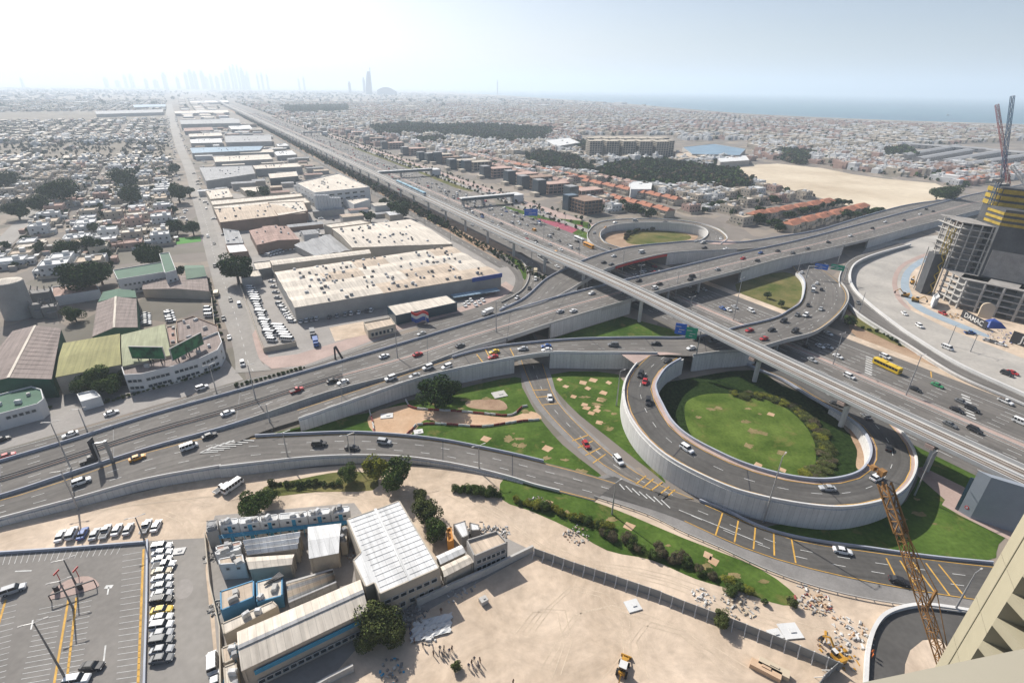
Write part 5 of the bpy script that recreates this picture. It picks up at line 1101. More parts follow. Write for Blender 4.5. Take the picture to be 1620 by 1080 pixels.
# house meshes
def house_mesh(seed, style):
    g = random.Random(seed); mb = MB()
    W = g.uniform(11, 16); D = g.uniform(9, 14); H = 4.2 if style == 0 else 7.4
    def vol(cx, cy, w, d, h, z0=0):
        mb.hexa([(cx-w/2, cy-d/2, z0), (cx+w/2, cy-d/2, z0), (cx+w/2, cy+d/2, z0), (cx-w/2, cy+d/2, z0)], [(cx-w/2, cy-d/2, h), (cx+w/2, cy-d/2, h), (cx+w/2, cy+d/2, h), (cx-w/2, cy+d/2, h)], 0, nobot=True)
        t = .3; 
        for a, b, c, e in ((-w/2, -d/2, w/2, -d/2+t), (-w/2, d/2-t, w/2, d/2), (-w/2, -d/2+t, -w/2+t, d/2-t), (w/2-t, -d/2+t, w/2, d/2-t)):
            mb.hexa([(cx+a, cy+b, h), (cx+c, cy+b, h), (cx+c, cy+e, h), (cx+a, cy+e, h)], [(cx+a, cy+b, h+.7), (cx+c, cy+b, h+.7), (cx+c, cy+e, h+.7), (cx+a, cy+e, h+.7)], 0, nobot=True)
        mb.quad((cx-w/2+t, cy-d/2+t, h+.03), (cx+w/2-t, cy-d/2+t, h+.03), (cx+w/2-t, cy+d/2-t, h+.03), (cx-w/2+t, cy+d/2-t, h+.03), 1)
        fl = [1.0] if h < 5 else [1.0, 4.4]
        for z in fl:
            n = max(2, int(w/3.4))
            for k in range(n):
                x = cx-w/2+w*(k+.5)/n
                for y0, sg in ((cy-d/2, -1), (cy+d/2, 1)):
                    q = [(x-.6, y0+sg*.04, z), (x+.6, y0+sg*.04, z), (x+.6, y0+sg*.04, z+1.4), (x-.6, y0+sg*.04, z+1.4)]
                    mb.quad(*(q if sg < 0 else q[::-1]), 2)
            n = max(2, int(d/4))
            for k in range(n):
                y = cy-d/2+d*(k+.5)/n
                for x0, sg in ((cx-w/2, -1), (cx+w/2, 1)):
                    q = [(x0+sg*.04, y-.5, z), (x0+sg*.04, y+.5, z), (x0+sg*.04, y+.5, z+1.4), (x0+sg*.04, y-.5, z+1.4)]
                    mb.quad(*(q if sg > 0 else q[::-1]), 2)
    vol(0, 0, W, D, H)
    vol(W*.5+2.2, g.uniform(-2, 2), 4.4, D*.6, 3.4)
    if g.random() < .6: vol(-W*.1, -D/2-2.0, W*.5, 4, 3.5)
    return mb.mesh('house', [m_wall_c, m_roof_cr, m_glass]), W, D, H
HM = [house_mesh(100+i, 0 if i < 5 else 1) for i in range(9)]
mb = MB(); mb.box((0, 0, 0), (3.2, 3, 2.4)); RR = mb.mesh('roof_room', m_wall_w)
mb = MB(); mb.cyl((0, 0, 0), .9, 1.5, 10); TK = mb.mesh('water_tank', m_conc_w)
WT = {}
def cw_mesh(w, d):
    k = (round(w), round(d))
    if k not in WT:
        mb = MB(); t = .2
        for a, b, c, e in ((-w/2, -d/2, w/2, -d/2+t), (-w/2, d/2-t, w/2, d/2), (-w/2, -d/2+t, -w/2+t, d/2-t), (w/2-t, -d/2+t, w/2, d/2-t)):
            mb.hexa([(a, b, 0), (c, b, 0), (c, e, 0), (a, e, 0)], [(a, b, 2), (c, b, 2), (c, e, 2), (a, e, 2)], 0)
        WT[k] = mb.mesh('compound_wall', m_wall_c)
    return WT[k]
lots = []; trees_far = []
ga = random.Random(21)
ANG = math.atan2(HD.y, HD.x)
def try_lot(s, a, side):
    c = HW(s, a); x, y = PX(c)
    if x < -70 or x > 1690 or y > 470 or y < 128: return
    if side < 0:
        if inside(x, y, GREENW): return
        if inside(x, y, [(195, 315), (218, 315), (200, 400), (168, 400)]) or inside(x, y, [(52, 308), (75, 308), (62, 335), (15, 395), (-60, 395)]): return
        if 226 < y < 252 and ga.random() < .93:
            for _ in range(2): trees_far.append((c.x+ga.uniform(-9, 9), c.y+ga.uniform(-9, 9), ga.uniform(1.2, 3.5), ga.choice([0, 2])))
            return
        if inside(x, y, [(-100, 178), (170, 176), (260, 182), (260, 188), (-100, 196)]): return
    else:
        if inside(x, y, SANDF) or blocked(x, y, s, a): return
        if y < coast_y(x)+5 or a < 292: return
        if s < 1500 and a < 305: return
        if x < 985 and 335 < y: return
        if x >= 960 and x < 1165 and y > 338: return
        if x >= 1165 and y > 360-(x-1165)*.17: return
        if x > 1380 and y > 296: return
    lots.append((c, s, a, side, (c-EYE).length))
s = 290
while s < 4600:
    step = 18 if s < 1500 else 24
    if int((s-290)//step) % 7 != 6:
        a = -32
        k = 0
        while a > -2600:
            aa = street_a(s)-28+(a+32)
            if k % 4 == 3: a -= 11
            if ga.random() < .93: try_lot(s+ga.uniform(-2, 2), aa+ga.uniform(-2, 2), -1)
            a -= 18 if s < 1500 else 24; k += 1
        # beyond
    s += step
s = -200
while s < 4200:
    step = 19 if s < 1200 else 26
    if int((s+200)//step) % 8 != 7:
        a = 300; k = 0
        while a < 3400:
            if ga.random() < .93: try_lot(s+ga.uniform(-2, 2), a+ga.uniform(-2, 2), 1)
            a += (20 if a < 1200 else 27)+(10 if k % 2 else 0); k += 1
    s += step
# industrial estate farther out
s = 1750
while s < 5200:
    for a in (20, 75, 125):
        if ga.random() < .8: lots.append((HW(s, a+street_a(s)*.4), s, a, 0, 9999))
    s += 55
# far belt towards the horizon
for _ in range(5200):
    s = ga.uniform(3000, 12500); a = ga.uniform(-7000, 3600) if ga.random() < .75 else ga.uniform(-9000, -1000)
    if -100 < a-(-60) < 420: continue
    c = HW(s, a); x, y = PX(c)
    if x < -60 or x > 1680 or y < coast_y(x)+1 and a > 300: continue
    lots.append((c, s, a, 2, 99999))
lots.sort(key=lambda l: l[4])
NEARN = 285; placed = 0
walls_v = []; st_v = {0: [], 1: [], 2: [], 3: [], 4: [], 5: [], 6: []}
HMATW = [m_wall_c, m_wall_c, m_wall_w, m_villa[2], m_wall_c]; HMATR = [m_roof_cr, m_roof_cr2, m_roof_w, m_roof_pk, m_roof_cr2]
def boxq(cx, cy, w, d, h, ang, z0=0):
    c, s = math.cos(ang), math.sin(ang); P = [(cx+x*c-y*s, cy+x*s+y*c) for x, y in ((-w/2, -d/2), (w/2, -d/2), (w/2, d/2), (-w/2, d/2))]
    side = []
    for i in range(4):
        j = (i+1) % 4; side += [(*P[i], z0), (*P[j], z0), (*P[j], h), (*P[i], h)]
    return side, [(*p, h) for p in P]
def lm(p):
    x, y = p
    best = min(LAND, key=lambda l: (l[0]-x)**2+((l[1]-y)*2)**2); return best[2]
LAND = [(60, 350, 'near the left side street'), (190, 350, 'near the middle side street'), (300, 380, 'near the green pitch'), (120, 430, 'near the old works trees'), (33, 450, 'near the round tank'), (205, 300, 'near the big round tree'), (95, 295, 'near the long tree cluster'), (280, 290, 'by the main street verge'), (20, 290, 'at the left edge'), (140, 270, 'below the scrub strip'), (240, 265, 'beside the upper main street'), (1000, 320, 'above the far ring'), (1110, 310, 'beside the white villas'), (900, 290, 'behind the glass towers'), (960, 270, 'left of the dark wood'), (1100, 262, 'behind the dark wood'), (1250, 350, 'by the terracotta rows'), (1480, 270, 'beyond the sand field'), (830, 270, 'behind the tower row'), (750, 250, 'behind the far tower row'), (1550, 250, 'behind the tower cranes')]
for (c, s, a, side, dist) in lots:
    if side == 0 or side == 2:
        if side == 0: w, d, h = ga.uniform(28, 48), ga.uniform(25, 42), ga.uniform(7, 11)
        else:
            big = ga.random(); w, d, h = (ga.uniform(40, 110), ga.uniform(25, 60), ga.uniform(8, 14)) if big < .22 else (ga.uniform(16, 30), ga.uniform(14, 26), ga.uniform(5, 11))
        sd, tp = boxq(c.x, c.y, w, d, h, ANG); st_v[ga.choice([0, 1, 3])] += sd; st_v[ga.choice([4, 4, 5, 6])] += tp; continue
    pinkish = side > 0 and (math.sin(s*.006)+math.sin(a*.009) > .1)
    k = ga.choices(range(5), [3, 3, 3, 1, 1])[0] if not pinkish else ga.choice([3, 3, 1, 2])
    if placed < NEARN and dist > 0:
        i = ga.randrange(9) if side < 0 else ga.randrange(4, 9)
        me, W, D, H = HM[i]; ang = ANG+ga.choice([0, math.pi/2, math.pi, -math.pi/2])
        o = add('house' if side < 0 else 'villa', me, loc=(c.x, c.y, .03), rz=ang)
        o.material_slots[0].link = 'OBJECT'; o.material_slots[0].material = HMATW[k]; o.material_slots[1].link = 'OBJECT'; o.material_slots[1].material = HMATR[k]
        wn = {'wall_cream': 'cream', 'wall_white': 'white', 'wall_pink': 'pinkish'}[HMATW[k].name]
        tag(o, f"{'single' if H < 5 else 'two'} storey {wn} {'house' if side < 0 else 'villa'} {lm(PX(c))}", 'house' if side < 0 else 'villa', 'houses of the western district' if side < 0 else 'villas on the sea side')
        if ga.random() < .7: add('roof_room', RR, o, loc=(W*.2, ga.uniform(-2, 2), H+.03))
        if ga.random() < .8: add('water_tank', TK, o, loc=(-W*.25, ga.uniform(-3, 3), H+.03))
        add('compound_wall', cw_mesh(18, 18), o)
        if side > 0 and pinkish and ga.random() < .7:
            mb = MB()
        placed += 1
    else:
        for vv in range(2 if dist < 1600 else 1):
            w, d, h = ga.uniform(7, 21), ga.uniform(6, 16), ga.choice([4.2, 4.5, 7.5, 8]) if side < 0 else ga.choice([6.5, 7.5, 8, 10.5])
            off = HD*ga.uniform(-4, 4)*vv+HN*ga.uniform(-4, 4)*vv
            sd, tp = boxq(c.x+off.x, c.y+off.y, w, d, h-vv, ANG); st_v[{0: 0, 1: 0, 2: 1, 3: 2, 4: 0}[k]] += sd; st_v[{0: 4, 1: 4, 2: 5, 3: 6, 4: 4}[k]] += tp
            for _ in range(2 if side < 0 and dist < 2000 else 0):
                ax, ay = ga.uniform(-9, 9), ga.uniform(-9, 9); sd, tp = boxq(c.x+ax, c.y+ay, ga.uniform(3, 9), ga.uniform(2, 6), ga.uniform(2.2, 3.6), ANG); q_ = ga.choice([0, 1, 2, 3]); st_v[q_] += sd; st_v[ga.choice([4, 5, 6, 3])] += tp
            if dist < 1500:
                sd, tp = boxq(c.x+off.x+ga.uniform(-3, 3), c.y+off.y+ga.uniform(-3, 3), 3.5, 3, h+2.4, ANG, h-.5); st_v[1] += sd; st_v[5] += tp
    if dist < 2200:
        for _ in range(4 if side < 0 else 1):
            ax, ay = ga.choice([-1, 1])*ga.uniform(6, 10), ga.uniform(-10, 10)
            if ga.random() < .5: ax, ay = ay, ax
            sd, tp = boxq(c.x+ax, c.y+ay, ga.uniform(2.5, 8), ga.uniform(2, 5), ga.uniform(2.1, 3.6), ANG); q_ = ga.choice([0, 1, 2, 3]); st_v[q_] += sd; st_v[ga.choice([4, 5, 6, 3, 3])] += tp
        for _ in range(2):
            if ga.random() < .85: trees_far.append((c.x+ga.uniform(-11, 11), c.y+ga.uniform(-11, 11), ga.uniform(1.2, 2.7), ga.choice([0, 1, 1, 2])))
    nt_ = ga.random()
    if nt_ < (.8 if dist < 1600 else .72):
        o2 = HD*ga.choice([-10, 10])+HN*ga.uniform(-9, 9); trees_far.append((c.x+o2.x, c.y+o2.y, ga.uniform(2.2, 5.2) if side < 0 else ga.uniform(2.4, 5.4), ga.choice([0, 0, 1])))
V = []; MI = []
for k, v in st_v.items():
    if v: V.append(np.array(v)); MI.append(np.full(len(v)//4, k))
me = quads_mesh('distant_houses', np.concatenate(V), [m_wall_c, m_wall_w, m_villa[2], m_wall_g, m_roof_cr, m_roof_w, m_roof_pk], np.concatenate(MI))
add('distant_houses', me, kind='stuff', label='low pale houses spreading to the horizon and the sea')
# trees of the city: nearest ones single, the rest one mass
for w_ in WOODS:
    xs = [p[0] for p in w_]; ys = [p[1] for p in w_]; W_ = [G(x, y) for x, y in w_]
    x0, x1, y0, y1 = min(p.x for p in W_), max(p.x for p in W_), min(p.y for p in W_), max(p.y for p in W_)
    wc = []; st = 8 if (sum((p-EYE).length for p in W_)/len(W_)) < 1300 else 11
    xx = x0
    while xx < x1:
        yy = y0
        while yy < y1:
            qx, qy = xx+ga.uniform(-3, 3), yy+ga.uniform(-3, 3); px_, py_ = PX((qx, qy, 0))
            if inside(px_, py_, w_): wc.append((qx, qy, 0, ga.uniform(.5, .95)*st, ga.choice([0, 0, 1, 1, 2])))
            yy += st
        xx += st
    if wc: mass('woodland', wc, [m_leaf, m_leaf2, m_leaf5], 'dark dense wood between the villas', nq=60)
trees_far += [(*(HW(ga.uniform(3000, 9000), ga.uniform(-5000, 3000))).to_2d(), ga.uniform(5, 14), 0) for _ in range(700)]
trees_far = [t for t in trees_far if not (3000 < 0)]
trees_far.sort(key=lambda t: t[0]**2+t[1]**2)
for (x, y, r, ci) in trees_far[:110]:
    p = PX((x, y, 0)); tree((x, y, .02), r, f"{['dark','green','scrubby'][ci]} {'small' if r < 3 else 'broad'} tree {lm(p)}", ci, hi=False, group='trees among the houses')
mass('distant_trees', [(x, y, 0, r*1.2, {0: 0, 1: 1, 2: 2}[ci]) for x, y, r, ci in trees_far[110:]], [m_leaf, m_leaf2, m_leaf5], 'trees scattered among the distant houses')
# trees in front of the terracotta rows and villas
k = 0
for a_, b_, n, _pl in (((1178, 352), (1235, 360), 6, 'at the ring end of the terracotta terraces'), ((1225, 368), (1300, 352), 12, 'before the nearer terracotta terrace, ring half'), ((1300, 352), (1395, 338), 12, 'before the nearer terracotta terrace, far half'), ((1195, 338), (1260, 345), 7, 'between the terracotta terraces, ring half'), ((1262, 340), (1345, 322), 10, 'between the terracotta terraces, far half'), ((1120, 330), (1235, 322), 12, 'between white villas and farther terracotta terrace'), ((990, 335), (1035, 345), 5, 'right behind the far ring')):
    for i in range(n):
        t = (i+.5)/n; c = G(a_[0]+(b_[0]-a_[0])*t+rnd.uniform(-3, 3), a_[1]+(b_[1]-a_[1])*t+rnd.uniform(-2, 2), .02)
        tree(c, rnd.uniform(3.5, 5.5), 'dark tree ' + _pl, 0, hi=False, group='trees around the terracotta terraces')

# frontage of the sea side: road, palms and kerbs
fr = strip('sea_side_frontage_road', 335, 2400, 275, 283, ZR, m_asph_l); hlane(fr, 340, 900, [279])
strip('forecourt_paving', 335, 2400, 284, 300, Z1+.01, m_pave)
cells = []
s = 345
while s < 2300:
    for a in (273.5, 285.5, 299):
        if ga.random() < .8: c = HW(s+ga.uniform(-4, 4), a+ga.uniform(-1, 1)); cells.append((c.x, c.y, 0, ga.uniform(1.4, 3.0), ga.choice([0, 0, 1])))
    s += 11
mass('roadside_trees', cells, [m_leaf, m_leaf2, m_leaf5], 'small trees along the sea side frontage road')
# ------------------------------------------------------------------ large structures of the right side
# glass towers along the highway
gl = [(632, 246), (657, 255), (670, 258), (683, 259), (705, 268), (728, 271), (757, 281), (795, 291), (816, 298), (841, 308), (890, 321), (600, 236), (572, 228), (545, 218)]
def inset_block(c, w, d, h, ang, nf, nc, m, gm, root_, name='block', z0=0):
    """block with recessed window bays between proud slabs and columns"""
    mb = MB(); mt = Matrix.Rotation(ang, 4, 'Z'); mt.translation = Vector(c)
    mb.box((0, 0, z0), (w-.8, d-.8, h), 0, 1, 1, mat4=mt)
    fh = h/nf
    for k in range(nf+1): mb.box((0, 0, z0+k*fh-.35 if k else z0), (w, d, .7), 0, 0, mat4=mt)
    for i in range(nc+1):
        x = -w/2+.3+(w-.6)*i/nc
        for y in (-d/2+.3, d/2-.3): mb.box((x, y, z0), (.7, .65, h-.1), 0, 0, mat4=mt)
    for i in range(1, nc):
        y = -d/2+.3+(d-.6)*i/nc
        for x in (-w/2+.3, w/2-.3): mb.box((x, y, z0), (.65, .7, h-.1), 0, 0, mat4=mt)
    rt = root_; o = mb.mesh(name, [m, gm]); return add(name, o, rt)
for i, (x, y) in enumerate(gl):
    b = G(x, y); s, a = b.dot(HD), b.dot(HN); rt = root('office_building', (0, 0, 0), '', 'building', 'glass corner offices along the highway')
    h = rnd.uniform(13, 17)
    rt.location = HW(s, a+10); rt['label'] = 'brown office block with dark glass tower beside the highway'
    mb = MB(); mb.box((0, 0, 0), (13, 11, h), ANG, 0, 1); mb.box((0, 0, h), (12, 10, .4), ANG, 1); mb.build('glass_tower', [m_bglass, m_roof_gy], rt)
    q = HD*1+HN*23; inset_block((q.x, q.y, 0), 18, 30, rnd.choice([9, 11, 12]), ANG, 3, 5, rnd.choice([m_wall_b, m_villa[2], m_wall_c]), m_glass, rt, 'office_wing')
    q = HD*-8+HN*-11; mb = MB(); mb.box((q.x, q.y, 0), (10, 7, 4), ANG); mb.build('entrance_pavilion', m_wall_c, rt)
    # parked-up forecourt hedge
p = G(925, 335); rt = root('office_building', p, 'last brown and glass office block before the far ring', 'building')
inset_block((0, 0, 0), 26, 22, 13, ANG, 4, 5, m_wall_b, m_glass, rt, 'office_wing'); mb = MB(); mb.box((-14, 9, 0), (10, 12, 15), ANG); mb.build('glass_tower', m_bglass, rt)
# apartment complex
rt = root('apartment_complex', G(995, 245), 'sand coloured apartment complex of many joined ten storey blocks', 'apartment block')
c0, c1 = G(932, 247), G(1060, 248); h = zfrom(960, 247, 222)
for i in range(10):
    q = c0.lerp(c1, (i+.5)/10)-rt.location; q += Vector((0, 12 if i % 2 else -8, 0)); inset_block(q, 24, 20, h, .15, 9, 5, m_wall_c, m_glass, rt, 'apartment_wing')
    q2 = q+Vector((6, 60, 0)); inset_block(q2, 24, 20, h, .15, 9, 5, m_wall_c, m_glass, rt, 'apartment_wing')
# market halls
for i, (px, z, m, lab) in enumerate((([(1080, 233), (1130, 228), (1180, 236), (1170, 246), (1095, 244)], 10, m_roof_bl, 'wide blue grey roofed market hall beside the apartment complex'), ([(1068, 243), (1090, 240), (1105, 250), (1075, 253)], 8, m_roof_cr2, 'tan roofed annex in front of the blue market hall'), ([(1130, 248), (1180, 246), (1186, 254), (1140, 257)], 8, m_roof_w, 'white roofed annex in front of the blue market hall'), ([(862, 222), (900, 218), (918, 226), (880, 232)], 11, m_roof_w, 'white roofed hall left of the apartment complex'), ([(1370, 210), (1385, 206), (1398, 204), (1425, 212)], 6, m_conc_w, 'cream peaked tent roof among the distant villas'))):
    flat('hall', lab, px, z, m_wall_g, m, cat='hall')
for i in range(7):
    y0 = 236+i*4.2; x0 = 716+i*11; flat('parking_shed', 'long thin white parking roof behind the tower row', [(x0, y0), (x0+58, y0+9), (x0+57, y0+11), (x0-1, y0+2)], 4, m_wall_g, m_roof_w, cat='parking roof', par=.05)
# long terraces right
for i, (a_, b_) in enumerate((((1426, 252), (1512, 236)), ((1450, 258), (1530, 243)), ((1490, 262), (1575, 246)), ((1518, 268), (1620, 252)), ((1440, 234), (1560, 242)), ((1560, 243), (1640, 250)))):
    A, B = G(*a_), G(*b_); d = (B-A).normalized(); n = Vector((-d.y, d.x, 0))*9; rt = root('terrace', A, '%s long grey roofed terrace left of the tower cranes' % ['first', 'second', 'third', 'fourth', 'fifth', 'sixth'][i], 'terrace')
    mb = LMB(A); mb.hexa([A-n, B-n, B+n, A+n], [p+Vector((0, 0, 8)) for p in (A-n, B-n, B+n, A+n)]); mb.build('wall', m_wall_g, rt)
    mb = LMB(A); mb.hexa([p+Vector((0, 0, 8)) for p in (A-n, B-n, B+n, A+n)], [p+Vector((0, 0, 10)) for p in (A-n*.3, B-n*.3, B+n*.3, A+n*.3)]); mb.build('roof', m_roof_gy, rt)
    L = (B-A).length
    windows(rt, A-n, B-n, 1.2, int(L/14), 5, 2.2); windows(rt, A-n, B-n, 4.6, int(L/14), 5, 2.2)
# terracotta terraces
def terr(a_, b_, n, lab, w=11, m=m_roof_tc, h=6.5, step=0):
    A, B = G(*a_), G(*b_); d = (B-A).normalized(); nn = Vector((-d.y, d.x, 0)); L = (B-A).length/n; rt = root('terraced_houses', A, lab, 'terrace')
    ang = math.atan2(d.y, d.x)
    mb = MB(); mb.box((0, 0, 0), (L*.96, w, h)); mb.box((L*.1, -w/2-1.2, 0), (L*.5, 2.4, 3.2)); wm = mb.mesh('house_unit', m_wall_c)
    mb = MB(); mb.hexa([(-L*.52, -w*.56, h), (L*.52, -w*.56, h), (L*.52, w*.56, h), (-L*.52, w*.56, h)], [(-L*.3, -.4, h+2.3), (L*.3, -.4, h+2.3), (L*.3, .4, h+2.3), (-L*.3, .4, h+2.3)]); rm = mb.mesh('roof', m)
    mb = MB()
    for k in range(n):
        p = d*L*(k+.5)+nn*(1.2 if k % 2 else -1.2); add('house_unit', wm, rt, loc=p, rz=ang); add('roof', rm, rt, loc=p, rz=ang)
        windows(rt, A+p-d*L*.45-nn*(w/2), A+p+d*L*.45-nn*(w/2), 1, 2, 1.5, 1.6); windows(rt, A+p-d*L*.45-nn*(w/2), A+p+d*L*.45-nn*(w/2), 4, 2, 1.5, 1.4)
terr((1184, 350), (1313, 326), 12, 'terracotta roofed row of houses, farther of the two rows beside the sand field')
terr((1240, 366), (1367, 334), 12, 'terracotta roofed row of houses, nearer of the two rows beside the sand field')
terr((915, 306), (1062, 344), 13, 'long terracotta terrace right behind the far ring ramp')
terr((925, 293), (1075, 325), 13, 'second terracotta terrace behind the far ring ramp')
terr((935, 283), (1010, 298), 7, 'short pink roofed terrace beside the dark wood', m=m_roof_pk)
terr((760, 262), (900, 296), 14, 'pink roofed terrace behind the glass towers, nearer one', m=m_roof_pk); terr((700, 240), (860, 275), 16, 'pink roofed terrace behind the glass towers, farther one', m=m_roof_pk)
terr((800, 262), (930, 290), 12, 'reddish terrace between the glass towers and the wood', m=m_roof_tc)
terr((1492, 282), (1600, 266), 9, 'red roofed row of houses at the far end of the crossroad, farther one'); terr((1515, 292), (1625, 276), 9, 'red roofed row of houses at the far end of the crossroad, nearer one')
for i, (x, y) in enumerate([(1040, 300), (1060, 303), (1080, 300), (1100, 305), (1120, 308), (1090, 314), (1112, 318), (1132, 316), (1070, 310), (1140, 308), (1052, 309), (1125, 300)]):
    c = G(x, y); me, W, D, H = HM[5+i % 4]; o = add('villa', me, loc=c, rz=ANG+(i % 3)*1.57); o.material_slots[0].link = 'OBJECT'; o.material_slots[0].material = m_wall_w; o.material_slots[1].link = 'OBJECT'; o.material_slots[1].material = m_roof_w
    tag(o, 'bright white villa in the cluster below the dark wood', 'villa', 'white villas below the wood'); add('roof_room', RR, o, loc=(2, 0, H))
b, P = flat('villa', 'large round fronted white building at the edge of the dark wood', [(995, 291), (1002, 287), (1020, 287), (1032, 290), (1030, 300), (998, 300)], 9, m_wall_w, m_roof_w, cat='villa')

# sail shaped hotel and far buildings by the sea
b0 = Vector((-2250, 8100, 0)); 
b0 = (G(587, 148)-Vector((0, 0, 0))); b0 = b0*(8200/b0.length); b0.z = 0
x_, y_ = PX(b0); H_ = zfrom(x_, y_, 104)if 0 else 0
def hz(b, ty):
    lo, hi = 0, 2000
    for _ in range(40):
        m = (lo+hi)/2
        if PX((b.x, b.y, m))[1] > ty: lo = m
        else: hi = m
    return lo
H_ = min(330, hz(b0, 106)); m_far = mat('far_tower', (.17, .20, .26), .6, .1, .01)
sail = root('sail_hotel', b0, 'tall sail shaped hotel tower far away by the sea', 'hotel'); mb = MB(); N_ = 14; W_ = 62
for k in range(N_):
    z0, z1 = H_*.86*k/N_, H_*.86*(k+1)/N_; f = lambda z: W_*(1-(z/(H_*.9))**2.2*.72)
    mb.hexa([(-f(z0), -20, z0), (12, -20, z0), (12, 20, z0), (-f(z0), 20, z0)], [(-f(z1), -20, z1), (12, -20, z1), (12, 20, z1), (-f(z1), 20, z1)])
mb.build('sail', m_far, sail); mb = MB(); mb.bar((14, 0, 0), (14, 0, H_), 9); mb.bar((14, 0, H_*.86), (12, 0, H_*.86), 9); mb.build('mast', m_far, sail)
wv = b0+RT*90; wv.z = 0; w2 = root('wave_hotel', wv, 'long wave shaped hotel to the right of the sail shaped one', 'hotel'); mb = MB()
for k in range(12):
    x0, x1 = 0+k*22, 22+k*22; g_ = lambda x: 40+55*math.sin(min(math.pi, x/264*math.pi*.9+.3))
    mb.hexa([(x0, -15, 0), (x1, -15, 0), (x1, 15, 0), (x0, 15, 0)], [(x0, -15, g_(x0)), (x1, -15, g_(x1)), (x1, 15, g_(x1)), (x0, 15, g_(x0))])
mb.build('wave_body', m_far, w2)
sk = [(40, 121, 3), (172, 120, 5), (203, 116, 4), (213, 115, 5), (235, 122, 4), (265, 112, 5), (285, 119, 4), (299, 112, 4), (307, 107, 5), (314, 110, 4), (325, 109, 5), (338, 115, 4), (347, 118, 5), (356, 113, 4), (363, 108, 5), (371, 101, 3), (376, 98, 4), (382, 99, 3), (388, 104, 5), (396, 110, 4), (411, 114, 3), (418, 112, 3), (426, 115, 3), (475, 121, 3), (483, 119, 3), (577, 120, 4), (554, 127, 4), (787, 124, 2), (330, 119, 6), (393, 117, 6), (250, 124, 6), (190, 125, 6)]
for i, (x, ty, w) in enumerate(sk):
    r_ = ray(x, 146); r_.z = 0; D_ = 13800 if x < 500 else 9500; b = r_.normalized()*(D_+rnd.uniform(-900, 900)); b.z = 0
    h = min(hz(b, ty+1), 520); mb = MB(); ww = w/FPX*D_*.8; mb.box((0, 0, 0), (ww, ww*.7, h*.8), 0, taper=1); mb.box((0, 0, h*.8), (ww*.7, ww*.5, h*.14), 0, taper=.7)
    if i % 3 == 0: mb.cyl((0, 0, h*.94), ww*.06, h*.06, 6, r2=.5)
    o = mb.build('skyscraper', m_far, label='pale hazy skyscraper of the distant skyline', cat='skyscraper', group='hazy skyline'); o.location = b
# boats
for x, y in ((1093, 155), (1283, 162), (1500, 183)):
    mb = MB(); mb.hexa([(-9, -2, 0), (9, -2, 0), (9, 2, 0), (-9, 2, 0)], [(-11, -3, 3), (12, -.5, 3), (12, .5, 3), (-11, 3, 3)]); mb.box((-3, 0, 3), (8, 4, 4)); o = mb.build('boat', m_wall_w, label='tiny white boat far out on the pale sea', cat='boat', group='boats on the sea'); o.location = G(x, y, .6)

# ------------------------------------------------------------------ tower under construction
m_scr = mat('screen_yellow', (.36, .255, .04), .7, .3, .3); m_net = mat('screen_dark', (.075, .078, .082), .8, .25, .15); m_cg = mat('raw_concrete', (.27, .255, .24), .9, .2, .2); m_cgl = mat('raw_concrete_light', (.4, .385, .36), .9, .15, .3)
A0, A1, A2 = G(1479, 468), G(1509, 487), G(1690, 530); zp = zfrom(1509, 487, 442)
d1 = (A1-A0).normalized(); d2 = (A2-A1).normalized(); L1 = (A1-A0).length; L2 = 95.0
site = root('tower_shell', A1, 'concrete tower under construction with open five storey podium and yellow screens', 'building site')
back = A0+d2*L2; fh = zp/5
for k in range(1, 6):
    z = k*fh; mb = LMB(A1); q = [A0, A1, A1+d2*L2, A0+d2*L2]
    mb.hexa([p+Vector((0, 0, z-.45)) for p in q], [p+Vector((0, 0, z)) for p in q]); mb.build('floor_slab', m_cgl if k < 5 else m_cg, site)
mb = LMB((0, 0, 0)); mb.box((0, 0, 0), (.9, .9, fh-.45)); colm = mb.mesh('column', m_cgl)
for k in range(5):
    for i in range(4):
        for j in range(12):
            if 0 < i < 3 and 0 < j and (i+j) % 2: continue
            p = A0.lerp(A1, (i*.94+.06)/3 if i < 3 else .97)+d2*(1.2+j*8.2)-A1; add('column', colm, site, loc=(p.x, p.y, k*fh))
mb = LMB(A1); cc = A0.lerp(A1, .5)
for f_ in (10, 35, 62): 
    c = A0.lerp(A1, .45)+d2*f_; mb.box((c.x, c.y, 0), (12, 9, zp), math.atan2(d2.y, d2.x))
mb.build('core_wall', m_cg, site)
# shaft
def shaft(px_left, py_left, zl, off, depth, width, ztop, m, bands, name, bandm=None):
    p = G(px_left, py_left, zl); p.z = 0
    q = [p, p+d2*width, p+d2*width-d1*depth, p-d1*depth]
    mb = LMB(A1); mb.hexa([v+Vector((0, 0, zl)) for v in q], [v+Vector((0, 0, ztop)) for v in q]); mb.build(name, m, site)
    for (z0, z1) in bands:
        o = .5; qq = [q[0]+d1*o-d2*o, q[1]+d1*o+d2*o, q[2]-d1*o+d2*o, q[3]-d1*o-d2*o]
        mb = LMB(A1); 
        for i in range(4):
            a, b = qq[i], qq[(i+1) % 4]; e = (b-a).normalized(); n = Vector((-e.y, e.x, 0))*.25; mb.hexa([a+Vector((0, 0, z0)), b+Vector((0, 0, z0)), b+n+Vector((0, 0, z0)), a+n+Vector((0, 0, z0))], [a+Vector((0, 0, z1)), b+Vector((0, 0, z1)), b+n+Vector((0, 0, z1)), a+n+Vector((0, 0, z1))])
        mb.build('yellow_screen', bandm or m_scr, site)
    return q
pl = G(1548, 437, zp); 
def ztop_at(p, ty):
    lo, hi = 0, 400
    for _ in range(40):
        m = (lo+hi)/2
        if PX((p.x, p.y, m))[1] > ty: lo = m
        else: hi = m
    return lo
zt1 = ztop_at(pl, 332)
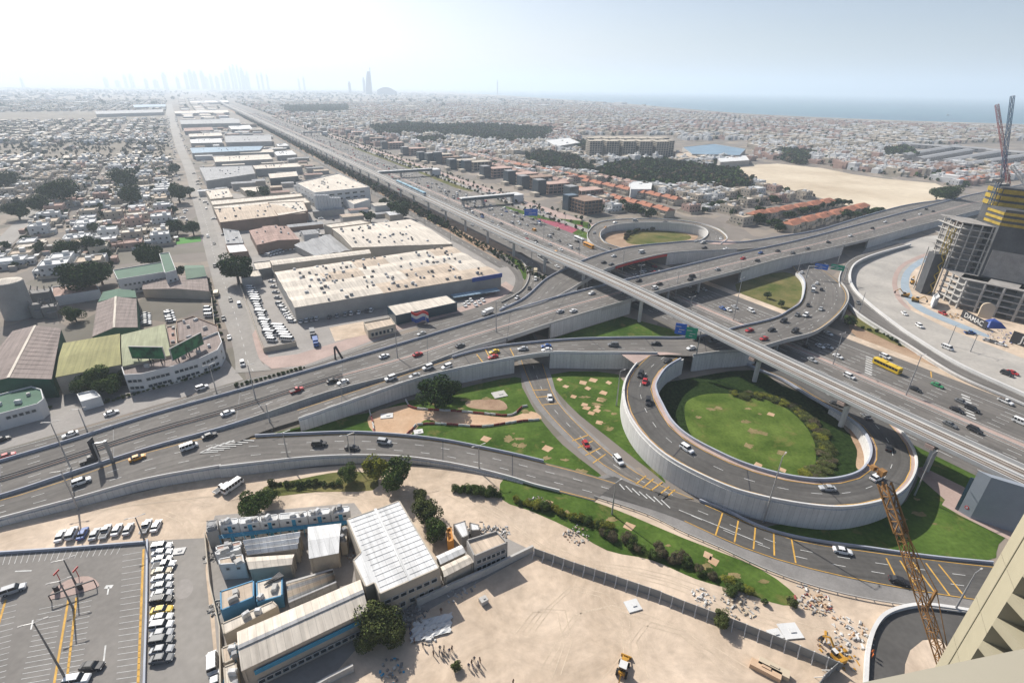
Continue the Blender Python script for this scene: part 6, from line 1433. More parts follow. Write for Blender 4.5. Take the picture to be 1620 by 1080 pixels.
q1 = shaft(1548, 437, zp, 0, 13, 60, zt1, m_net, [(zt1-8.4, zt1-7), (zt1-5.6, zt1-4.2), (zt1-2.8, zt1-1.4)], 'tower_core')
# lighter facade panels on the shaft
for k, (u0, u1, z0, z1) in enumerate(((.02, .36, .02, .42), (.4, .62, .02, .45), (.66, .95, .05, .3))):
    a, b = q1[0]+d2*60*u0+d1*.15, q1[0]+d2*60*u1+d1*.15; Z0, Z1_ = zp+(zt1-zp)*z0, zp+(zt1-zp)*z1
    mb = LMB(A1); mb.hexa([a+Vector((0, 0, Z0)), b+Vector((0, 0, Z0)), b-d1*.3+Vector((0, 0, Z0)), a-d1*.3+Vector((0, 0, Z0))], [a+Vector((0, 0, Z1_)), b+Vector((0, 0, Z1_)), b-d1*.3+Vector((0, 0, Z1_)), a-d1*.3+Vector((0, 0, Z1_))]); mb.build('facade_panel', m_cg, site)
pb = q1[3]-d1*.3; pb2 = pb+d2*3
zt2 = ztop_at(pb, 296)
mb = LMB(A1); q = [pb2, pb2+d2*62, pb2+d2*62-d1*12, pb2-d1*12]; mb.hexa([v+Vector((0, 0, zp)) for v in q], [v+Vector((0, 0, zt2)) for v in q]); mb.build('tower_core', m_net, site)
for z0 in (zt2-3, zt2-6.5, zt2-10):
    mb = LMB(A1); a, b = pb2+d1*.6, pb2+d2*62+d1*.6; mb.hexa([a+Vector((0, 0, z0)), b+Vector((0, 0, z0)), b-d1*.3+Vector((0, 0, z0)), a-d1*.3+Vector((0, 0, z0))], [a+Vector((0, 0, z0+2.2)), b+Vector((0, 0, z0+2.2)), b-d1*.3+Vector((0, 0, z0+2.2)), a-d1*.3+Vector((0, 0, z0+2.2))])
    c_ = pb2-d2*.6; mb.hexa([c_+Vector((0, 0, z0)), c_-d1*12+Vector((0, 0, z0)), c_-d1*12+d2*.3+Vector((0, 0, z0)), c_+d2*.3+Vector((0, 0, z0))], [c_+Vector((0, 0, z0+2.2)), c_-d1*12+Vector((0, 0, z0+2.2)), c_-d1*12+d2*.3+Vector((0, 0, z0+2.2)), c_+d2*.3+Vector((0, 0, z0+2.2))]); mb.build('yellow_screen', m_scr, site)
# open floors left of the shaft
nfl = int((zt1-8-zp)/3.4)
w0 = q1[0]-d2*15-d1*4
for k in range(nfl+1):
    z = zp+k*3.4; o = rnd.uniform(-1.2, 1.2); q = [w0+d1*2-d2*o, w0+d1*2+d2*15, w0-d1*20+d2*15, w0-d1*20-d2*o]; mb = LMB(A1)
    mb.hexa([v+Vector((0, 0, z)) for v in q], [v+Vector((0, 0, z+.35)) for v in q]); mb.build('floor_slab', rnd.choice([m_cg, m_cgl, m_cg]), site)
    if k < nfl:
        for j in range(4): p = w0+d2*(.8+j*4.5)+d1*1.4-A1; o = add('column', colm, site, loc=(p.x, p.y, z+.35)); o.scale = (.6, .6, (3.05)/(fh-.45))
        for j in range(3): p = w0+d2*.9-d1*(4+j*6)-A1; o = add('column', colm, site, loc=(p.x, p.y, z+.35)); o.scale = (.6, .6, (3.05)/(fh-.45))
        if rnd.random() < .6:
            p = w0+d2*rnd.uniform(3, 9)-d1*rnd.uniform(2, 8); mb = LMB(A1); mb.box((p.x, p.y, z+.35), (rnd.uniform(3, 6), 4, 2.4), math.atan2(d2.y, d2.x)); mb.build('stored_formwork', rnd.choice([m_cg, m_scr, m_net, m_wall_b]), site)
mb = LMB(A1); q = [w0+d2*2-d1*2.5, w0+d2*14-d1*2.5, w0+d2*14-d1*18, w0+d2*2-d1*18]; mb.hexa([v+Vector((0, 0, zp)) for v in q], [v+Vector((0, 0, zt1-12)) for v in q]); mb.build('core_wall', m_cg, site)
# hoist with yellow zigzag stair
hp = w0-d2*3+d1*1; mb = LMB(A1); zt = zt1-14
for dx, dy in ((0, 0), (2, 0), (0, 2.5), (2, 2.5)): mb.bar(hp+d2*dx-d1*dy, hp+d2*dx-d1*dy+Vector((0, 0, zt)), .25)
z = 0; f_ = 0
while z < zt-3:
    a, b = hp+Vector((0, 0, z)), hp+d2*2+Vector((0, 0, z+3))
    if f_: a, b = hp+d2*2+Vector((0, 0, z)), hp+Vector((0, 0, z+3))
    mb.bar(a, b, .7, h=.5); z += 3; f_ ^= 1
mb.build('hoist_stair', m_scr, site)
# tall dark screened lift shaft standing before the tower
a = G(1460, 462); zz = zfrom(1460, 462, 400); ls = root('screened_hoist', a, 'tall narrow dark screened structure beside the construction tower', 'hoist'); mb = MB(); mb.box((0, 0, 0), (7, 6, zz), math.atan2(d1.y, d1.x)); mb.build('dark_screen', m_net, ls)
mb = MB(); 
for sx in (-1, 1):
    for sy in (-1, 1): p = d1*sx*3.8+d2*sy*3.3; mb.bar(p, p+Vector((0, 0, zz+2)), .5)
mb.build('frame', m_cgl, ls)
# low site buildings
flat('site_office', 'white site office cabin at the foot of the podium', [(1476, 468), (1483, 464), (1487, 470), (1479, 475)], 5, m_wall_w, m_roof_w, cat='site office')
rt = root('round_topped_stack', G(1556, 503), 'tan round topped hoarding panel in front of the podium', 'panel'); mb = MB(); zz = 8.5; hw_ = 2.9
pts = [(-hw_, z) for z in (0, zz*.7)]+[(-hw_*math.cos(t), zz*.7+hw_*math.sin(t)) for t in [i*math.pi/8 for i in range(1, 8)]]+[(hw_, zz*.7), (hw_, 0)]
mb.hexa([(d2.x*x-d1.x*.4, d2.y*x-d1.y*.4, z) for x, z in pts], [(d2.x*x+d1.x*.4, d2.y*x+d1.y*.4, z) for x, z in pts]); mb.build('panel_face', m_sand_f, rt)
def hoard(p0, p1, h, txt, lab, sz):
    A, B = G(*p0), G(*p1); A.z = B.z = .1; d = (B-A).normalized(); rt = root('hoarding', A, lab, 'hoarding', rz=math.atan2(d.y, d.x)); L = (B-A).length
    mb = MB(); mb.hexa([(0, 0, 0), (L, 0, 0), (L, .3, 0), (0, .3, 0)], [(0, 0, h), (L, 0, h), (L, .3, h), (0, .3, h)]); mb.build('hoarding_board', m_dark, rt)
    cu = bpy.data.curves.new('lettering', 'FONT'); cu.body = txt; cu.size = sz; cu.extrude = .03; cu.align_x = 'CENTER'; cu.align_y = 'CENTER'; cu.offset = .03*sz/4
    cu.materials.append(m_conc_w); t_ = bpy.data.objects.new('t', cu); COL.objects.link(t_); me = bpy.data.meshes.new_from_object(t_.evaluated_get(bpy.context.evaluated_depsgraph_get())); bpy.data.objects.remove(t_); return add('lettering', me, rt, loc=(L/2, -.1, h/2), rot=(math.pi/2, 0, 0))
hoard((1519, 501), (1558, 522), 4.2, 'DAMAC', 'black hoarding with white capital letters before the podium', 3.7)
hoard((1596, 541), (1640, 556), 6, 'JE', 'black hoarding with white letters at the right edge', 5)
mb = MB(); c = G(1568, 515); rt = root('blue_tarpaulin', c, 'blue tarpaulin heap at the end of the black hoarding', 'tarpaulin')
mb.hexa([(-5, -4, 0), (5, -4, 0), (6, 4, 0), (-4, 4, 0)], [(-2, -1, 3), (3, -2, 2.4), (2, 2, 3.4), (-3, 2, 2.2)]); mb.build('sheet', m_blue, rt)

# ------------------------------------------------------------------ cranes
def lattice(mb, a, b, w, n, up=None, wt=.12):
    a, b = Vector(a), Vector(b); d = (b-a).normalized(); u = up or (Vector((0, 0, 1)) if abs(d.z) < .9 else Vector((1, 0, 0))); x = d.cross(u).normalized()*w/2; y = x.cross(d).normalized()*w/2
    cs = [-x-y, x-y, x+y, -x+y]
    for c in cs: mb.bar(a+c, b+c, wt*1.5)
    for k in range(n):
        p, q = a.lerp(b, k/n), a.lerp(b, (k+1)/n)
        for i in range(4):
            c0, c1 = cs[i], cs[(i+1) % 4]
            if k % 2: c0, c1 = c1, c0
            mb.bar(p+c0, q+c1, wt); mb.bar(q+cs[i], q+cs[(i+1) % 4], wt)
m_cr_b = mat('crane_blue', (.05, .10, .17), .6); m_cr_r = mat('crane_red', (.26, .10, .10), .6); m_cr_o = mat('crane_orange', (.27, .15, .06), .7, .35, .8, (.38, .2, .075))
def luff(px, py, zt, jx, jy, jz, m, lab, col):
    b = G(px, py, zt1); rt = root('tower_crane', (b.x, b.y, 0), lab, 'crane')
    mb = MB(); lattice(mb, (0, 0, zt1), (0, 0, zt), 1.6, max(3, int((zt-zt1)/2.5)), wt=.16); mb.build('mast', col, rt)
    mb = MB(); mb.box((0, 0, zt), (2.6, 2, 2)); mb.box((-3, 0, zt+.5), (4, 2, 1.2)); mb.bar((0, 0, zt+2), (-2, 0, zt+9), .25); mb.build('cab_and_counterweight', m_wall_g, rt)
    # tip
    e = Vector((jx, jy, jz)); mb = MB(); lattice(mb, (1, 0, zt+1.5), e, 1.4, 18, up=Vector((.3, 1, 0)), wt=.12); mb.build('jib', m, rt)
    mb = MB(); mb.bar((-2, 0, zt+9), e, .12); mb.build('pendant_rope', m_steel, rt)
def tip(px, py, base, dist):    # a point on the ray through px,py at the horizontal distance of base times dist
    r = ray(px, py); k = math.hypot(base.x, base.y)*dist/math.hypot(r.x, r.y); return EYE+r*k
bb = G(1566, 324, zt1); bb.z = 0
ztb = ztop_at(bb, 288)
e = tip(1602, 152, bb, 1.0)-Vector((bb.x, bb.y, 0)); pxb = PX((bb.x, bb.y, zt1)); luff(pxb[0], pxb[1], ztb, e.x, e.y, e.z, m_cr_b, 'blue luffing tower crane rising above the construction tower', m_cr_b)
b2 = G(1580, 322, zt1); b2.z = 0; e = tip(1577, 166, b2, 1.03)-Vector((b2.x, b2.y, 0)); px2 = PX((b2.x, b2.y, zt1)); luff(px2[0], px2[1], ztop_at(b2, 296), e.x, e.y, e.z, m_cr_r, 'red and white luffing crane left of the blue crane', m_wall_w)
for i, (x, y, tx, ty) in enumerate(((1572, 345, 1590, 262), (1600, 338, 1618, 268))):
    b = pl-d1*(6+i*6)+d2*(20+i*22); zt_ = zt1; t_ = Vector((b.x, b.y, zt1)); e = tip(tx+10, ty, b, .98); rt = root('placing_boom', t_, '%s concrete placing boom on top of the construction tower' % ('white' if i else 'cream'), 'boom'); mb = MB(); lattice(mb, (0, 0, 0), e-t_, 1.3, 10, wt=.2); mb.build('boom', m_wall_w, rt)
# the orange crane below the camera
ZC = 66
c1 = G(1400, 762, ZC); _t = (ZC-EYE.z)/ray(1400, 762).z; c2 = EYE+ray(1486, 1030)*_t*.97; dj = (c2-c1).normalized(); cend = c2+dj*8
oc = root('tower_crane', (cend.x, cend.y, 0), 'orange lattice tower crane with grey counterweights seen from above', 'crane')
def lo(p): return Vector(p)-Vector((cend.x, cend.y, 0))
w_ = 14*(c1-EYE).dot(FW)/FPX; Lc = (cend-c1).length
mb = MB(); lattice(mb, lo(c1+dj*Lc*.2), lo(cend+dj*2), w_*.85, 16, wt=.075); lattice(mb, lo(c1+Vector((0, 0, -.2))), lo(c1+dj*Lc*.22), w_*.95, 4, wt=.12); mb.build('jib', m_cr_o, oc)
nj = Vector((-dj.y, dj.x, 0)); 
for k in range(5):
    a = c1+dj*(1.0+k*Lc*.035); b = a+dj*Lc*.033; q = [a-nj*w_*.42, b-nj*w_*.42, b+nj*w_*.42, a+nj*w_*.42]; mb = MB(); mb.hexa([lo(p+Vector((0, 0, -1.2))) for p in q], [lo(p+Vector((0, 0, w_*.62))) for p in q]); mb.build('counterweight', m_conc, oc)
mb = MB(); p = lo(c1-dj*1.2); mb.box((p.x, p.y, p.z-.4), (w_*.7, .7, .8), .4); mb.box((p.x-.6, p.y+.8, p.z-.2), (.5, .6, .6), .2); mb.bar((p.x-.5, p.y, p.z), (p.x-.9, p.y+1.6, p.z), .12); mb.bar((p.x+.5, p.y, p.z), (p.x-.2, p.y+1.6, p.z), .12); mb.build('winch', m_cr_o, oc)
mb = MB(); lattice(mb, lo(Vector((cend.x, cend.y, 0))), lo(cend), w_*.9, 16, wt=.1); mb.build('mast', m_cr_o, oc)
mb = MB(); mb.bar(lo(c1+dj*Lc*.55+Vector((0, 0, 3.5))), lo(c1+dj*Lc*.1), .08); mb.bar(lo(c1+dj*Lc*.55+Vector((0, 0, 3.5))), lo(cend), .08); mb.bar(lo(c1+dj*Lc*.55+Vector((0, 0, .5))), lo(c1+dj*Lc*.55+Vector((0, 0, 3.5))), .25); mb.build('tie_bar', m_cr_o, oc)

# ------------------------------------------------------------------ the camera's own tower: pilaster, fins and parapet
m_bei = mat('cladding_beige', (.33, .30, .215), .75, .05, .15); m_bei2 = mat('cladding_beige_top', (.36, .33, .26), .7, .04, .2); m_tgl = mat('tower_glass', (.02, .04, .04), .12, spec=.7)
own = root('tower_facade', (0, 0, 0), 'beige tower facade with diagonal fins and dark glass close to the camera', 'facade')
def atd(px, py, d):      # point on the pixel ray at horizontal distance d
    r = ray(px, py); k = d/math.hypot(r.x, r.y); return EYE+r*k
dl = 26.0; a = atd(1620, 812, dl); a2 = atd(1620, 907, dl*.93)
A_ = Vector((a.x, a.y, 0)); B_ = Vector((a2.x, a2.y, 0)); fd = (B_-A_).normalized(); fo = Vector((fd.y, -fd.x, 0))
if fo.dot(-A_) < 0: fo = -fo
mb = MB(); bk = -fo*1.0; q = [A_, B_, B_+bk, A_+bk]; mb.hexa(q, [p+Vector((0, 0, 130)) for p in q]); mb.build('pilaster', m_bei, own)
for u in (.42,):
    c = A_.lerp(B_, u)+fo*.02; mb = MB(); mb.bar(c, c+Vector((0, 0, 130)), .025); mb.build('joint', mat('joint_line', (.25, .23, .17), .8), own)
for k in range(40):
    z = 20+k*2.6; mb = MB(); mb.bar(A_+fo*.005+Vector((0, 0, z)), B_+fo*.005+Vector((0, 0, z)), .02); 
    if 50 < z: mb.build('joint', mat('joint_line', (.25, .23, .17), .8), own)
# wing beside the pilaster: floor beams running off it, glass set back between them
zb_ = B_.copy()
def z_on(px, py):
    r = ray(px, py); k = math.hypot(B_.x, B_.y)/math.hypot(r.x, r.y); return (EYE+r*k).z
zs = [z_on(1600, 937), z_on(1573, 977), z_on(1551, 1010)]; dz_ = (zs[0]-zs[2])/2
b1_ = PX(B_+Vector((0, 0, zs[1]))); g0 = G(1573, 977, zs[1]); g1 = G(1613, 1024, zs[1]); bd = (g1-g0).normalized(); bo = Vector((bd.y, -bd.x, 0))
if bo.dot(-B_) < 0: bo = -bo
mb = MB(); g = -bo*2.4; q = [B_+g-bd*2, B_+bd*24+g, B_+bd*24+g-bo*.3, B_+g-bo*.3-bd*2]; mb.hexa(q, [p+Vector((0, 0, 130)) for p in q]); mb.build('glass_wall', m_tgl, own)
for k in range(-2, 10):
    z = zs[0]-k*dz_; th = dz_*.34; mb = MB(); q = [B_, B_+bd*24, B_+bd*24-bo*.9, B_-bo*.9]
    mb.hexa([p+Vector((0, 0, z-th)) for p in q], [p+Vector((0, 0, z)) for p in q]); mb.build('floor_beam', m_bei, own)
    for j in range(3):
        p = B_+bd*(2.2+j*3.4)-bo*2.38; mb = MB(); mb.bar(p+Vector((0, 0, z)), p+Vector((0, 0, z+dz_-th)), .14); mb.build('mullion', m_steel, own)
# parapet in the foreground
pz = 106.4
P1, P2 = G(1340, 1084, pz), G(1640, 1021, pz); pd = (P2-P1).normalized(); P1 = P1-pd*8; P2 = P2+pd*3; pn = Vector((pd.y, -pd.x, 0))
mb = MB(); q = [P1, P1+pn*3, P2+pn*3, P2]; mb.hexa([p-Vector((0, 0, .5)) for p in q], q); pr = mb.mesh('parapet_ledge', m_bei2)
o = add('parapet_ledge', pr, label='smooth beige parapet ledge filling the bottom right corner', cat='ledge')
# ------------------------------------------------------------------ surfaces vehicles stand on
vv = []; ff = []
for v, f in DRIVE:
    n = len(vv); vv += v; ff += [tuple(i+n for i in q) for q in f]
BVH = BVHTree.FromPolygons(vv, ff)
def hit(x, y):
    d = ray(x, y).normalized(); l, n, i, dist = BVH.ray_cast(EYE, d)
    return l if l else G(x, y, Z2)
def down(p):
    l, n, i, dist = BVH.ray_cast(Vector((p[0], p[1], p[2]+3)), Vector((0, 0, -1)))
    return l if l else Vector((p[0], p[1], Z1))
# ------------------------------------------------------------------ vehicles
def paint(n, c, r=.5): return mat('paint_'+n, c, r, spec=.35)
PAINT = {'white': paint('white', (.68, .68, .67)), 'silver': paint('silver', (.36, .37, .38)), 'grey': paint('grey', (.13, .135, .14)), 'black': paint('black', (.022, .022, .025)), 'red': paint('red', (.38, .02, .025)), 'blue': paint('blue', (.03, .09, .28)), 'yellow': paint('yellow', (.62, .42, .03)), 'orange': paint('orange', (.6, .27, .03)), 'green': paint('green', (.03, .22, .09)), 'beige': paint('beige', (.45, .38, .26))}
m_cg_ = mat('car_glass', (.015, .018, .022), .25, spec=.4)
m_lamp = mat('headlamp_glass', (.7, .7, .68), .2); m_tail = mat('tail_lamp', (.35, .01, .01), .3); m_rim = mat('wheel_rim', (.3, .3, .31), .4, metal=.5)
def hull(mb, st, mi=0):
    rings = []
    for x, w, z0, z1, c in st: rings.append([(x, -w, z0), (x, -w, z1-c), (x, -w+c, z1), (x, w-c, z1), (x, w, z1-c), (x, w, z0)])
    n0 = len(mb.v)
    for r in rings: mb.v += r
    k = 6
    for i in range(len(rings)-1):
        for j in range(k):
            j2 = (j+1) % k; mb.f.append((n0+i*k+j, n0+i*k+j2, n0+(i+1)*k+j2, n0+(i+1)*k+j)); mb.m.append(mi)
    mb.f.append(tuple(n0+j for j in reversed(range(k)))); mb.m.append(mi); e = n0+(len(rings)-1)*k; mb.f.append(tuple(e+j for j in range(k))); mb.m.append(mi)
def cabin_(mb, x0, x1, xr0, xr1, w, wr, z0, z1, gm, pm):
    b = [(x0, -w, z0), (x1, -w, z0), (x1, w, z0), (x0, w, z0)]; t = [(xr0, -wr, z1), (xr1, -wr, z1), (xr1, wr, z1), (xr0, wr, z1)]
    mb.hexa(b, t, gm, nobot=True)
def roof_(mb, xr0, xr1, wr, z1, mi=0):
    mb.hexa([(xr0, -wr-.02, z1-.03), (xr1, -wr-.02, z1-.03), (xr1, wr+.02, z1-.03), (xr0, wr+.02, z1-.03)], [(xr0+.15, -wr+.08, z1+.06), (xr1-.15, -wr+.08, z1+.06), (xr1-.15, wr-.08, z1+.06), (xr0+.15, wr-.08, z1+.06)], mi)
SPEC = {
 'sedan': dict(hull=[(-2.32, .70, .38, .78, .1), (-2.2, .84, .26, .95, .12), (-1.5, .9, .22, 1.0, .12), (0, .92, .2, .98, .1), (1.1, .9, .22, .95, .12), (2.0, .85, .26, .82, .14), (2.32, .68, .36, .66, .1)], cab=(-1.72, 1.12, -1.15, .42, .80, .68, .95, 1.42), wb=(-1.38, 1.4), r=.33, L=2.3, tw=.8),
 'hatchback': dict(hull=[(-2.0, .72, .36, .85, .1), (-1.9, .84, .26, 1.0, .12), (-1.0, .88, .22, 1.02, .12), (0.9, .88, .22, .98, .12), (1.75, .83, .26, .84, .14), (2.0, .66, .36, .68, .1)], cab=(-1.9, 1.0, -1.62, .32, .79, .68, .98, 1.5), wb=(-1.2, 1.25), r=.32, L=2.0, tw=.78),
 'suv': dict(hull=[(-2.4, .80, .45, .95, .1), (-2.3, .93, .35, 1.12, .12), (0, .97, .3, 1.14, .12), (1.2, .95, .32, 1.1, .14), (2.2, .9, .36, 1.0, .16), (2.4, .76, .45, .8, .1)], cab=(-2.3, 1.2, -2.08, .62, .86, .76, 1.1, 1.82), wb=(-1.4, 1.45), r=.4, L=2.4, tw=.86),
 'van': dict(hull=[(-2.6, .93, .35, 1.25, .08), (1.5, .95, .32, 1.25, .1), (2.3, .9, .35, 1.05, .2), (2.55, .76, .42, .85, .1)], cab=(-2.58, 1.95, -2.5, 1.25, .93, .82, 1.22, 2.05), wb=(-1.5, 1.6), r=.36, L=2.55, tw=.85),
 'pickup': dict(hull=[(-2.6, .88, .5, 1.0, .05), (-.7, .92, .42, 1.0, .05), (-.6, .92, .42, 1.12, .1), (1.2, .92, .4, 1.1, .14), (2.3, .88, .45, 1.0, .16), (2.55, .74, .5, .8, .1)], cab=(-.65, 1.25, -.45, .6, .84, .75, 1.1, 1.75), wb=(-1.6, 1.55), r=.4, L=2.55, tw=.84, bed=1),
 'minibus': dict(hull=[(-3.3, 1.0, .4, 1.4, .08), (2.9, 1.0, .38, 1.4, .1), (3.3, .9, .42, 1.2, .15)], cab=(-3.28, 3.1, -3.2, 2.75, .99, .9, 1.35, 2.35), wb=(-2.0, 2.2), r=.4, L=3.3, tw=.92),
}
def vehicle_meshes(k):
    S = SPEC[k]; c = S['cab']
    b = MB(); hull(b, S['hull']); roof_(b, c[2], c[3], c[5], c[7])
    if k in ('van', 'minibus'): 
        for sx in (-1, 1):
            for x in np.linspace(c[0]+.5, c[1]-1.0, 4 if k == 'van' else 6): b.hexa([(x-.07, sx*c[4]-.04, c[6]), (x+.07, sx*c[4]-.04, c[6]), (x+.07, sx*c[4]+.04, c[6]), (x-.07, sx*c[4]+.04, c[6])], [(x-.07, sx*c[5]-.04, c[7]), (x+.07, sx*c[5]-.04, c[7]), (x+.07, sx*c[5]+.04, c[7]), (x-.07, sx*c[5]+.04, c[7])], 0)
    else:
        for sx in (-1, 1):      # pillars
            xm = (c[2]+c[3])/2; b.hexa([(xm-.06, sx*c[4]-.03, c[6]), (xm+.06, sx*c[4]-.03, c[6]), (xm+.06, sx*c[4]+.03, c[6]), (xm-.06, sx*c[4]+.03, c[6])], [(xm-.06, sx*c[5]-.03, c[7]), (xm+.06, sx*c[5]-.03, c[7]), (xm+.06, sx*c[5]+.03, c[7]), (xm-.06, sx*c[5]+.03, c[7])], 0)
    for sx in (-1, 1): b.box((c[1]-.35, sx*(c[4]+.12), c[6]-.02), (.12, .2, .14))
    if S.get('bed'): b.quad((-2.5, -.8, 1.01), (-.7, -.8, 1.01), (-.7, .8, 1.01), (-2.5, .8, 1.01), 1)
    g = MB(); cabin_(g, *c, 0, 0)
    w = MB(); w.cyl((0, -.11, 0), S['r'], .22, 14, 0, axis=(0, 1, 0)); w.cyl((0, -.125, 0), S['r']*.6, .25, 10, 1, axis=(0, 1, 0))
    hl = MB(); hl.box((0, 0, 0), (.12, .34, .14)); zf = S['hull'][-1][3]-.12
    return dict(body=b.mesh('body', [PAINT['white'], m_dark]), glass=g.mesh('windows', m_cg_), wheel=w.mesh('wheel', [m_black, m_rim]), head=hl.mesh('headlight', m_lamp), tail=hl.mesh('taillight', m_tail), zf=zf), (b, g, w)
VM = {}; LOW = {}
for k in SPEC:
    VM[k], (b, g, w) = vehicle_meshes(k)
    S = SPEC[k]; m = MB(); m.v = list(b.v); m.f = list(b.f); m.m = [0 if q == 0 else 2 for q in b.m]; n = len(m.v)
    m.v += g.v; m.f += [tuple(i+n for i in q) for q in g.f]; m.m += [1]*len(g.f)
    for x in S['wb']:
        for y in (-S['tw'], S['tw']): m.cyl((x, y-.11, S['r']), S['r'], .22, 8, 2, axis=(0, 1, 0))
    LOW[k] = m.mesh(k, [PAINT['white'], m_cg_, m_black])
# bus and lorry
def bus_meshes():
    b = MB(); hull(b, [(-6, 1.2, .4, 3.0, .12), (5.7, 1.25, .35, 3.0, .15), (6, 1.15, .4, 2.8, .15)]); b.box((-2, 0, 3.0), (3, 1.6, .25)); b.box((3, 0, 3.0), (1.6, 1.4, .2))
    g = MB()
    for sx in (-1, 1):
        for x in np.arange(-5.4, 5.2, 1.35): g.hexa([(x, sx*1.24-.03, 1.45), (x+1.2, sx*1.24-.03, 1.45), (x+1.2, sx*1.24+.03, 1.45), (x, sx*1.24+.03, 1.45)], [(x, sx*1.24-.03, 2.45), (x+1.2, sx*1.24-.03, 2.45), (x+1.2, sx*1.24+.03, 2.45), (x, sx*1.24+.03, 2.45)])
    g.hexa([(5.98, -1, 1.2), (6.03, -1, 1.2), (6.03, 1, 1.2), (5.98, 1, 1.2)], [(5.93, -1, 2.5), (5.98, -1, 2.5), (5.98, 1, 2.5), (5.93, 1, 2.5)])
    w = MB(); w.cyl((0, -.15, 0), .5, .3, 14, 0, axis=(0, 1, 0)); w.cyl((0, -.16, 0), .28, .32, 10, 1, axis=(0, 1, 0))
    return b.mesh('body', [PAINT['white']]), g.mesh('windows', m_cg_), w.mesh('wheel', [m_black, m_rim])
BUSM = bus_meshes()
def setp(o, col): o.material_slots[0].link = 'OBJECT'; o.material_slots[0].material = PAINT[col]
PROTO = {}
def proto(k):
    if k in PROTO: return PROTO[k]
    return None
CARN = [0]
CATS = {'sedan': 'car', 'hatchback': 'car', 'suv': 'suv', 'van': 'van', 'pickup': 'pickup', 'minibus': 'minibus', 'bus': 'bus', 'lorry': 'lorry'}
NAMES = {'sedan': 'car', 'hatchback': 'small_car', 'suv': 'suv', 'van': 'van', 'pickup': 'pickup_truck', 'minibus': 'minibus', 'bus': 'bus', 'lorry': 'lorry'}
def car(p, ang, k, col, place, group=None, pitch=0, low=None, col2=None):
    CARN[0] += 1
    dist = (p-EYE).length; low = dist > 330 if low is None else low
    word = {'suv': 'four wheel drive', 'pickup': 'pickup truck'}.get(k, k)
    lab = f"{col} {word} {place}"
    rot = (0, -pitch, ang)
    if k == 'bus':
        o = root('bus', p, lab, 'bus', group); o.rotation_euler = rot
        b = add('body', BUSM[0], o); setp(b, col); add('windows', BUSM[1], o)
        for x in (-3.2, 3.6):
            for y in (-1.05, 1.05): add('wheel', BUSM[2], o, loc=(x, y, .5))
        return o
    if k == 'lorry':
        o = root('lorry', p, lab, 'lorry', group); o.rotation_euler = rot
        m = MB(); hull(m, [(1.5, 1.15, .5, 2.3, .1), (3.2, 1.15, .45, 2.3, .15), (3.5, 1.05, .5, 1.6, .15)]); b = m.build('cab', [PAINT['white']], o); setp(b, col)
        m = MB(); m.box((-1.2, 0, .9), (5, 2.3, 1.4 if col2 else 2.0)); m.box((-.8, 0, .6), (6, .9, .3)); m.build('cargo_box', PAINT[col2 or col], o)
        m = MB(); m.box((3.2, 0, 1.5), (.4, 2.0, .65), 0); m.build('windscreen', m_cg_, o)
        for x in (-2.6, -1.4, 2.5):
            for y in (-1.0, 1.0): add('wheel', BUSM[2], o, loc=(x, y, .5))
        return o
    if low:
        o = bpy.data.objects.new(NAMES[k], LOW[k]); COL.objects.link(o); o.location = p; o.rotation_euler = rot; setp(o, col); tag(o, lab, CATS[k], group); return o
    o = root(NAMES[k], p, lab, CATS[k], group); o.rotation_euler = rot; V = VM[k]; S = SPEC[k]
    b = add('body', V['body'], o); setp(b, col); add('windows', V['glass'], o)
    for x in S['wb']:
        for y in (-S['tw'], S['tw']): add('wheel', V['wheel'], o, loc=(x, y, S['r']))
    for y in (-.6, .6): add('headlight', V['head'], o, loc=(S['L']-.06, y*S['tw']/.8, V['zf'])); add('taillight', V['tail'], o, loc=(-S['L']+.03, y*S['tw']/.8, V['zf']+.05))
    return o
def put(x, y, dx, dy, k, col, place, group=None, z=None, col2=None):
    """stand a vehicle on the road surface seen at this photo point, heading along (dx,dy)"""
    p = hit(x, y+2) if z is None else G(x, y+2, z); q = G(x+dx*6, y+2+dy*6, p.z); d = (q-p); d.z = 0; d.normalize()
    f = down(p+d*2.0); b_ = down(p-d*2.0)
    pit = math.atan2(f.z-b_.z, 4.0) if abs(f.z-b_.z) < .6 and z is None else 0
    p = p.copy(); p.z += .035
    return car(p, math.atan2(d.y, d.x), k, col, place, group, pitch=pit, col2=col2)
W, SI, GR, BK, RD, BL = 'white', 'silver', 'grey', 'black', 'red', 'blue'
up_, dn_ = (3, -1), (-3, 1)
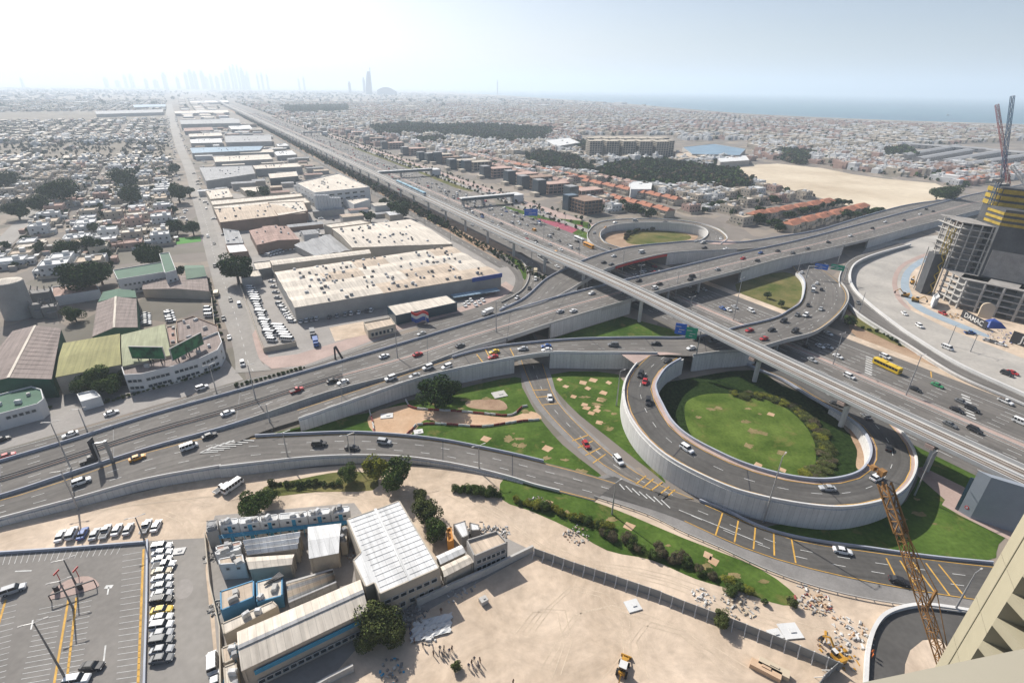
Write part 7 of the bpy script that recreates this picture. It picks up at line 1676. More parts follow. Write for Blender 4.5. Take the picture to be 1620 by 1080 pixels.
L1_ = [  # crossroad and ramps, lower left
 (361, 653, 3, -1, 'sedan', W, 'on the crossroad below the big billboards'), (470, 617, 3, -1, 'pickup', RD, 'on the crossroad left of the retaining wall'), (526, 602, 3, -1, 'sedan', BK, 'on the crossroad just ahead of the red pickup'), (484, 641, 3, -1, 'suv', W, 'on the crossroad behind the black one'), (414, 661, -3, 1, 'suv', BK, 'on the slip ramp near the gore nose'), (332, 689, 3, -1, 'sedan', BK, 'on the slip ramp above the white chevrons'), (300, 707, 3, -1, 'van', W, 'beside the white chevrons'), (218, 724, 3, -1, 'sedan', 'orange', 'taxi on the slip ramp past the median billboard'), (143, 727, 3, -1, 'pickup', BK, 'on the crossroad beside the median billboard'), (130, 762, 3, -1, 'suv', W, 'on the slip ramp at the lower left'), (112, 687, -3, 1, 'sedan', W, 'on the frontage road at the left'), (177, 653, 3, -1, 'sedan', W, 'on the forecourt below the courtyard trees'), (320, 613, 3, -1, 'suv', W, 'below the curved office front'), (12, 721, 3, -1, 'sedan', RD, 'at the left edge on the frontage road'), (4, 695, 3, -1, 'sedan', BK, 'at the left edge of the forecourt'),
 (505, 702, 3, -.2, 'suv', BK, 'on the lower ramp, first after the gore'), (557, 708, 3, .1, 'sedan', BK, 'on the lower ramp in the middle'), (608, 699, 3, .3, 'suv', SI, 'on the lower ramp at the sandy trench'),
 (608, 563, 3, -1, 'sedan', W, 'on the crossroad behind the red car'), (661, 560, 3, -1, 'sedan', RD, 'on the crossroad over the upper ramp'), (728, 546, 3, -1, 'sedan', GR, 'on the crossroad nearing the underpass bridge'), (677, 581, -3, 1, 'suv', W, 'on the upper ramp, one of two side by side'), (707, 580, -3, 1, 'suv', W, 'on the upper ramp, right one of the two'), (618, 598, -3, 1, 'suv', W, 'on the upper ramp in front of the pair'), (656, 594, -3, 1, 'sedan', SI, 'on the upper ramp beside the big tree'), (543, 604, -3, 1, 'sedan', W, 'on the crossroad above the lawn wall'), (782, 556, -3, .7, 'sedan', 'yellow', 'taxi on the upper ramp beside the underpass'), (780, 564, -3, .7, 'sedan', RD, 'on the upper ramp beside the yellow taxi'), (827, 551, -3, .4, 'sedan', SI, 'on the upper ramp above the underpass'), (864, 547, -3, .3, 'sedan', BL, 'on the upper ramp right of the underpass, far lane'), (865, 553, -3, .3, 'sedan', W, 'on the upper ramp right of the underpass, near lane'), (970, 545, -3, 0, 'suv', GR, 'on the upper ramp between the yellow bars'), (1037, 543, -3, 0, 'sedan', BK, 'on the upper ramp near the loop entrance'),
 (886, 492, 3, -1, 'sedan', SI, 'on the crossroad before the metro line, left one'), (907, 491, 3, -1, 'sedan', W, 'on the crossroad before the metro line, right one'), (936, 463, -3, 1, 'sedan', W, 'on the far lanes of the crossroad by the metro'), (986, 463, -3, 1, 'sedan', GR, 'in the shadow of the metro viaduct'), (1010, 443, -3, 1, 'sedan', BK, 'just past the metro viaduct on the crossroad'), (1043, 448, 3, -1, 'sedan', BK, 'on the crossroad bridge over the highway'), (1036, 455, 3, -1, 'suv', W, 'on the crossroad bridge near the parapet'), (1095, 436, 3, -1, 'suv', BK, 'on the crossroad bridge, middle'), (1092, 441, 3, -1, 'sedan', BK, 'on the crossroad bridge beside the dark one'), (1135, 425, 3, -1, 'sedan', SI, 'on the crossroad past the bridge'), (1175, 408, -3, 1, 'sedan', RD, 'on the crossroad near the ring'), (1198, 411, 3, -1, 'sedan', BK, 'on the crossroad above the long wall'), (1203, 399, -3, 1, 'sedan', BL, 'on the far lanes of the crossroad'), (1230, 396, -3, 1, 'sedan', BK, 'on the crossroad above the wall opening'), (1254, 399, 3, -1, 'sedan', GR, 'on the crossroad right of the wall opening'), (1277, 392, -3, 1, 'sedan', GR, 'on the crossroad farther right'), (1310, 382, 3, -1, 'sedan', BK, 'on the crossroad above the curved road'), (1345, 372, -3, 1, 'sedan', W, 'on the crossroad above the curved road'), (1380, 360, 3, -1, 'sedan', BK, 'on the crossroad beyond the curve'), (1400, 350, -3, 1, 'sedan', W, 'on the crossroad below the sand field'), (1430, 347, 3, -1, 'sedan', BK, 'on the crossroad below the sand field'), (1455, 338, -3, 1, 'sedan', W, 'on the crossroad near the dark corner tree'), (1476, 333, 3, -1, 'sedan', BK, 'on the crossroad near the dark corner tree'), (1465, 330, 3, -1, 'suv', BK, 'on the crossroad near the construction tower'),
 (1148, 393, -3, .4, 'sedan', W, 'on the northern flyover right of the ring'), (1114, 391, -3, .4, 'sedan', BK, 'on the northern flyover below the ring end'), (1112, 383, -3, .4, 'suv', SI, 'leaving the far ring'), (1015, 398, 3, -.6, 'van', W, 'on the northern flyover over the red fascia'), (971, 404, 3, -1, 'sedan', W, 'on the northern flyover, upper lane'), (955, 414, 3, -1, 'sedan', BK, 'on the northern flyover by the metro, left one'), (967, 417, 3, -1, 'sedan', GR, 'on the northern flyover by the metro, right one'), (940, 367, 1, -2, 'sedan', SI, 'on the left turn of the far ring'), (958, 359, 2, -1, 'sedan', 'orange', 'on the upper left of the far ring'), (973, 351, 3, -.5, 'sedan', W, 'at the top left of the far ring'), (1005, 348, 3, 0, 'suv', SI, 'on top of the far ring, left one'), (1053, 350, 3, .1, 'sedan', BK, 'on top of the far ring, right one'), (1140, 377, .4, 1, 'sedan', W, 'at the right end of the far ring'),
 (1056, 570, -2, 1, 'sedan', BK, 'entering the big loop'), (1013, 592, -1, 2, 'suv', BK, 'on the upper left of the big loop'), (1020, 603, -1, 3, 'sedan', RD, 'on the big loop behind the black one'), (1025, 635, 0, 3, 'suv', BK, 'on the left side of the big loop'), (1086, 710, 3, 2, 'suv', W, 'on the lower left of the big loop'), (1308, 772, -3, -.1, 'sedan', SI, 'at the bottom of the big loop'), (1386, 756, 3, -1.5, 'suv', W, 'on the loop beside the crane tip'), (1405, 708, .4, -3, 'sedan', BK, 'in the viaduct shadow on the loop'), (1370, 659, -2, -2, 'sedan', GR, 'on the loop beside the second pier'), (1322, 638, -2, -1, 'sedan', BK, 'on the loop below the viaduct'), (1272, 601, -2, -1, 'van', BK, 'on the loop exit beside the viaduct'),
 (870, 629, 0.5, 3, 'sedan', W, 'on the underpass road near the wall'), (927, 703, 2, 3, 'hatchback', RD, 'on the underpass road between yellow bars'), (978, 728, 2, 2.3, 'suv', W, 'on the underpass road near the merge'), (1332, 871, 3, .6, 'sedan', W, 'on the lower right road'), (1422, 919, 3, .9, 'sedan', BK, 'on the lower right road beside the crane'),
 (1292, 447, 1, -3, 'sedan', W, 'at the top of the half flyover'), (1286, 459, 1, -3, 'van', W, 'on the half flyover, left lane'), (1286, 452, .6, -3, 'sedan', SI, 'on the half flyover ahead of the van'), (1299, 457, .6, -3, 'sedan', BK, 'on the half flyover beside the white van'), (1278, 482, -1, 3, 'sedan', BK, 'on the bend of the half flyover'), (1298, 488, -1.5, 3, 'sedan', SI, 'on the outer bend of the half flyover'), (1274, 498, -2.5, 2, 'suv', W, 'in the middle of the half flyover'), (1261, 497, -2.5, 2, 'sedan', GR, 'in the middle of the half flyover'), (1239, 507, -3, 1.4, 'suv', BK, 'on the half flyover inner lane'), (1220, 521, -3, 1, 'sedan', BK, 'on the half flyover near the metro'), (1257, 523, -3, 1.2, 'suv', BK, 'on the outer lane of the half flyover'), (1185, 522, -3, .7, 'sedan', RD, 'on the half flyover beside the metro'), (1208, 535, -3, .8, 'sedan', RD, 'on the outer lane beside the metro'), (1128, 539, -3, .4, 'sedan', GR, 'on the junction below the metro'), (1103, 536, -3, .4, 'sedan', BK, 'on the junction beside the green sign'), (1093, 550, -3, .8, 'sedan', W, 'on the junction at the loop entrance'), (1268, 430, 1, -1, 'sedan', W, 'leaving the half flyover'), (1305, 418, 3, -1, 'sedan', W, 'in the shadow of the long wall'),
 (1357, 478, 1, 2, 'sedan', GR, 'on the curved road'), (799, 484, -3, 1.6, 'sedan', SI, 'on the slip road bend'), (818, 470, -1, 1, 'sedan', W, 'on the slip road bend, lower'), (837, 455, -.6, 2, 'sedan', BK, 'on the slip road bend, middle'), (847, 441, 0, 2, 'suv', W, 'on the slip road bend, upper'), (847, 431, 0, 2, 'lorry', 'beige', 'on the slip road beside the metro'), (667, 527, -3, 1, 'sedan', SI, 'on the frontage road below the showroom'), (771, 495, -3, 1, 'lorry', W, 'on the frontage road with a long flat bed'), (858, 409, 2, 1.3, 'bus', W, 'beside the metro under the flyover'), (916, 379, 2, .9, 'bus', W, 'ahead of the yellow one'), (931, 389, 2, .9, 'bus', 'orange', 'on the highway left of the ring'),
 (1402, 581, 3, 1.4, 'bus', 'yellow', 'on the highway near the curved road'), (1400, 564, 3, 1.3, 'suv', W, 'beyond the yellow bus'), (1343, 595, 3, 1.4, 'suv', W, 'left of the yellow bus'), (1482, 609, 3, 1.3, 'sedan', 'green', 'on the highway right of the yellow bus'), (1447, 615, 3, 1.3, 'sedan', BK, 'below the yellow bus'), (1520, 635, 3, 1.3, 'sedan', GR, 'on the highway at the right'), (1513, 648, 3, 1.3, 'sedan', BK, 'on the highway at the right'), (1537, 647, 3, 1.3, 'suv', BK, 'on the highway at the right'), (1590, 635, 3, 1.3, 'pickup', W, 'on the outer lane at the right'), (1502, 671, 3, 1.4, 'sedan', GR, 'on the near carriageway at the right'), (1541, 680, 3, 1.4, 'suv', BK, 'on the near carriageway at the right'), (1614, 668, 3, 1.3, 'van', W, 'at the right edge of the highway'), (1297, 547, 3, 1.4, 'sedan', W, 'in the flyover shadow'), (1310, 548, 3, 1.4, 'sedan', SI, 'in the flyover shadow'), (1276, 549, 3, 1.4, 'sedan', BK, 'in the flyover shadow'), (1325, 563, 3, 1.4, 'sedan', W, 'at the edge of the flyover shadow'), (1284, 569, 3, 1.4, 'sedan', SI, 'on the near side of the flyover shadow'), (1310, 527, 3, 1.4, 'sedan', W, 'on the outer lane under the flyover'), (1143, 487, 3, 1.6, 'sedan', BL, 'below the crossroad bridge'), (1152, 489, 3, 1.6, 'sedan', W, 'below the crossroad bridge'), (1162, 485, 3, 1.6, 'sedan', SI, 'below the crossroad bridge'), (1188, 491, 3, 1.6, 'suv', W, 'between the two flyovers'), (1100, 462, 3, 1.6, 'sedan', BK, 'in the crossroad shadow'), (1114, 457, 3, 1.6, 'sedan', SI, 'in the crossroad shadow'),
 # street
 (343, 465, .3, -2, 'lorry', 'beige', 'parked on the main street'), (365, 474, .3, 2, 'sedan', BK, 'on the main street'), (379, 482, .4, 2, 'van', W, 'parked at the right kerb of the street'), (354, 503, .3, 2, 'pickup', GR, 'parked at the left kerb of the street'), (363, 533, .3, 2, 'sedan', W, 'at the left kerb of the street'), (384, 575, .3, 2, 'suv', W, 'at the mouth of the main street'), (340, 420, .3, 2, 'suv', BK, 'beside the big street tree'), (329, 373, .3, 2, 'suv', W, 'on the main street above the tree'), (339, 384, .3, 2, 'sedan', BK, 'on the main street above the tree'), (316, 314, .2, 2, 'sedan', BK, 'on the upper main street'),
 # works road and site
 (1454, 515, 2, 1.4, 'suv', W, 'on the works road'), (1430, 495, 2, 1.6, 'sedan', W, 'on the works road bend'), (1498, 550, 2.5, 1, 'van', W, 'on the works road, nearest the barrier'), (1563, 538, 2.5, .7, 'sedan', SI, 'parked at the site entrance'), (1573, 541, 2.5, .7, 'sedan', GR, 'parked at the site entrance'), (1583, 544, 2.5, .7, 'sedan', W, 'parked at the site entrance'), (1534, 526, 3, .3, 'pickup', BL, 'beside the black hoarding'), (1491, 495, 2.5, 1.2, 'pickup', RD, 'in front of the podium'), (1592, 591, 2.5, 1, 'suv', BK, 'on the works road at the right'), (1601, 589, 2.5, 1, 'sedan', RD, 'on the works road at the right'),
 # bottom left
 (147, 1054, 3, -.1, 'sedan', BK, 'in the car park aisle'), (123, 1076, 3, -.5, 'suv', W, 'at the bottom edge of the car park'), (23, 933, 3, -1, 'suv', SI, 'at the left of the car park'), (337, 1048, 0, -2, 'van', W, 'parked at the foot of the alley'), (341, 1076, 0, -2, 'sedan', W, 'parked at the foot of the alley, lower'), (352, 772, 1, -.7, 'pickup', W, 'on the sand above the camp'), (369, 770, 1, -.7, 'minibus', W, 'on the sand above the camp'),
]
for v in L1_: put(*v)
for i, (y, k, c) in enumerate([(865, 'suv', W), (874, 'sedan', W), (885, 'sedan', W), (894, 'pickup', W), (904, 'sedan', 'beige'), (915, 'sedan', W), (927, 'sedan', SI), (939, 'sedan', SI), (950, 'suv', BK), (965, 'sedan', 'yellow'), (977, 'sedan', W), (990, 'suv', W), (1002, 'sedan', SI), (1014, 'suv', GR), (1028, 'sedan', SI), (1042, 'sedan', GR)]):
    put(257-(i == 3)*-4, y, 3, -.45, k, c, 'in the parked row beside the alley', 'cars parked along the alley')
for i, (x, y, k, c) in enumerate([(97, 848, 'sedan', W), (115, 844, 'suv', W), (132, 844, 'sedan', BL), (151, 845, 'sedan', SI), (168, 841, 'pickup', W), (186, 838, 'sedan', W), (204, 837, 'sedan', SI), (232, 833, 'pickup', W), (248, 832, 'sedan', W)]):
    put(x, y, .5, -1, k, c, 'in the row on the sand behind the barrier', 'cars parked on the sand', z=Z1)
def prow(x0, y0, x1, y1, n, dx, dy, ks, cs, place, grp):
    for i in range(n):
        t = i/max(1, n-1); put(x0+(x1-x0)*t, y0+(y1-y0)*t, dx, dy, rnd.choice(ks), rnd.choice(cs), place, grp)
prow(397, 455, 431, 538, 24, 3, .2, ['van', 'minibus', 'van'], [W, W, W, SI], 'in the long row of the truck yard', 'vans in the truck yard')
prow(440, 517, 455, 537, 6, 3, .2, ['minibus'], [W], 'in the short second row of the truck yard', 'vans in the truck yard')
prow(443, 480, 462, 507, 9, 3, .2, ['sedan', 'suv'], [W, W, SI], 'beside the factory end wall', 'cars beside the factory')
prow(430, 444, 440, 470, 4, 3, .2, ['sedan', 'van'], [W, SI], 'beside the factory corner', 'cars beside the factory')
for v in (520, 570, 615, 655, 765, 830, 900, 950, 1015, 1080, 1120): put(380+v/5.4, 380+(688-(v-520)*.155)/5.4, .6, -2, rnd.choice(['sedan', 'suv']), rnd.choice([W, SI, GR, W]), 'before the long factory wall', 'cars before the factory wall')
prow(231, 496, 232, 512, 6, 3, -.2, ['sedan'], [W, GR, SI, W], 'at the left side of the green works yard', 'cars in the works yard')
prow(267, 492, 271, 507, 5, 3, -.3, ['sedan', 'suv'], [GR, SI, W], 'in the middle of the works yard', 'cars in the works yard')
prow(330, 487, 332, 499, 3, 3, -.1, ['van', 'suv'], [W], 'by the street wall of the works yard', 'cars in the works yard')
prow(735, 482, 745, 474, 3, 2, 2, ['sedan'], [SI, GR, W], 'before the blue shades', 'cars behind the showroom'); prow(752, 481, 764, 474, 3, 2, 2, ['sedan'], [W, GR], 'before the blue shades', 'cars behind the showroom')
prow(415, 398, 466, 392, 9, .5, -2, ['sedan'], [W, SI], 'before the brown gabled warehouse', 'cars at the brown warehouse')
prow(458, 352, 500, 349, 10, .5, -2, ['sedan'], [W, SI, GR], 'in the shade of the brown wall', 'cars along the brown wall')
prow(425, 403, 445, 397, 5, 3, .5, ['van'], [W], 'in the cramped yard of parked vans', 'vans in the cramped yard'); prow(478, 372, 492, 378, 5, 3, .5, ['van', 'sedan'], [W, SI], 'beside the grey shed', 'vans in the cramped yard'); prow(500, 366, 512, 374, 4, 3, .5, ['sedan'], [GR, W], 'beside the grey shed', 'vans in the cramped yard')
put(495, 529, .4, 2, 'lorry', GR, 'at the truck yard gate'); put(500, 543, .4, 2, 'lorry', BL, 'at the truck yard gate, lower')
# traffic farther up the highway
rt_ = random.Random(5); far_l = []
for a, d in [(198, 1), (201.8, 1), (205.5, 1), (209.2, 1), (213, 1), (216.6, 1), (220.3, 1), (224, 1), (233.8, -1), (237.5, -1), (241.2, -1), (245, -1), (248.7, -1), (252.4, -1), (258, -1)]:
    s = rt_.uniform(118, 150)
    while s < 2600:
        x, y = PX(HW(s, a))
        dens = 34 if a > 230 else 44
        if y < 455 or x < 900: far_l.append((s, a, d))
        s += max(9, rt_.expovariate(1/dens) + 8)
far_l.sort(); st = []
COLS = [W]*6+[SI]*4+[GR]*3+[BK]*3+[RD, BL, 'beige', 'orange']
for i, (s, a, d) in enumerate(far_l):
    p = HW(s, a+rt_.uniform(-.3, .3), ZR+.01); ang = math.atan2(-HD.y*d, -HD.x*d) if d > 0 else math.atan2(HD.y, HD.x)
    if i < 130: car(p, ang, rt_.choice(['sedan', 'sedan', 'suv', 'hatchback', 'van']), rt_.choice(COLS), 'on the %s highway lanes %s' % ('nearer' if d > 0 else 'farther', 'left of the ring' if s < 420 else 'up the line'), 'highway traffic', low=True)
    else: st.append((p, ang, rt_.choice([0, 0, 0, 0, 1, 2, 3]), rt_.uniform(4.2, 5.0)))
mb = MB()
for p, ang, c, L in st:
    mt = Matrix.Rotation(ang, 4, 'Z'); mt.translation = p; mb.box((0, 0, .25), (L, 1.8, .7), 0, c, mat4=mt); mb.box((-.2, 0, .95), (L*.55, 1.6, .5), 0, 4, c, taper=.82, mat4=mt)
for s_ in range(0): pass
mb.build('distant_traffic', [PAINT['white'], PAINT['silver'], PAINT['black'], PAINT['red'], m_cg_], kind='stuff', label='distant cars crowding the highway')
# parked cars far up the street and behind the glass towers
mb = MB()
for k in range(520):
    if k >= 260:
        s = rt_.uniform(430, 1800); a = rt_.uniform(3, 155); q_ = HW(s, a)
        if any(inside(q_.x, q_.y, f) for f in FOOT) or any(abs(s-t[0]) < t[2]*.7+2 and abs(a-t[1]) < t[3]*.6+2 for t in taken): continue
    elif k < 110: s = rt_.uniform(420, 1500); a = rt_.choice([285, 290, 281])+rt_.uniform(-1, 1)
    else: s = rt_.uniform(520, 2400); a = street_a(s)+rt_.choice([-13, -10, 9, 12])+rt_.uniform(-1, 1)
    mt = Matrix.Rotation(ANG+rt_.choice([0, 1.57]), 4, 'Z'); mt.translation = HW(s, a, .06); c = rt_.choice([0, 0, 0, 1, 2, 3]); mb.box((0, 0, .25), (4.5, 1.8, .7), 0, c, mat4=mt); mb.box((-.2, 0, .95), (2.6, 1.6, .5), 0, 4, c, taper=.82, mat4=mt)
mb.build('distant_parked_cars', [PAINT['white'], PAINT['silver'], PAINT['black'], PAINT['grey'], m_cg_], kind='stuff', label='distant parked cars along the streets')

# ------------------------------------------------------------------ metro train
t0 = G(656, 308, 15); s0 = t0.dot(HD); tr = root('metro_train', HW(s0, AC+2.6, mz(s0)+.4), 'blue and white metro train on the viaduct', 'train')
for k in range(5):
    mb = MB(); p = HW(k*17.2, 0); ang = math.atan2(HD.y, HD.x); mt = Matrix.Rotation(ang, 4, 'Z'); mt.translation = p
    mb.box((8.3, 0, .3), (16.6, 2.7, 1.2), 0, 0, mat4=mt); mb.box((8.3, 0, 1.5), (16.6, 2.72, 1.0), 0, 1, mat4=mt); mb.box((8.3, 0, 2.5), (16.6, 2.6, .8), 0, 2, taper=.9, mat4=mt)
    mb.build('carriage', [m_wall_w, m_bglass, mat('train_roof', (.26, .42, .5), .5)], tr)

# ------------------------------------------------------------------ lamps
mb = MB(); mb.cyl((0, 0, 0), .2, 1, 8, r2=.1); POLE = mb.mesh('pole', m_steel)
mb = MB(); mb.cyl((0, 0, 0), .2, 1, 8, r2=.1); POLED = mb.mesh('pole', m_conc_d)
mb = MB(); mb.bar((0, 0, 0), (1.6, 0, .3), .1); ARM = mb.mesh('arm', m_steel)
mb = MB(); mb.box((1.9, 0, .22), (.8, .32, .14)); HEAD = mb.mesh('lamp_head', m_conc)
def lamp(p, h, ang, lab, double=True, name='street_lamp', dark=False, group=None):
    o = root(name, p, lab, 'street lamp', group, rz=ang); q = add('pole', POLED if dark else POLE, o); q.scale = (1.25, 1.25, h)
    for r in ((0, math.pi) if double else (0,)):
        a = add('arm', ARM, o, loc=(0, 0, h), rz=r); b = add('lamp_head', HEAD, o, loc=(0, 0, h), rz=r)
    return o
def hsolve(p, ty):
    lo, hi = 0, 45
    for _ in range(30):
        m = (lo+hi)/2
        if PX((p.x, p.y, p.z+m))[1] > ty: lo = m
        else: hi = m
    return lo
for bx, by, ty, dbl, lab in [(1207.4, 826, 722, 0, 'tall lamp standing before the wall of the big loop'), (1446.7, 783, 717, 0, 'slim lamp on the shaded lawn right of the loop'), (113, 743, 668, 1, 'mast lamp on the crossroad at the lower left'), (124, 806, 745, 1, 'mast lamp on the slip ramp at the lower left'), (138, 682, 647, 1, 'lamp beside the gatehouse'), (343, 622, 577, 1, 'lamp below the curved office front'), (405, 633, 577, 1, 'lamp on the crossroad at the street mouth'), (430, 682, 640, 1, 'lamp at the nose of the gore'), (455, 721, 684, 1, 'lamp on the outer edge of the lower ramp'), (629, 566, 523, 1, 'lamp on the crossroad before the sand lot'), (785, 525, 477, 1, 'lamp on the crossroad beside the slip bend'), (544, 643, 610, 1, 'lamp on the upper ramp above the lawn'), (758, 746, 705, 1, 'lamp on the lower ramp before the trees'), (555, 728, 688, 1, 'lamp on the lower ramp above the yellow green tree'), (975, 641, 587, 0, 'slim lamp on the lawn left of the big loop'), (968, 813, 763, 0, 'lamp beside the grass bank'), (1160, 507, 441, 1, 'tall double lamp between the two flyovers'), (1325, 417, 384, 1, 'lamp below the long shaded wall'), (1433, 625, 562, 1, 'tall double lamp on the highway median'), (1158, 351, 330, 1, 'tall mast behind the far ring'), (1012, 443, 420, 1, 'lamp on the crossroad beside the metro'), (1090, 500, 470, 1, 'double lamp under the crossroad bridge'), (1275, 546, 520, 1, 'short lamp by the half flyover'), (841, 412, 376, 0, 'lamp at the slip road exit'), (1357, 500, 463, 0, 'lamp beside the curved road'), (1500, 545, 515, 1, 'lamp on the works road'), (1535, 556, 530, 1, 'lamp by the site entrance'), (1300, 405, 386, 1, 'lamp on the crossroad wall, right'), (1400, 384, 366, 1, 'lamp at the far curved road'), (855, 353, 333, 0, 'lamp beside the flower bed'), (930, 372, 345, 0, 'lamp at the left turn of the ring'), (1510, 965, 905, 0, 'lamp at the basement ramp beside the lower road'), (1262, 430, 400, 1, 'lamp in the wall opening')]:
    p = hit(bx, by); lamp(p, hsolve(p, ty), rnd.uniform(-.3, .3)+math.atan2(HN.y, HN.x), lab, bool(dbl))
for i, (bx, by, ty) in enumerate([(120.7, 925, 885), (116, 962, 919), (107, 1078, 985), (228, 853, 818)]):
    p = hit(bx, by); lamp(p, hsolve(p, ty), .5, ['upper dark lamp on the traffic island', 'lower dark lamp on the traffic island', 'dark lamp at the foot of the car park', 'dark lamp at the corner of the car park'][i], True, dark=True)
for k in range(24):
    s = 60+k*48
    if k in (0, 2): continue
    lamp(HW(s, 229, .2), 15, math.atan2(HN.y, HN.x), 'double armed lamp on the highway median', True, group='median lamps of the highway')
for k in range(16):
    s = 380+k*55; lamp(HW(s, 161.5, .1), 9, math.atan2(HN.y, HN.x), 'single lamp along the service road of the estate', False, group='lamps of the service road')
    lamp(HW(s, 272, .1), 11, math.atan2(HN.y, HN.x)+math.pi, 'single lamp on the sea side of the highway', False, group='lamps on the sea side')
# ------------------------------------------------------------------ signs, billboards
m_sb = mat('sign_blue', (.02, .12, .5), .5); m_sg = mat('sign_green', (.01, .28, .16), .5)
def signboard(c, w, h, face, m, lab, post=None, cat='road sign'):
    o = root('road_sign', c, lab, cat, rz=math.atan2(face.y, face.x)+math.pi/2); mb = MB(); mb.hexa([(-w/2, 0, 0), (w/2, 0, 0), (w/2, .15, 0), (-w/2, .15, 0)], [(-w/2, 0, h), (w/2, 0, h), (w/2, .15, h), (-w/2, .15, h)]); mb.build('panel', m, o)
    mb = MB()
    for k, (x, z, l) in enumerate(((-.2, .68, .45), (.1, .42, .5), (-.05, .2, .3))): mb.hexa([(w*(x-l/2), -.03, h*z), (w*(x+l/2), -.03, h*z), (w*(x+l/2), 0, h*z), (w*(x-l/2), 0, h*z)], [(w*(x-l/2), -.03, h*z+.3), (w*(x+l/2), -.03, h*z+.3), (w*(x+l/2), 0, h*z+.3), (w*(x-l/2), 0, h*z+.3)])
    mb.build('lettering', m_conc_w, o)
    if post: mb = MB(); mb.bar((post[0], .4, -post[1]), (post[0], .4, h*.8), .4); mb.bar((post[0], .4, h*.5), (0, .25, h*.5), .25); mb.build('post', m_steel, o)
    return o
tocam = lambda p: Vector((-p.x, -p.y, 0)).normalized()
p = G(847, 351, 0); q = Vector((p.x, p.y, 6)); signboard(q-HN*5, 12, 6, tocam(q), m_sb, 'big blue road sign beside the flower bed', (5, 6))
p = G(1101, 562, 7.5); signboard(p+Vector((-3.2, 1, 7.5)), 4.6, 5, tocam(p), m_sg, 'green road sign on a curved mast at the loop entrance', (3.5, 7.5)); signboard(p+Vector((-7.0, 4, 8)), 4.6, 5, tocam(p), m_sb, 'blue road sign left of the green one at the loop entrance')
p = G(1300, 447, 2.5); g1_ = G(1275, 440, 2); g2_ = G(1335, 443, 2); o = root('sign_gantry', g1_, 'steel gantry over the top of the half flyover', 'gantry'); mb = MB(); a_, b_ = Vector((0, 0, 0)), g2_-g1_; mb.bar(a_, a_+Vector((0, 0, 8)), .5); mb.bar(b_, b_+Vector((0, 0, 8)), .5); mb.bar(a_+Vector((0, 0, 8)), b_+Vector((0, 0, 8)), .6); mb.build('frame', m_steel, o)
signboard(g1_.lerp(g2_, .3)+Vector((0, -1, 6.6)), 7.5, 3.4, tocam(p), m_sb, 'blue sign on the gantry over the half flyover'); signboard(g1_.lerp(g2_, .72)+Vector((0, -1, 6.6)), 7.5, 3.4, tocam(p), m_sg, 'green sign on the gantry over the half flyover')
def billb_tex(t, last, o): return last
m_bill = mat('billboard_print', (.01, .06, .035), .5, .5, .35, (.04, .22, .08))
def billboard(pa, pb, z0, h, lab, m, legs=3):
    A, B = G(pa[0], pa[1], z0), G(pb[0], pb[1], z0); d = (B-A).normalized(); o = root('billboard', Vector((A.x, A.y, z0)), lab, 'billboard', rz=math.atan2(d.y, d.x)); L = (B-A).length
    mb = MB(); mb.hexa([(.2, -.06, .2), (L-.2, -.06, .2), (L-.2, 0, .2), (.2, 0, .2)], [(.2, -.06, h-.2), (L-.2, -.06, h-.2), (L-.2, 0, h-.2), (.2, 0, h-.2)]); mb.build('poster', m, o)
    mb = MB(); mb.hexa([(0, 0, 0), (L, 0, 0), (L, .5, 0), (0, .5, 0)], [(0, 0, h), (L, 0, h), (L, .5, h), (0, .5, h)]); mb.build('board', m_conc, o)
    mb = MB()
    for k in range(legs): x = L*(k+.5)/legs; mb.bar((x, .3, -2.5), (x, .3, 1), .35); mb.bar((x, 2.2, -2.5), (x, .3, h*.5), .25)
    mb.build('support_frame', m_dark, o); return o
billboard((209, 567), (262, 568), 9.3, 5.5, 'wide dark green billboard on the roof, left of the two', m_bill); billboard((274, 571), (323, 544), 8.8, 5.5, 'green billboard angled towards the street, right of the two', m_bill)
p = G(178, 728, 3.2); o = root('median_billboard', p, 'dark v shaped billboard seen edge on beside the slip ramp', 'billboard'); mb = MB(); dd = HN
mb.hexa([(-3.6, 0, 1.2), (-3.2, -2.5, 1.2), (-3.0, -2.5, 1.2), (-3.3, 0, 1.2)], [(-3.6, 0, 9), (-3.2, -2.5, 9), (-3.0, -2.5, 9), (-3.3, 0, 9)]); mb.build('board', m_dark, o); mb = MB(); mb.bar((0, 0, 0), (0, 0, 7.5), .7); mb.bar((0, 0, 7), (-3.2, -1, 7), .5); mb.bar((-3.2, -1, 0), (-3.2, -1, 7), .5); mb.build('frame', m_steel, o)
p = hit(548/1, 560); p = hit(540, 567)
o = root('gantry_frame', hit(536, 568), 'dark a shaped sign frame by the sandy corner', 'sign frame'); mb = MB(); mb.bar((-1.5, 0, 0), (-1.2, 0, 6), .6); mb.bar((1.8, 0, 0), (-.8, 0, 6.5), .7); mb.build('frame', m_dark, o)
for i, (x, y) in enumerate(((91, 926), (128, 922), (95, 905), (125, 900))):
    p = hit(x, y+ (12 if i > 1 else 10)); o = root('pay_sign' if i > 1 else 'pay_machine', p, 'red slanting car park sign on the traffic island' if i > 1 else 'dark ticket machine on the traffic island', 'sign' if i > 1 else 'ticket machine', 'car park signs' if i > 1 else 'ticket machines')
    mb = MB(); mb.box((0, 0, 0), (.9, .6, 1.9)) if i < 2 else (mb.bar((0, 0, 0), (0, 0, 2.6), .12), mb.box((0, 0, 2.4), (.15, 1.7, .45)))
    mb.build('panel', m_dark if i < 2 else m_red, o)
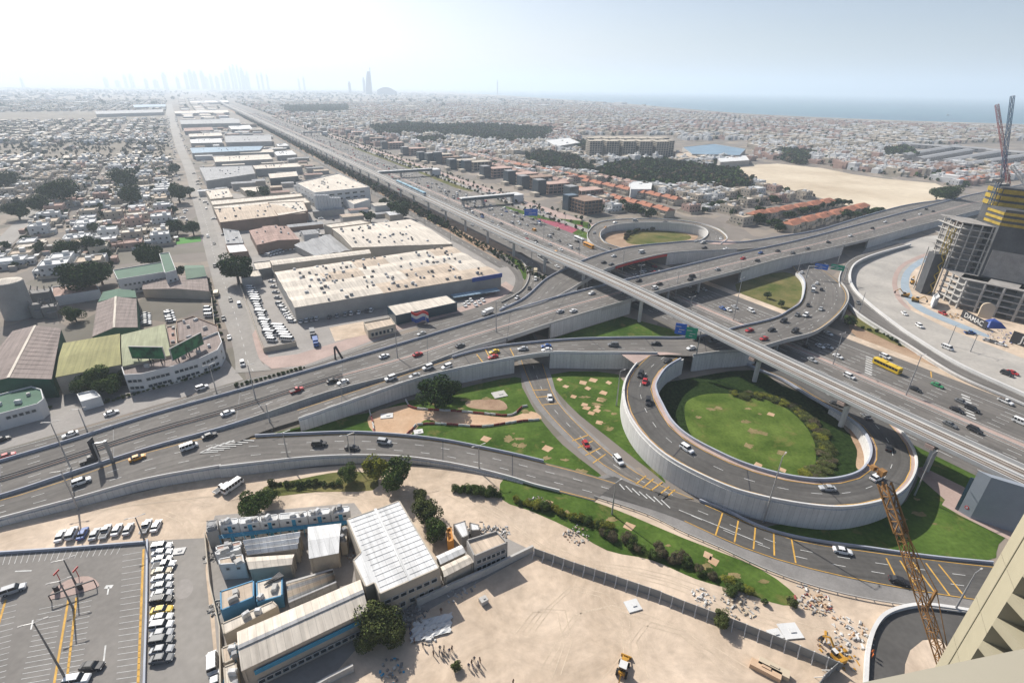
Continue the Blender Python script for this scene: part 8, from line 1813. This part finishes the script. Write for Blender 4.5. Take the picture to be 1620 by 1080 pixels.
o = root('canopy_rail', hit(82, 952), 'long thin dark beam across the traffic island', 'beam'); mb = MB(); e = hit(153, 927)-hit(82, 952); mb.bar((0, 0, 2.2), (e.x, e.y, 2.2), .25); mb.bar((0, 0, 0), (0, 0, 2.2), .15); mb.bar((e.x, e.y, 0), (e.x, e.y, 2.2), .15); mb.build('beam', m_dark, o)
# footbridges over the highway
def footbridge(pl_, zt, a1, lab, roof=True):
    p = G(*pl_); s = p.dot(HD); a0 = p.dot(HN); o = root('footbridge', HW(s, a0), lab, 'footbridge'); L = a1-a0; ang = math.atan2(HN.y, HN.x); o.rotation_euler = (0, 0, ang)
    mb = MB(); mb.box((L/2, 0, 6), (L, 5, .7)); mb.build('deck', m_wall_g, o); mb = MB(); mb.box((L/2, 0, 6.7), (L, 4.6, 2.2)); mb.build('glazing', m_bglass, o); mb = MB(); mb.box((L/2, 0, 8.9), (L+2, 6, .6), 0, taper=.97); mb.build('roof', m_roof_w, o)
    for x in (2, L*.4, L*.98): mb = MB(); mb.box((x, 0, 0), (2, 3.5, 6)); mb.build('support', m_wall_g, o)
    mb = MB(); mb.box((L+6, 6, 0), (12, 16, 7)); mb.box((L+6, 6, 7), (13, 17, .5)); mb.build('stair_house', m_wall_w, o)
footbridge((730, 328), 9, 283, 'covered footbridge with white roof crossing the highway'); footbridge((600, 283), 9, 276, 'farther covered footbridge crossing the highway'); footbridge((480, 215), 9, 276, 'farthest blue roofed footbridge over the highway')

# ------------------------------------------------------------------ people
def person_mesh():
    P = dict(pel=(0, 0, .95, .15), sp=(0, 0, 1.15, .14), ch=(0, 0, 1.38, .17), nk=(0, 0, 1.52, .065), hd=(0, .01, 1.62, .10), tp=(0, .01, 1.73, .085), lh=(-.1, 0, .88, .095), lk=(-.12, .03, .48, .065), la=(-.12, 0, .08, .045), lf=(-.13, .16, .03, .04), rh=(.1, 0, .88, .095), rk=(.12, .05, .48, .065), ra=(.13, 0, .08, .045), rf=(.14, .16, .03, .04), ls=(-.2, 0, 1.42, .07), le=(-.27, -.02, 1.14, .045), lw=(-.26, .08, .9, .035), lm=(-.25, .12, .82, .03), rs=(.2, 0, 1.42, .07), re=(.27, -.02, 1.14, .045), rw=(.26, .08, .9, .035), rm=(.25, .12, .82, .03))
    K = list(P); E_ = [('pel', 'sp'), ('sp', 'ch'), ('ch', 'nk'), ('nk', 'hd'), ('hd', 'tp'), ('pel', 'lh'), ('lh', 'lk'), ('lk', 'la'), ('la', 'lf'), ('pel', 'rh'), ('rh', 'rk'), ('rk', 'ra'), ('ra', 'rf'), ('ch', 'ls'), ('ls', 'le'), ('le', 'lw'), ('lw', 'lm'), ('ch', 'rs'), ('rs', 're'), ('re', 'rw'), ('rw', 'rm')]
    me = bpy.data.meshes.new('person'); me.from_pydata([P[k][:3] for k in K], [(K.index(a), K.index(b)) for a, b in E_], [])
    o = bpy.data.objects.new('tmp', me); COL.objects.link(o); m = o.modifiers.new('s', 'SKIN')
    for i, k in enumerate(K): me.skin_vertices[0].data[i].radius = (P[k][3], P[k][3]*(.8 if k in ('ch', 'sp', 'pel') else 1))
    me.skin_vertices[0].data[0].use_root = True; o.modifiers.new('d', 'SUBSURF').levels = 1
    dg = bpy.context.evaluated_depsgraph_get(); out = bpy.data.meshes.new_from_object(o.evaluated_get(dg)); bpy.data.objects.remove(o)
    out.name = 'person'; out.materials.clear()
    for m_ in (mat('workwear_blue', (.05, .07, .13), .9), mat('skin', (.16, .09, .06), .7), mat('hair_dark', (.01, .01, .01), .8)): out.materials.append(m_)
    for p in out.polygons:
        z = sum(out.vertices[v].co.z for v in p.vertices)/len(p.vertices); y = sum(out.vertices[v].co.y for v in p.vertices)/len(p.vertices)
        p.material_index = 2 if z > 1.66 or (z > 1.56 and y < 0) else (1 if z > 1.5 or (.78 < z < .93 and y > .06) else 0)
    return out
PM = person_mesh()
shirts = [mat('workwear_blue', (.05, .07, .13)), mat('workwear_brown', (.12, .07, .05), .9), mat('workwear_grey', (.12, .12, .13), .9)]
for i, (x, y) in enumerate([(270, 440), (300, 495), (375, 535), (460, 550), (465, 605), (520, 562), (515, 603), (555, 562), (552, 592), (600, 585), (622, 563), (540, 615), (765, 712), (790, 682), (812, 655), (845, 692), (860, 662), (852, 722), (800, 722), (1143, 850), (268, 372), (262, 402), (530, 240)]):
    p = G(600+x/5.4, 920+(y+25)/5.4, Z1); g_ = 0 if i < 12 else (1 if i < 19 else 2)
    o = add('person', PM, loc=p, rz=rnd.uniform(0, 6.28), label=['worker in dark clothes standing in the larger left group on the sand', 'worker in dark clothes standing in the smaller right group on the sand', 'lone worker in dark clothes standing on the sand'][g_], cat='person', group=['left group of workers', 'right group of workers', 'lone workers'][g_])
    o.scale = (1.1, 1.1, 1.05); o.material_slots[0].link = 'OBJECT'; o.material_slots[0].material = shirts[i % 3]
for i, (x, y) in enumerate(((1302, 1030), (1296, 1042))):
    o = add('person', PM, loc=hit(x+70, y-5) if 0 else G(1379, 1034+i*6, .3), rz=i, label='site worker in orange at the edge of the basement ramp', cat='person', group='ramp workers'); o.material_slots[0].link = 'OBJECT'; o.material_slots[0].material = mat('hivis_orange', (.6, .15, .03), .8)

# ------------------------------------------------------------------ machines, barriers, rubble, odd things
m_mach = mat('machine_yellow', (.42, .22, .03), .5, .15, .5)
def digger(p, ang, lab, s=1.0, m=m_mach):
    o = root('excavator', p, lab, 'excavator', rz=ang); o.scale = (s, s, s)
    for y in (-1.1, 1.1): mb = MB(); mb.hexa([(-1.9, y-.3, 0), (1.9, y-.3, 0), (1.9, y+.3, 0), (-1.9, y+.3, 0)], [(-1.7, y-.3, .85), (1.7, y-.3, .85), (1.7, y+.3, .85), (-1.7, y+.3, .85)]); mb.build('track', m_black, o)
    mb = MB(); mb.box((-.5, 0, .9), (3.2, 2.4, 1.1)); mb.box((-1.7, 0, 1.2), (.9, 2.4, 1.2)); mb.build('body', m, o)
    mb = MB(); mb.box((.5, .65, 2.0), (1.4, 1.0, 1.1)); mb.build('cab', m_cg_, o); mb = MB(); mb.box((.5, .65, 3.1), (1.5, 1.1, .1)); mb.build('cab_roof', m_conc_w, o)
    mb = MB(); mb.bar((.8, -.3, 1.7), (3.4, -.3, 4.2), .4); mb.bar((3.4, -.3, 4.2), (5.2, -.3, 2.2), .32); mb.build('boom', m, o); mb = MB(); mb.hexa([(4.8, -.8, .9), (5.8, -.8, 1.2), (5.8, .2, 1.2), (4.8, .2, .9)], [(4.9, -.8, 2.2), (5.4, -.8, 2.3), (5.4, .2, 2.3), (4.9, .2, 2.2)]); mb.build('bucket', m_dark, o)
o = root('backhoe_loader', G(985, 1060, Z1), 'orange backhoe loader alone on the open sand', 'backhoe loader', rz=1.15)
for x, r in ((-1.2, .75), (1.3, .5)):
    for y in (-.95, .95): mb = MB(); mb.cyl((x, y-.22, r), r, .44, 16, 0, axis=(0, 1, 0)); mb.cyl((x, y-.24, r), r*.5, .48, 10, 1, axis=(0, 1, 0)); mb.build('wheel', [m_black, m_mach], o)
mb = MB(); mb.box((.9, 0, .9), (2.2, 1.0, .8)); mb.box((-.9, 0, .9), (1.6, 1.3, .7)); mb.build('body', m_mach, o); mb = MB(); mb.box((-.5, 0, 1.6), (1.5, 1.4, 1.1)); mb.build('cab', m_cg_, o); mb = MB(); mb.box((-.5, 0, 2.7), (1.7, 1.6, .12)); mb.build('cab_roof', m_conc_w, o)
mb = MB(); mb.bar((1.6, -.6, 1.2), (3, -.6, .6), .2); mb.bar((1.6, .6, 1.2), (3, .6, .6), .2); mb.hexa([(2.9, -1.1, .1), (3.7, -1.1, .1), (3.7, 1.1, .1), (2.9, 1.1, .1)], [(2.9, -1.1, .9), (3.1, -1.1, .9), (3.1, 1.1, .9), (2.9, 1.1, .9)]); mb.build('loader_bucket', m_mach, o)
mb = MB(); mb.bar((-1.8, 0, 1), (-3, 0, 2.9), .28); mb.bar((-3, 0, 2.9), (-4.1, 0, 1.2), .24); mb.box((-4.2, 0, .6), (.6, .7, .7)); mb.build('rear_arm', m_mach, o)
for x, y, a, lab in ((1444, 446, 1.2, 'yellow excavator nearest the tall dark hoist'), (1431, 466, 2.5, 'yellow excavator at the bend of the blue track'), (1448, 474, -.6, 'orange excavator right of the bend')): digger(G(x, y+3, Z1), a, lab, 1.0)
digger(G(1322, 1042, Z1), 1.9, 'orange machine beside the basement ramp', .8)
m_trk = mat('tyre_track', (.47, .38, .285), .95, .15, .2)
for k, pts in enumerate([[(860, 1060), (930, 960), (1060, 990), (1180, 1060)], [(840, 1000), (900, 930), (960, 945), (1000, 1010), (960, 1070)], [(700, 760), (800, 815), (900, 880), (1050, 910), (1250, 985), (1360, 1000)], [(690, 770), (790, 822), (890, 888), (1040, 918), (1240, 992)], [(300, 790), (330, 800), (450, 775), (600, 790), (700, 775)], [(260, 810), (300, 830), (315, 870)], [(880, 1070), (900, 1000), (870, 950), (820, 1000)], [(1020, 1075), (1000, 990), (1080, 1000), (1150, 1060)], [(60, 820), (200, 800), (330, 785), (420, 775)]]):
    w = cr([G(x, y, Z1+.012+k*.002) for x, y in pts], 10); mb = MB()
    for off in (-.9, .9):
        ww = [p+Vector((off, off*.4, 0)) for p in w]; line_mb(mb, ww, .28, None, None, 0)
    mb.build('tyre_tracks', m_trk, kind='structure')
# red and white water barriers round the trench
mb = MB(); hull(mb, [(-1, .2, 0, .75, .1), (1, .2, 0, .75, .1)]); m_wr = mat('barrier_red', (.22, .05, .045), .7); WB = mb.mesh('water_barrier', m_wr); n = 0
m_wb = mat('barrier_white', (.5, .5, .48), .7)
for pts in ([(585, 652), (590, 670), (592, 688)], [(643, 635), (652, 645), (690, 649), (727, 651), (770, 655), (808, 657), (825, 645), (836, 642)], [(640, 690), (652, 680), (662, 672), (700, 671), (760, 675), (800, 670), (830, 666), (857, 664)]):
    w = [G(x, y, Z2+.02) for x, y in pts]; w = cr(w, 5); S = arclen(w); s = 0
    while s < S[-1]:
        p, d = sample(w, s, S); o = add('water_barrier', WB, loc=p, rz=math.atan2(d.y, d.x)+rnd.uniform(-.15, .15)); o.material_slots[0].link = 'OBJECT'; o.material_slots[0].material = m_wr if (n//2) % 2 else m_wb
        tag(o, '%s plastic water barrier in the chain round the sandy trench' % ('dark red' if (n//2) % 2 else 'white'), 'barrier', 'water barriers round the trench'); s += 2.15; n += 1
def rubble(px, py, n, r, lab, mats, hmax=.7):
    n = int(n*1.3); r *= .72
    c = G(px, py, Z2); mb = MB()
    for k in range(n):
        a = rnd.uniform(0, 6.28); d = r*math.sqrt(rnd.random()); h = rnd.uniform(.15, hmax)*(1-d/r*.5); mt = Matrix.Rotation(rnd.uniform(0, 3), 4, 'Z') @ Matrix.Rotation(rnd.uniform(-.4, .4), 4, 'X'); mt.translation = c+Vector((math.cos(a)*d, math.sin(a)*d, -.05))
        mb.box((0, 0, 0), (rnd.uniform(.2, .5)*rnd.choice([1, 1, 2, 3]), rnd.uniform(.15, .6), h), 0, rnd.randrange(len(mats)), taper=rnd.uniform(.6, 1), mat4=mt)
    mb.build('rubble', mats, kind='stuff', label=lab)
rubble(1285, 948, 60, 6, 'heap of broken blocks and red barriers', [m_conc, m_conc_w, m_conc, m_wr, m_conc_d, m_sand_o, m_sand_f]); rubble(1300, 960, 30, 4, 'broken blocks', [m_conc, m_conc_d, m_sand_o]); rubble(1112, 945, 30, 4, 'white debris', [m_conc_w, m_conc]); rubble(1170, 955, 50, 6, 'stones', [m_conc, m_sand_f, m_conc_d]); rubble(1325, 1030, 60, 6, 'building waste', [m_conc, m_conc_d, m_wall_b, m_mach]); rubble(1350, 1000, 50, 6, 'building waste', [m_conc, m_sand_o, m_conc_w]); rubble(755, 840, 60, 5, 'scrap heap of the camp', [m_conc_d, m_conc, m_steel, m_dark]); rubble(790, 842, 50, 4, 'scrap heap', [m_conc_d, m_conc, m_steel]); rubble(912, 845, 40, 5, 'scrap by the bushes', [m_conc, m_conc, m_wall_b, m_conc_d], .6); rubble(680, 1000, 45, 4, 'grey and white scrap', [m_conc, m_conc_w, m_conc_d]); rubble(1540, 470, 60, 12, 'site materials', [m_conc, m_wall_b, m_conc_w]); rubble(1600, 535, 80, 14, 'site materials', [m_conc, m_wall_b, m_conc_w, m_blue]); rubble(1510, 500, 50, 8, 'site materials', [m_conc, m_wall_b, m_mach]); rubble(850, 795, 30, 4, 'pipes and barrels', [m_wall_b, m_conc, m_conc_d], .5); rubble(560, 880, 30, 3, 'scrap beside the hall', [m_conc_d, m_wall_b, m_conc]); rubble(335, 880, 40, 3, 'scrap at the camp corner', [m_conc_d, m_conc_d, m_conc]); rubble(345, 960, 40, 3, 'scrap behind the wall', [m_conc_d, m_conc_d, m_conc]); rubble(655, 975, 70, 5, 'scrap in the shade of the wall', [m_conc_d, m_conc, m_conc_d, m_steel]); rubble(720, 925, 60, 7, 'scrap before the workshop', [m_conc_d, m_steel, m_conc]); rubble(620, 1060, 25, 4, 'barrels and boards', [m_conc_d, m_conc, m_conc_d, m_teal])
# sheets, crates
for x, y, a, w, h, m, lab in ((1001, 958, .3, 3.4, 3, m_wall_w, 'small white slab on the sand by the hoarding'), (1250, 998, .1, 4.4, 3.8, m_wall_w, 'white stained sheet lying beside the hoarding, right one'), (1226, 1003, .2, 3, 2.4, m_wall_w, 'white stained sheet lying beside the hoarding, left one'), (765, 952, .6, 1.8, 1.6, m_conc, 'small pale crate on the open sand'), (790, 624, .4, 5.5, 4.5, m_conc, 'white hatch cover on the lawn under the upper ramp'), (612, 658, .2, 4.5, 3, m_conc_w, 'white slab on the orange sand of the trench'), (662, 683, .3, 3.2, 2.6, m_conc_w, 'white slab beside the lower barriers'), (283, 872, .2, 3.0, 2.2, m_conc_w, 'white plank frame at the head of the alley'), (1210, 1062, 1.0, 1.8, 6, m_sand_o, 'long timber crate at the bottom beside the scrap'), (1223, 1060, 1.0, 1.8, 6, m_sand_f, 'second long timber crate at the bottom')):
    p = G(x, y, Z2); mb = MB(); hh = 1.2 if 'crate' in lab else .25; mb.box((0, 0, 0), (w, h, hh)); mb.box((w*.1, 0, hh), (w*.3, h*.3, .2)); o = mb.build('slab' if hh < 1 else 'crate', m, label=lab, cat='slab' if hh < 1 else 'crate'); o.location = p; o.rotation_euler.z = a
mb = MB(); c = G(680, 1002, Z2); n_ = 9
for i in range(n_):
    for j in range(n_):
        f = lambda i, j: (c.x-4+i*.95+math.sin(j*2.1)*.3, c.y-2.4+j*.55+i*.3, .1+.5*abs(math.sin(i*1.7+j*2.3)))
        mb.quad(f(i, j), f(i+1, j), f(i+1, j+1), f(i, j+1))
tag(mb.build('plastic_sheet', m_wall_w), 'crumpled white plastic sheet on the sand beside the camp wall', 'plastic sheet')
# station ventilation building beside the viaduct
q = [(1515.6, 808), (1534.8, 820), (1592, 824), (1575, 812)]; zt = zfrom(1515.6, 808, 724)
A_, B_ = G(1515.6, 808), G(1534.8, 819.3); d = (B_-A_).normalized(); n = HD*1.0; L = (B_-A_).length
C_ = B_+Vector((HN.x*0, 0, 0)); e = (G(1590, 838)-B_).normalized()
o = root('lift_tower', A_, 'grey metal clad lift tower standing beside the metro viaduct', 'tower'); Q = [A_, B_, B_+e*10.5, A_+e*10.5]; zt2_ = 13.2
mb = LMB(A_); mb.hexa(Q, [p+Vector((0, 0, min(zt, 15))) for p in Q]); mb.build('cladding', mat('cladding_blue_grey', (.25, .275, .31), .6, .05, .3), o)
mb = LMB(A_); s_ = A_-d*.9; mb.hexa([s_, A_-d*.15, A_-d*.15+e*6, s_+e*6], [p+Vector((0, 0, 12)) for p in (s_, A_-d*.15, A_-d*.15+e*6, s_+e*6)]); mb.build('glass_strip', m_bglass, o)
p_ = A_.lerp(B_, .45)+Vector((0, 0, 2.6))-A_; mb = MB(); w_ = Vector((d.y, -d.x, 0)); 
if w_.dot(-A_) < 0: w_ = -w_
mb.cyl(p_, .55, .06, 20, axis=w_); mb.build('round_emblem', m_red, o)
mb = MB(); mb.cyl(p_+w_*.06, .32, .03, 20, axis=w_); mb.build('round_emblem', m_par, o)
polygon('circus_ground', [(1380, 213), (1430, 213), (1425, 217), (1385, 217)], Z2, m_sand_f)
# crash rail along the outer edge of the lower right road
for off, nm in ((0, 'guard rail between the lower right road and the sand'),):
    w = cr([G(x, y) for x, y in [(940, 787), (1020, 814), (1080, 843), (1140, 869), (1210, 902), (1290, 930), (1380, 951), (1480, 965), (1560, 975)]], 8)
    sweep('guard_rail', w, [(-.08, .45), (-.08, .85), (.08, .85), (.08, .45)], m_conc, label=nm, cat='guard rail'); r_ = THINGS[-1]; S = arclen(w); s = 0; mb = MB(); mb.box((0, 0, 0), (.16, .16, .8)); pm = mb.mesh('post', m_steel)
    while s < S[-1]: p, d_ = sample(w, s, S); add('post', pm, r_, loc=p, rz=0); s += 4
sweep('kerb_wall', cr([G(x, y, .2) for x, y in [(1106, 792), (1150, 809), (1200, 833), (1250, 848), (1310, 859), (1363, 866), (1470, 881), (1570, 891)]], 8), [(-.2, 0), (-.2, .8), (.2, .8), (.2, 0)], m_par, label='dark kerb wall between the lower right road and the lawn', cat='kerb wall')
sweep('ramp_kerb', cr([G(x, y, .1) for x, y in [(1368, 1085), (1372, 1030), (1384, 992), (1406, 970), (1450, 959), (1500, 963), (1600, 980)]], 8), [(-.4, 0), (-.4, 1.0), (.4, 1.0), (.4, 0)], m_conc_w, label='white segmented kerb round the basement ramp', cat='kerb wall')

# ------------------------------------------------------------------ tell look-alikes apart
ORD = ['first', 'second', 'third', 'fourth', 'fifth', 'sixth', 'seventh', 'eighth', 'ninth', 'tenth', 'eleventh', 'twelfth', 'thirteenth', 'fourteenth', 'fifteenth', 'sixteenth', 'seventeenth', 'eighteenth', 'nineteenth', 'twentieth']
bpy.context.view_layer.update()
by = {}
for o in THINGS: by.setdefault(o['label'], []).append(o)
GENERIC = ('double armed lamp', 'single lamp')
for lab, os_ in by.items():
    if len(os_) < 2 or len(lab.split()) > 13: 
        if len(os_) > 1:
            for o in os_:
                if 'group' not in o: o['group'] = 'alike '+o['category']+'s'
        continue
    P = [(PX(o.matrix_world.translation), o) for o in os_]
    xs = [p[0][0] for p in P]; ys = [p[0][1] for p in P]
    hor = (max(xs)-min(xs)) >= (max(ys)-min(ys)); P.sort(key=lambda p: p[0][0] if hor else -p[0][1])
    for i, (p, o) in enumerate(P):
        m = len(P)
        if i < 20: w = ('leftmost' if hor else 'nearest') if i == 0 else ORD[i]+(' from left' if hor else ' from near')
        elif m-1-i < 20: j = m-1-i; w = ('rightmost' if hor else 'farthest') if j == 0 else ORD[j]+(' from right' if hor else ' from far end')
        else: w = None
        if w: o['label'] = lab+', '+w
        if 'group' not in o: o['group'] = 'alike '+o['category']+'s'
# ------------------------------------------------------------------ the air: one closed box of pale haze round everything
hm = bpy.data.materials.new('haze'); hm.use_nodes = True; t = hm.node_tree; t.nodes.clear()
ou = t.nodes.new('ShaderNodeOutputMaterial'); pv = t.nodes.new('ShaderNodeVolumePrincipled')
pv.inputs['Color'].default_value = (.77, .885, 1, 1); pv.inputs['Density'].default_value = 1.45e-4; pv.inputs['Anisotropy'].default_value = .2
t.links.new(pv.outputs[0], ou.inputs['Volume'])
mb = MB(); mb.box((0, 33400, -1.2), (141000, 74000, 560)); mb.build('haze', hm, kind='stuff')
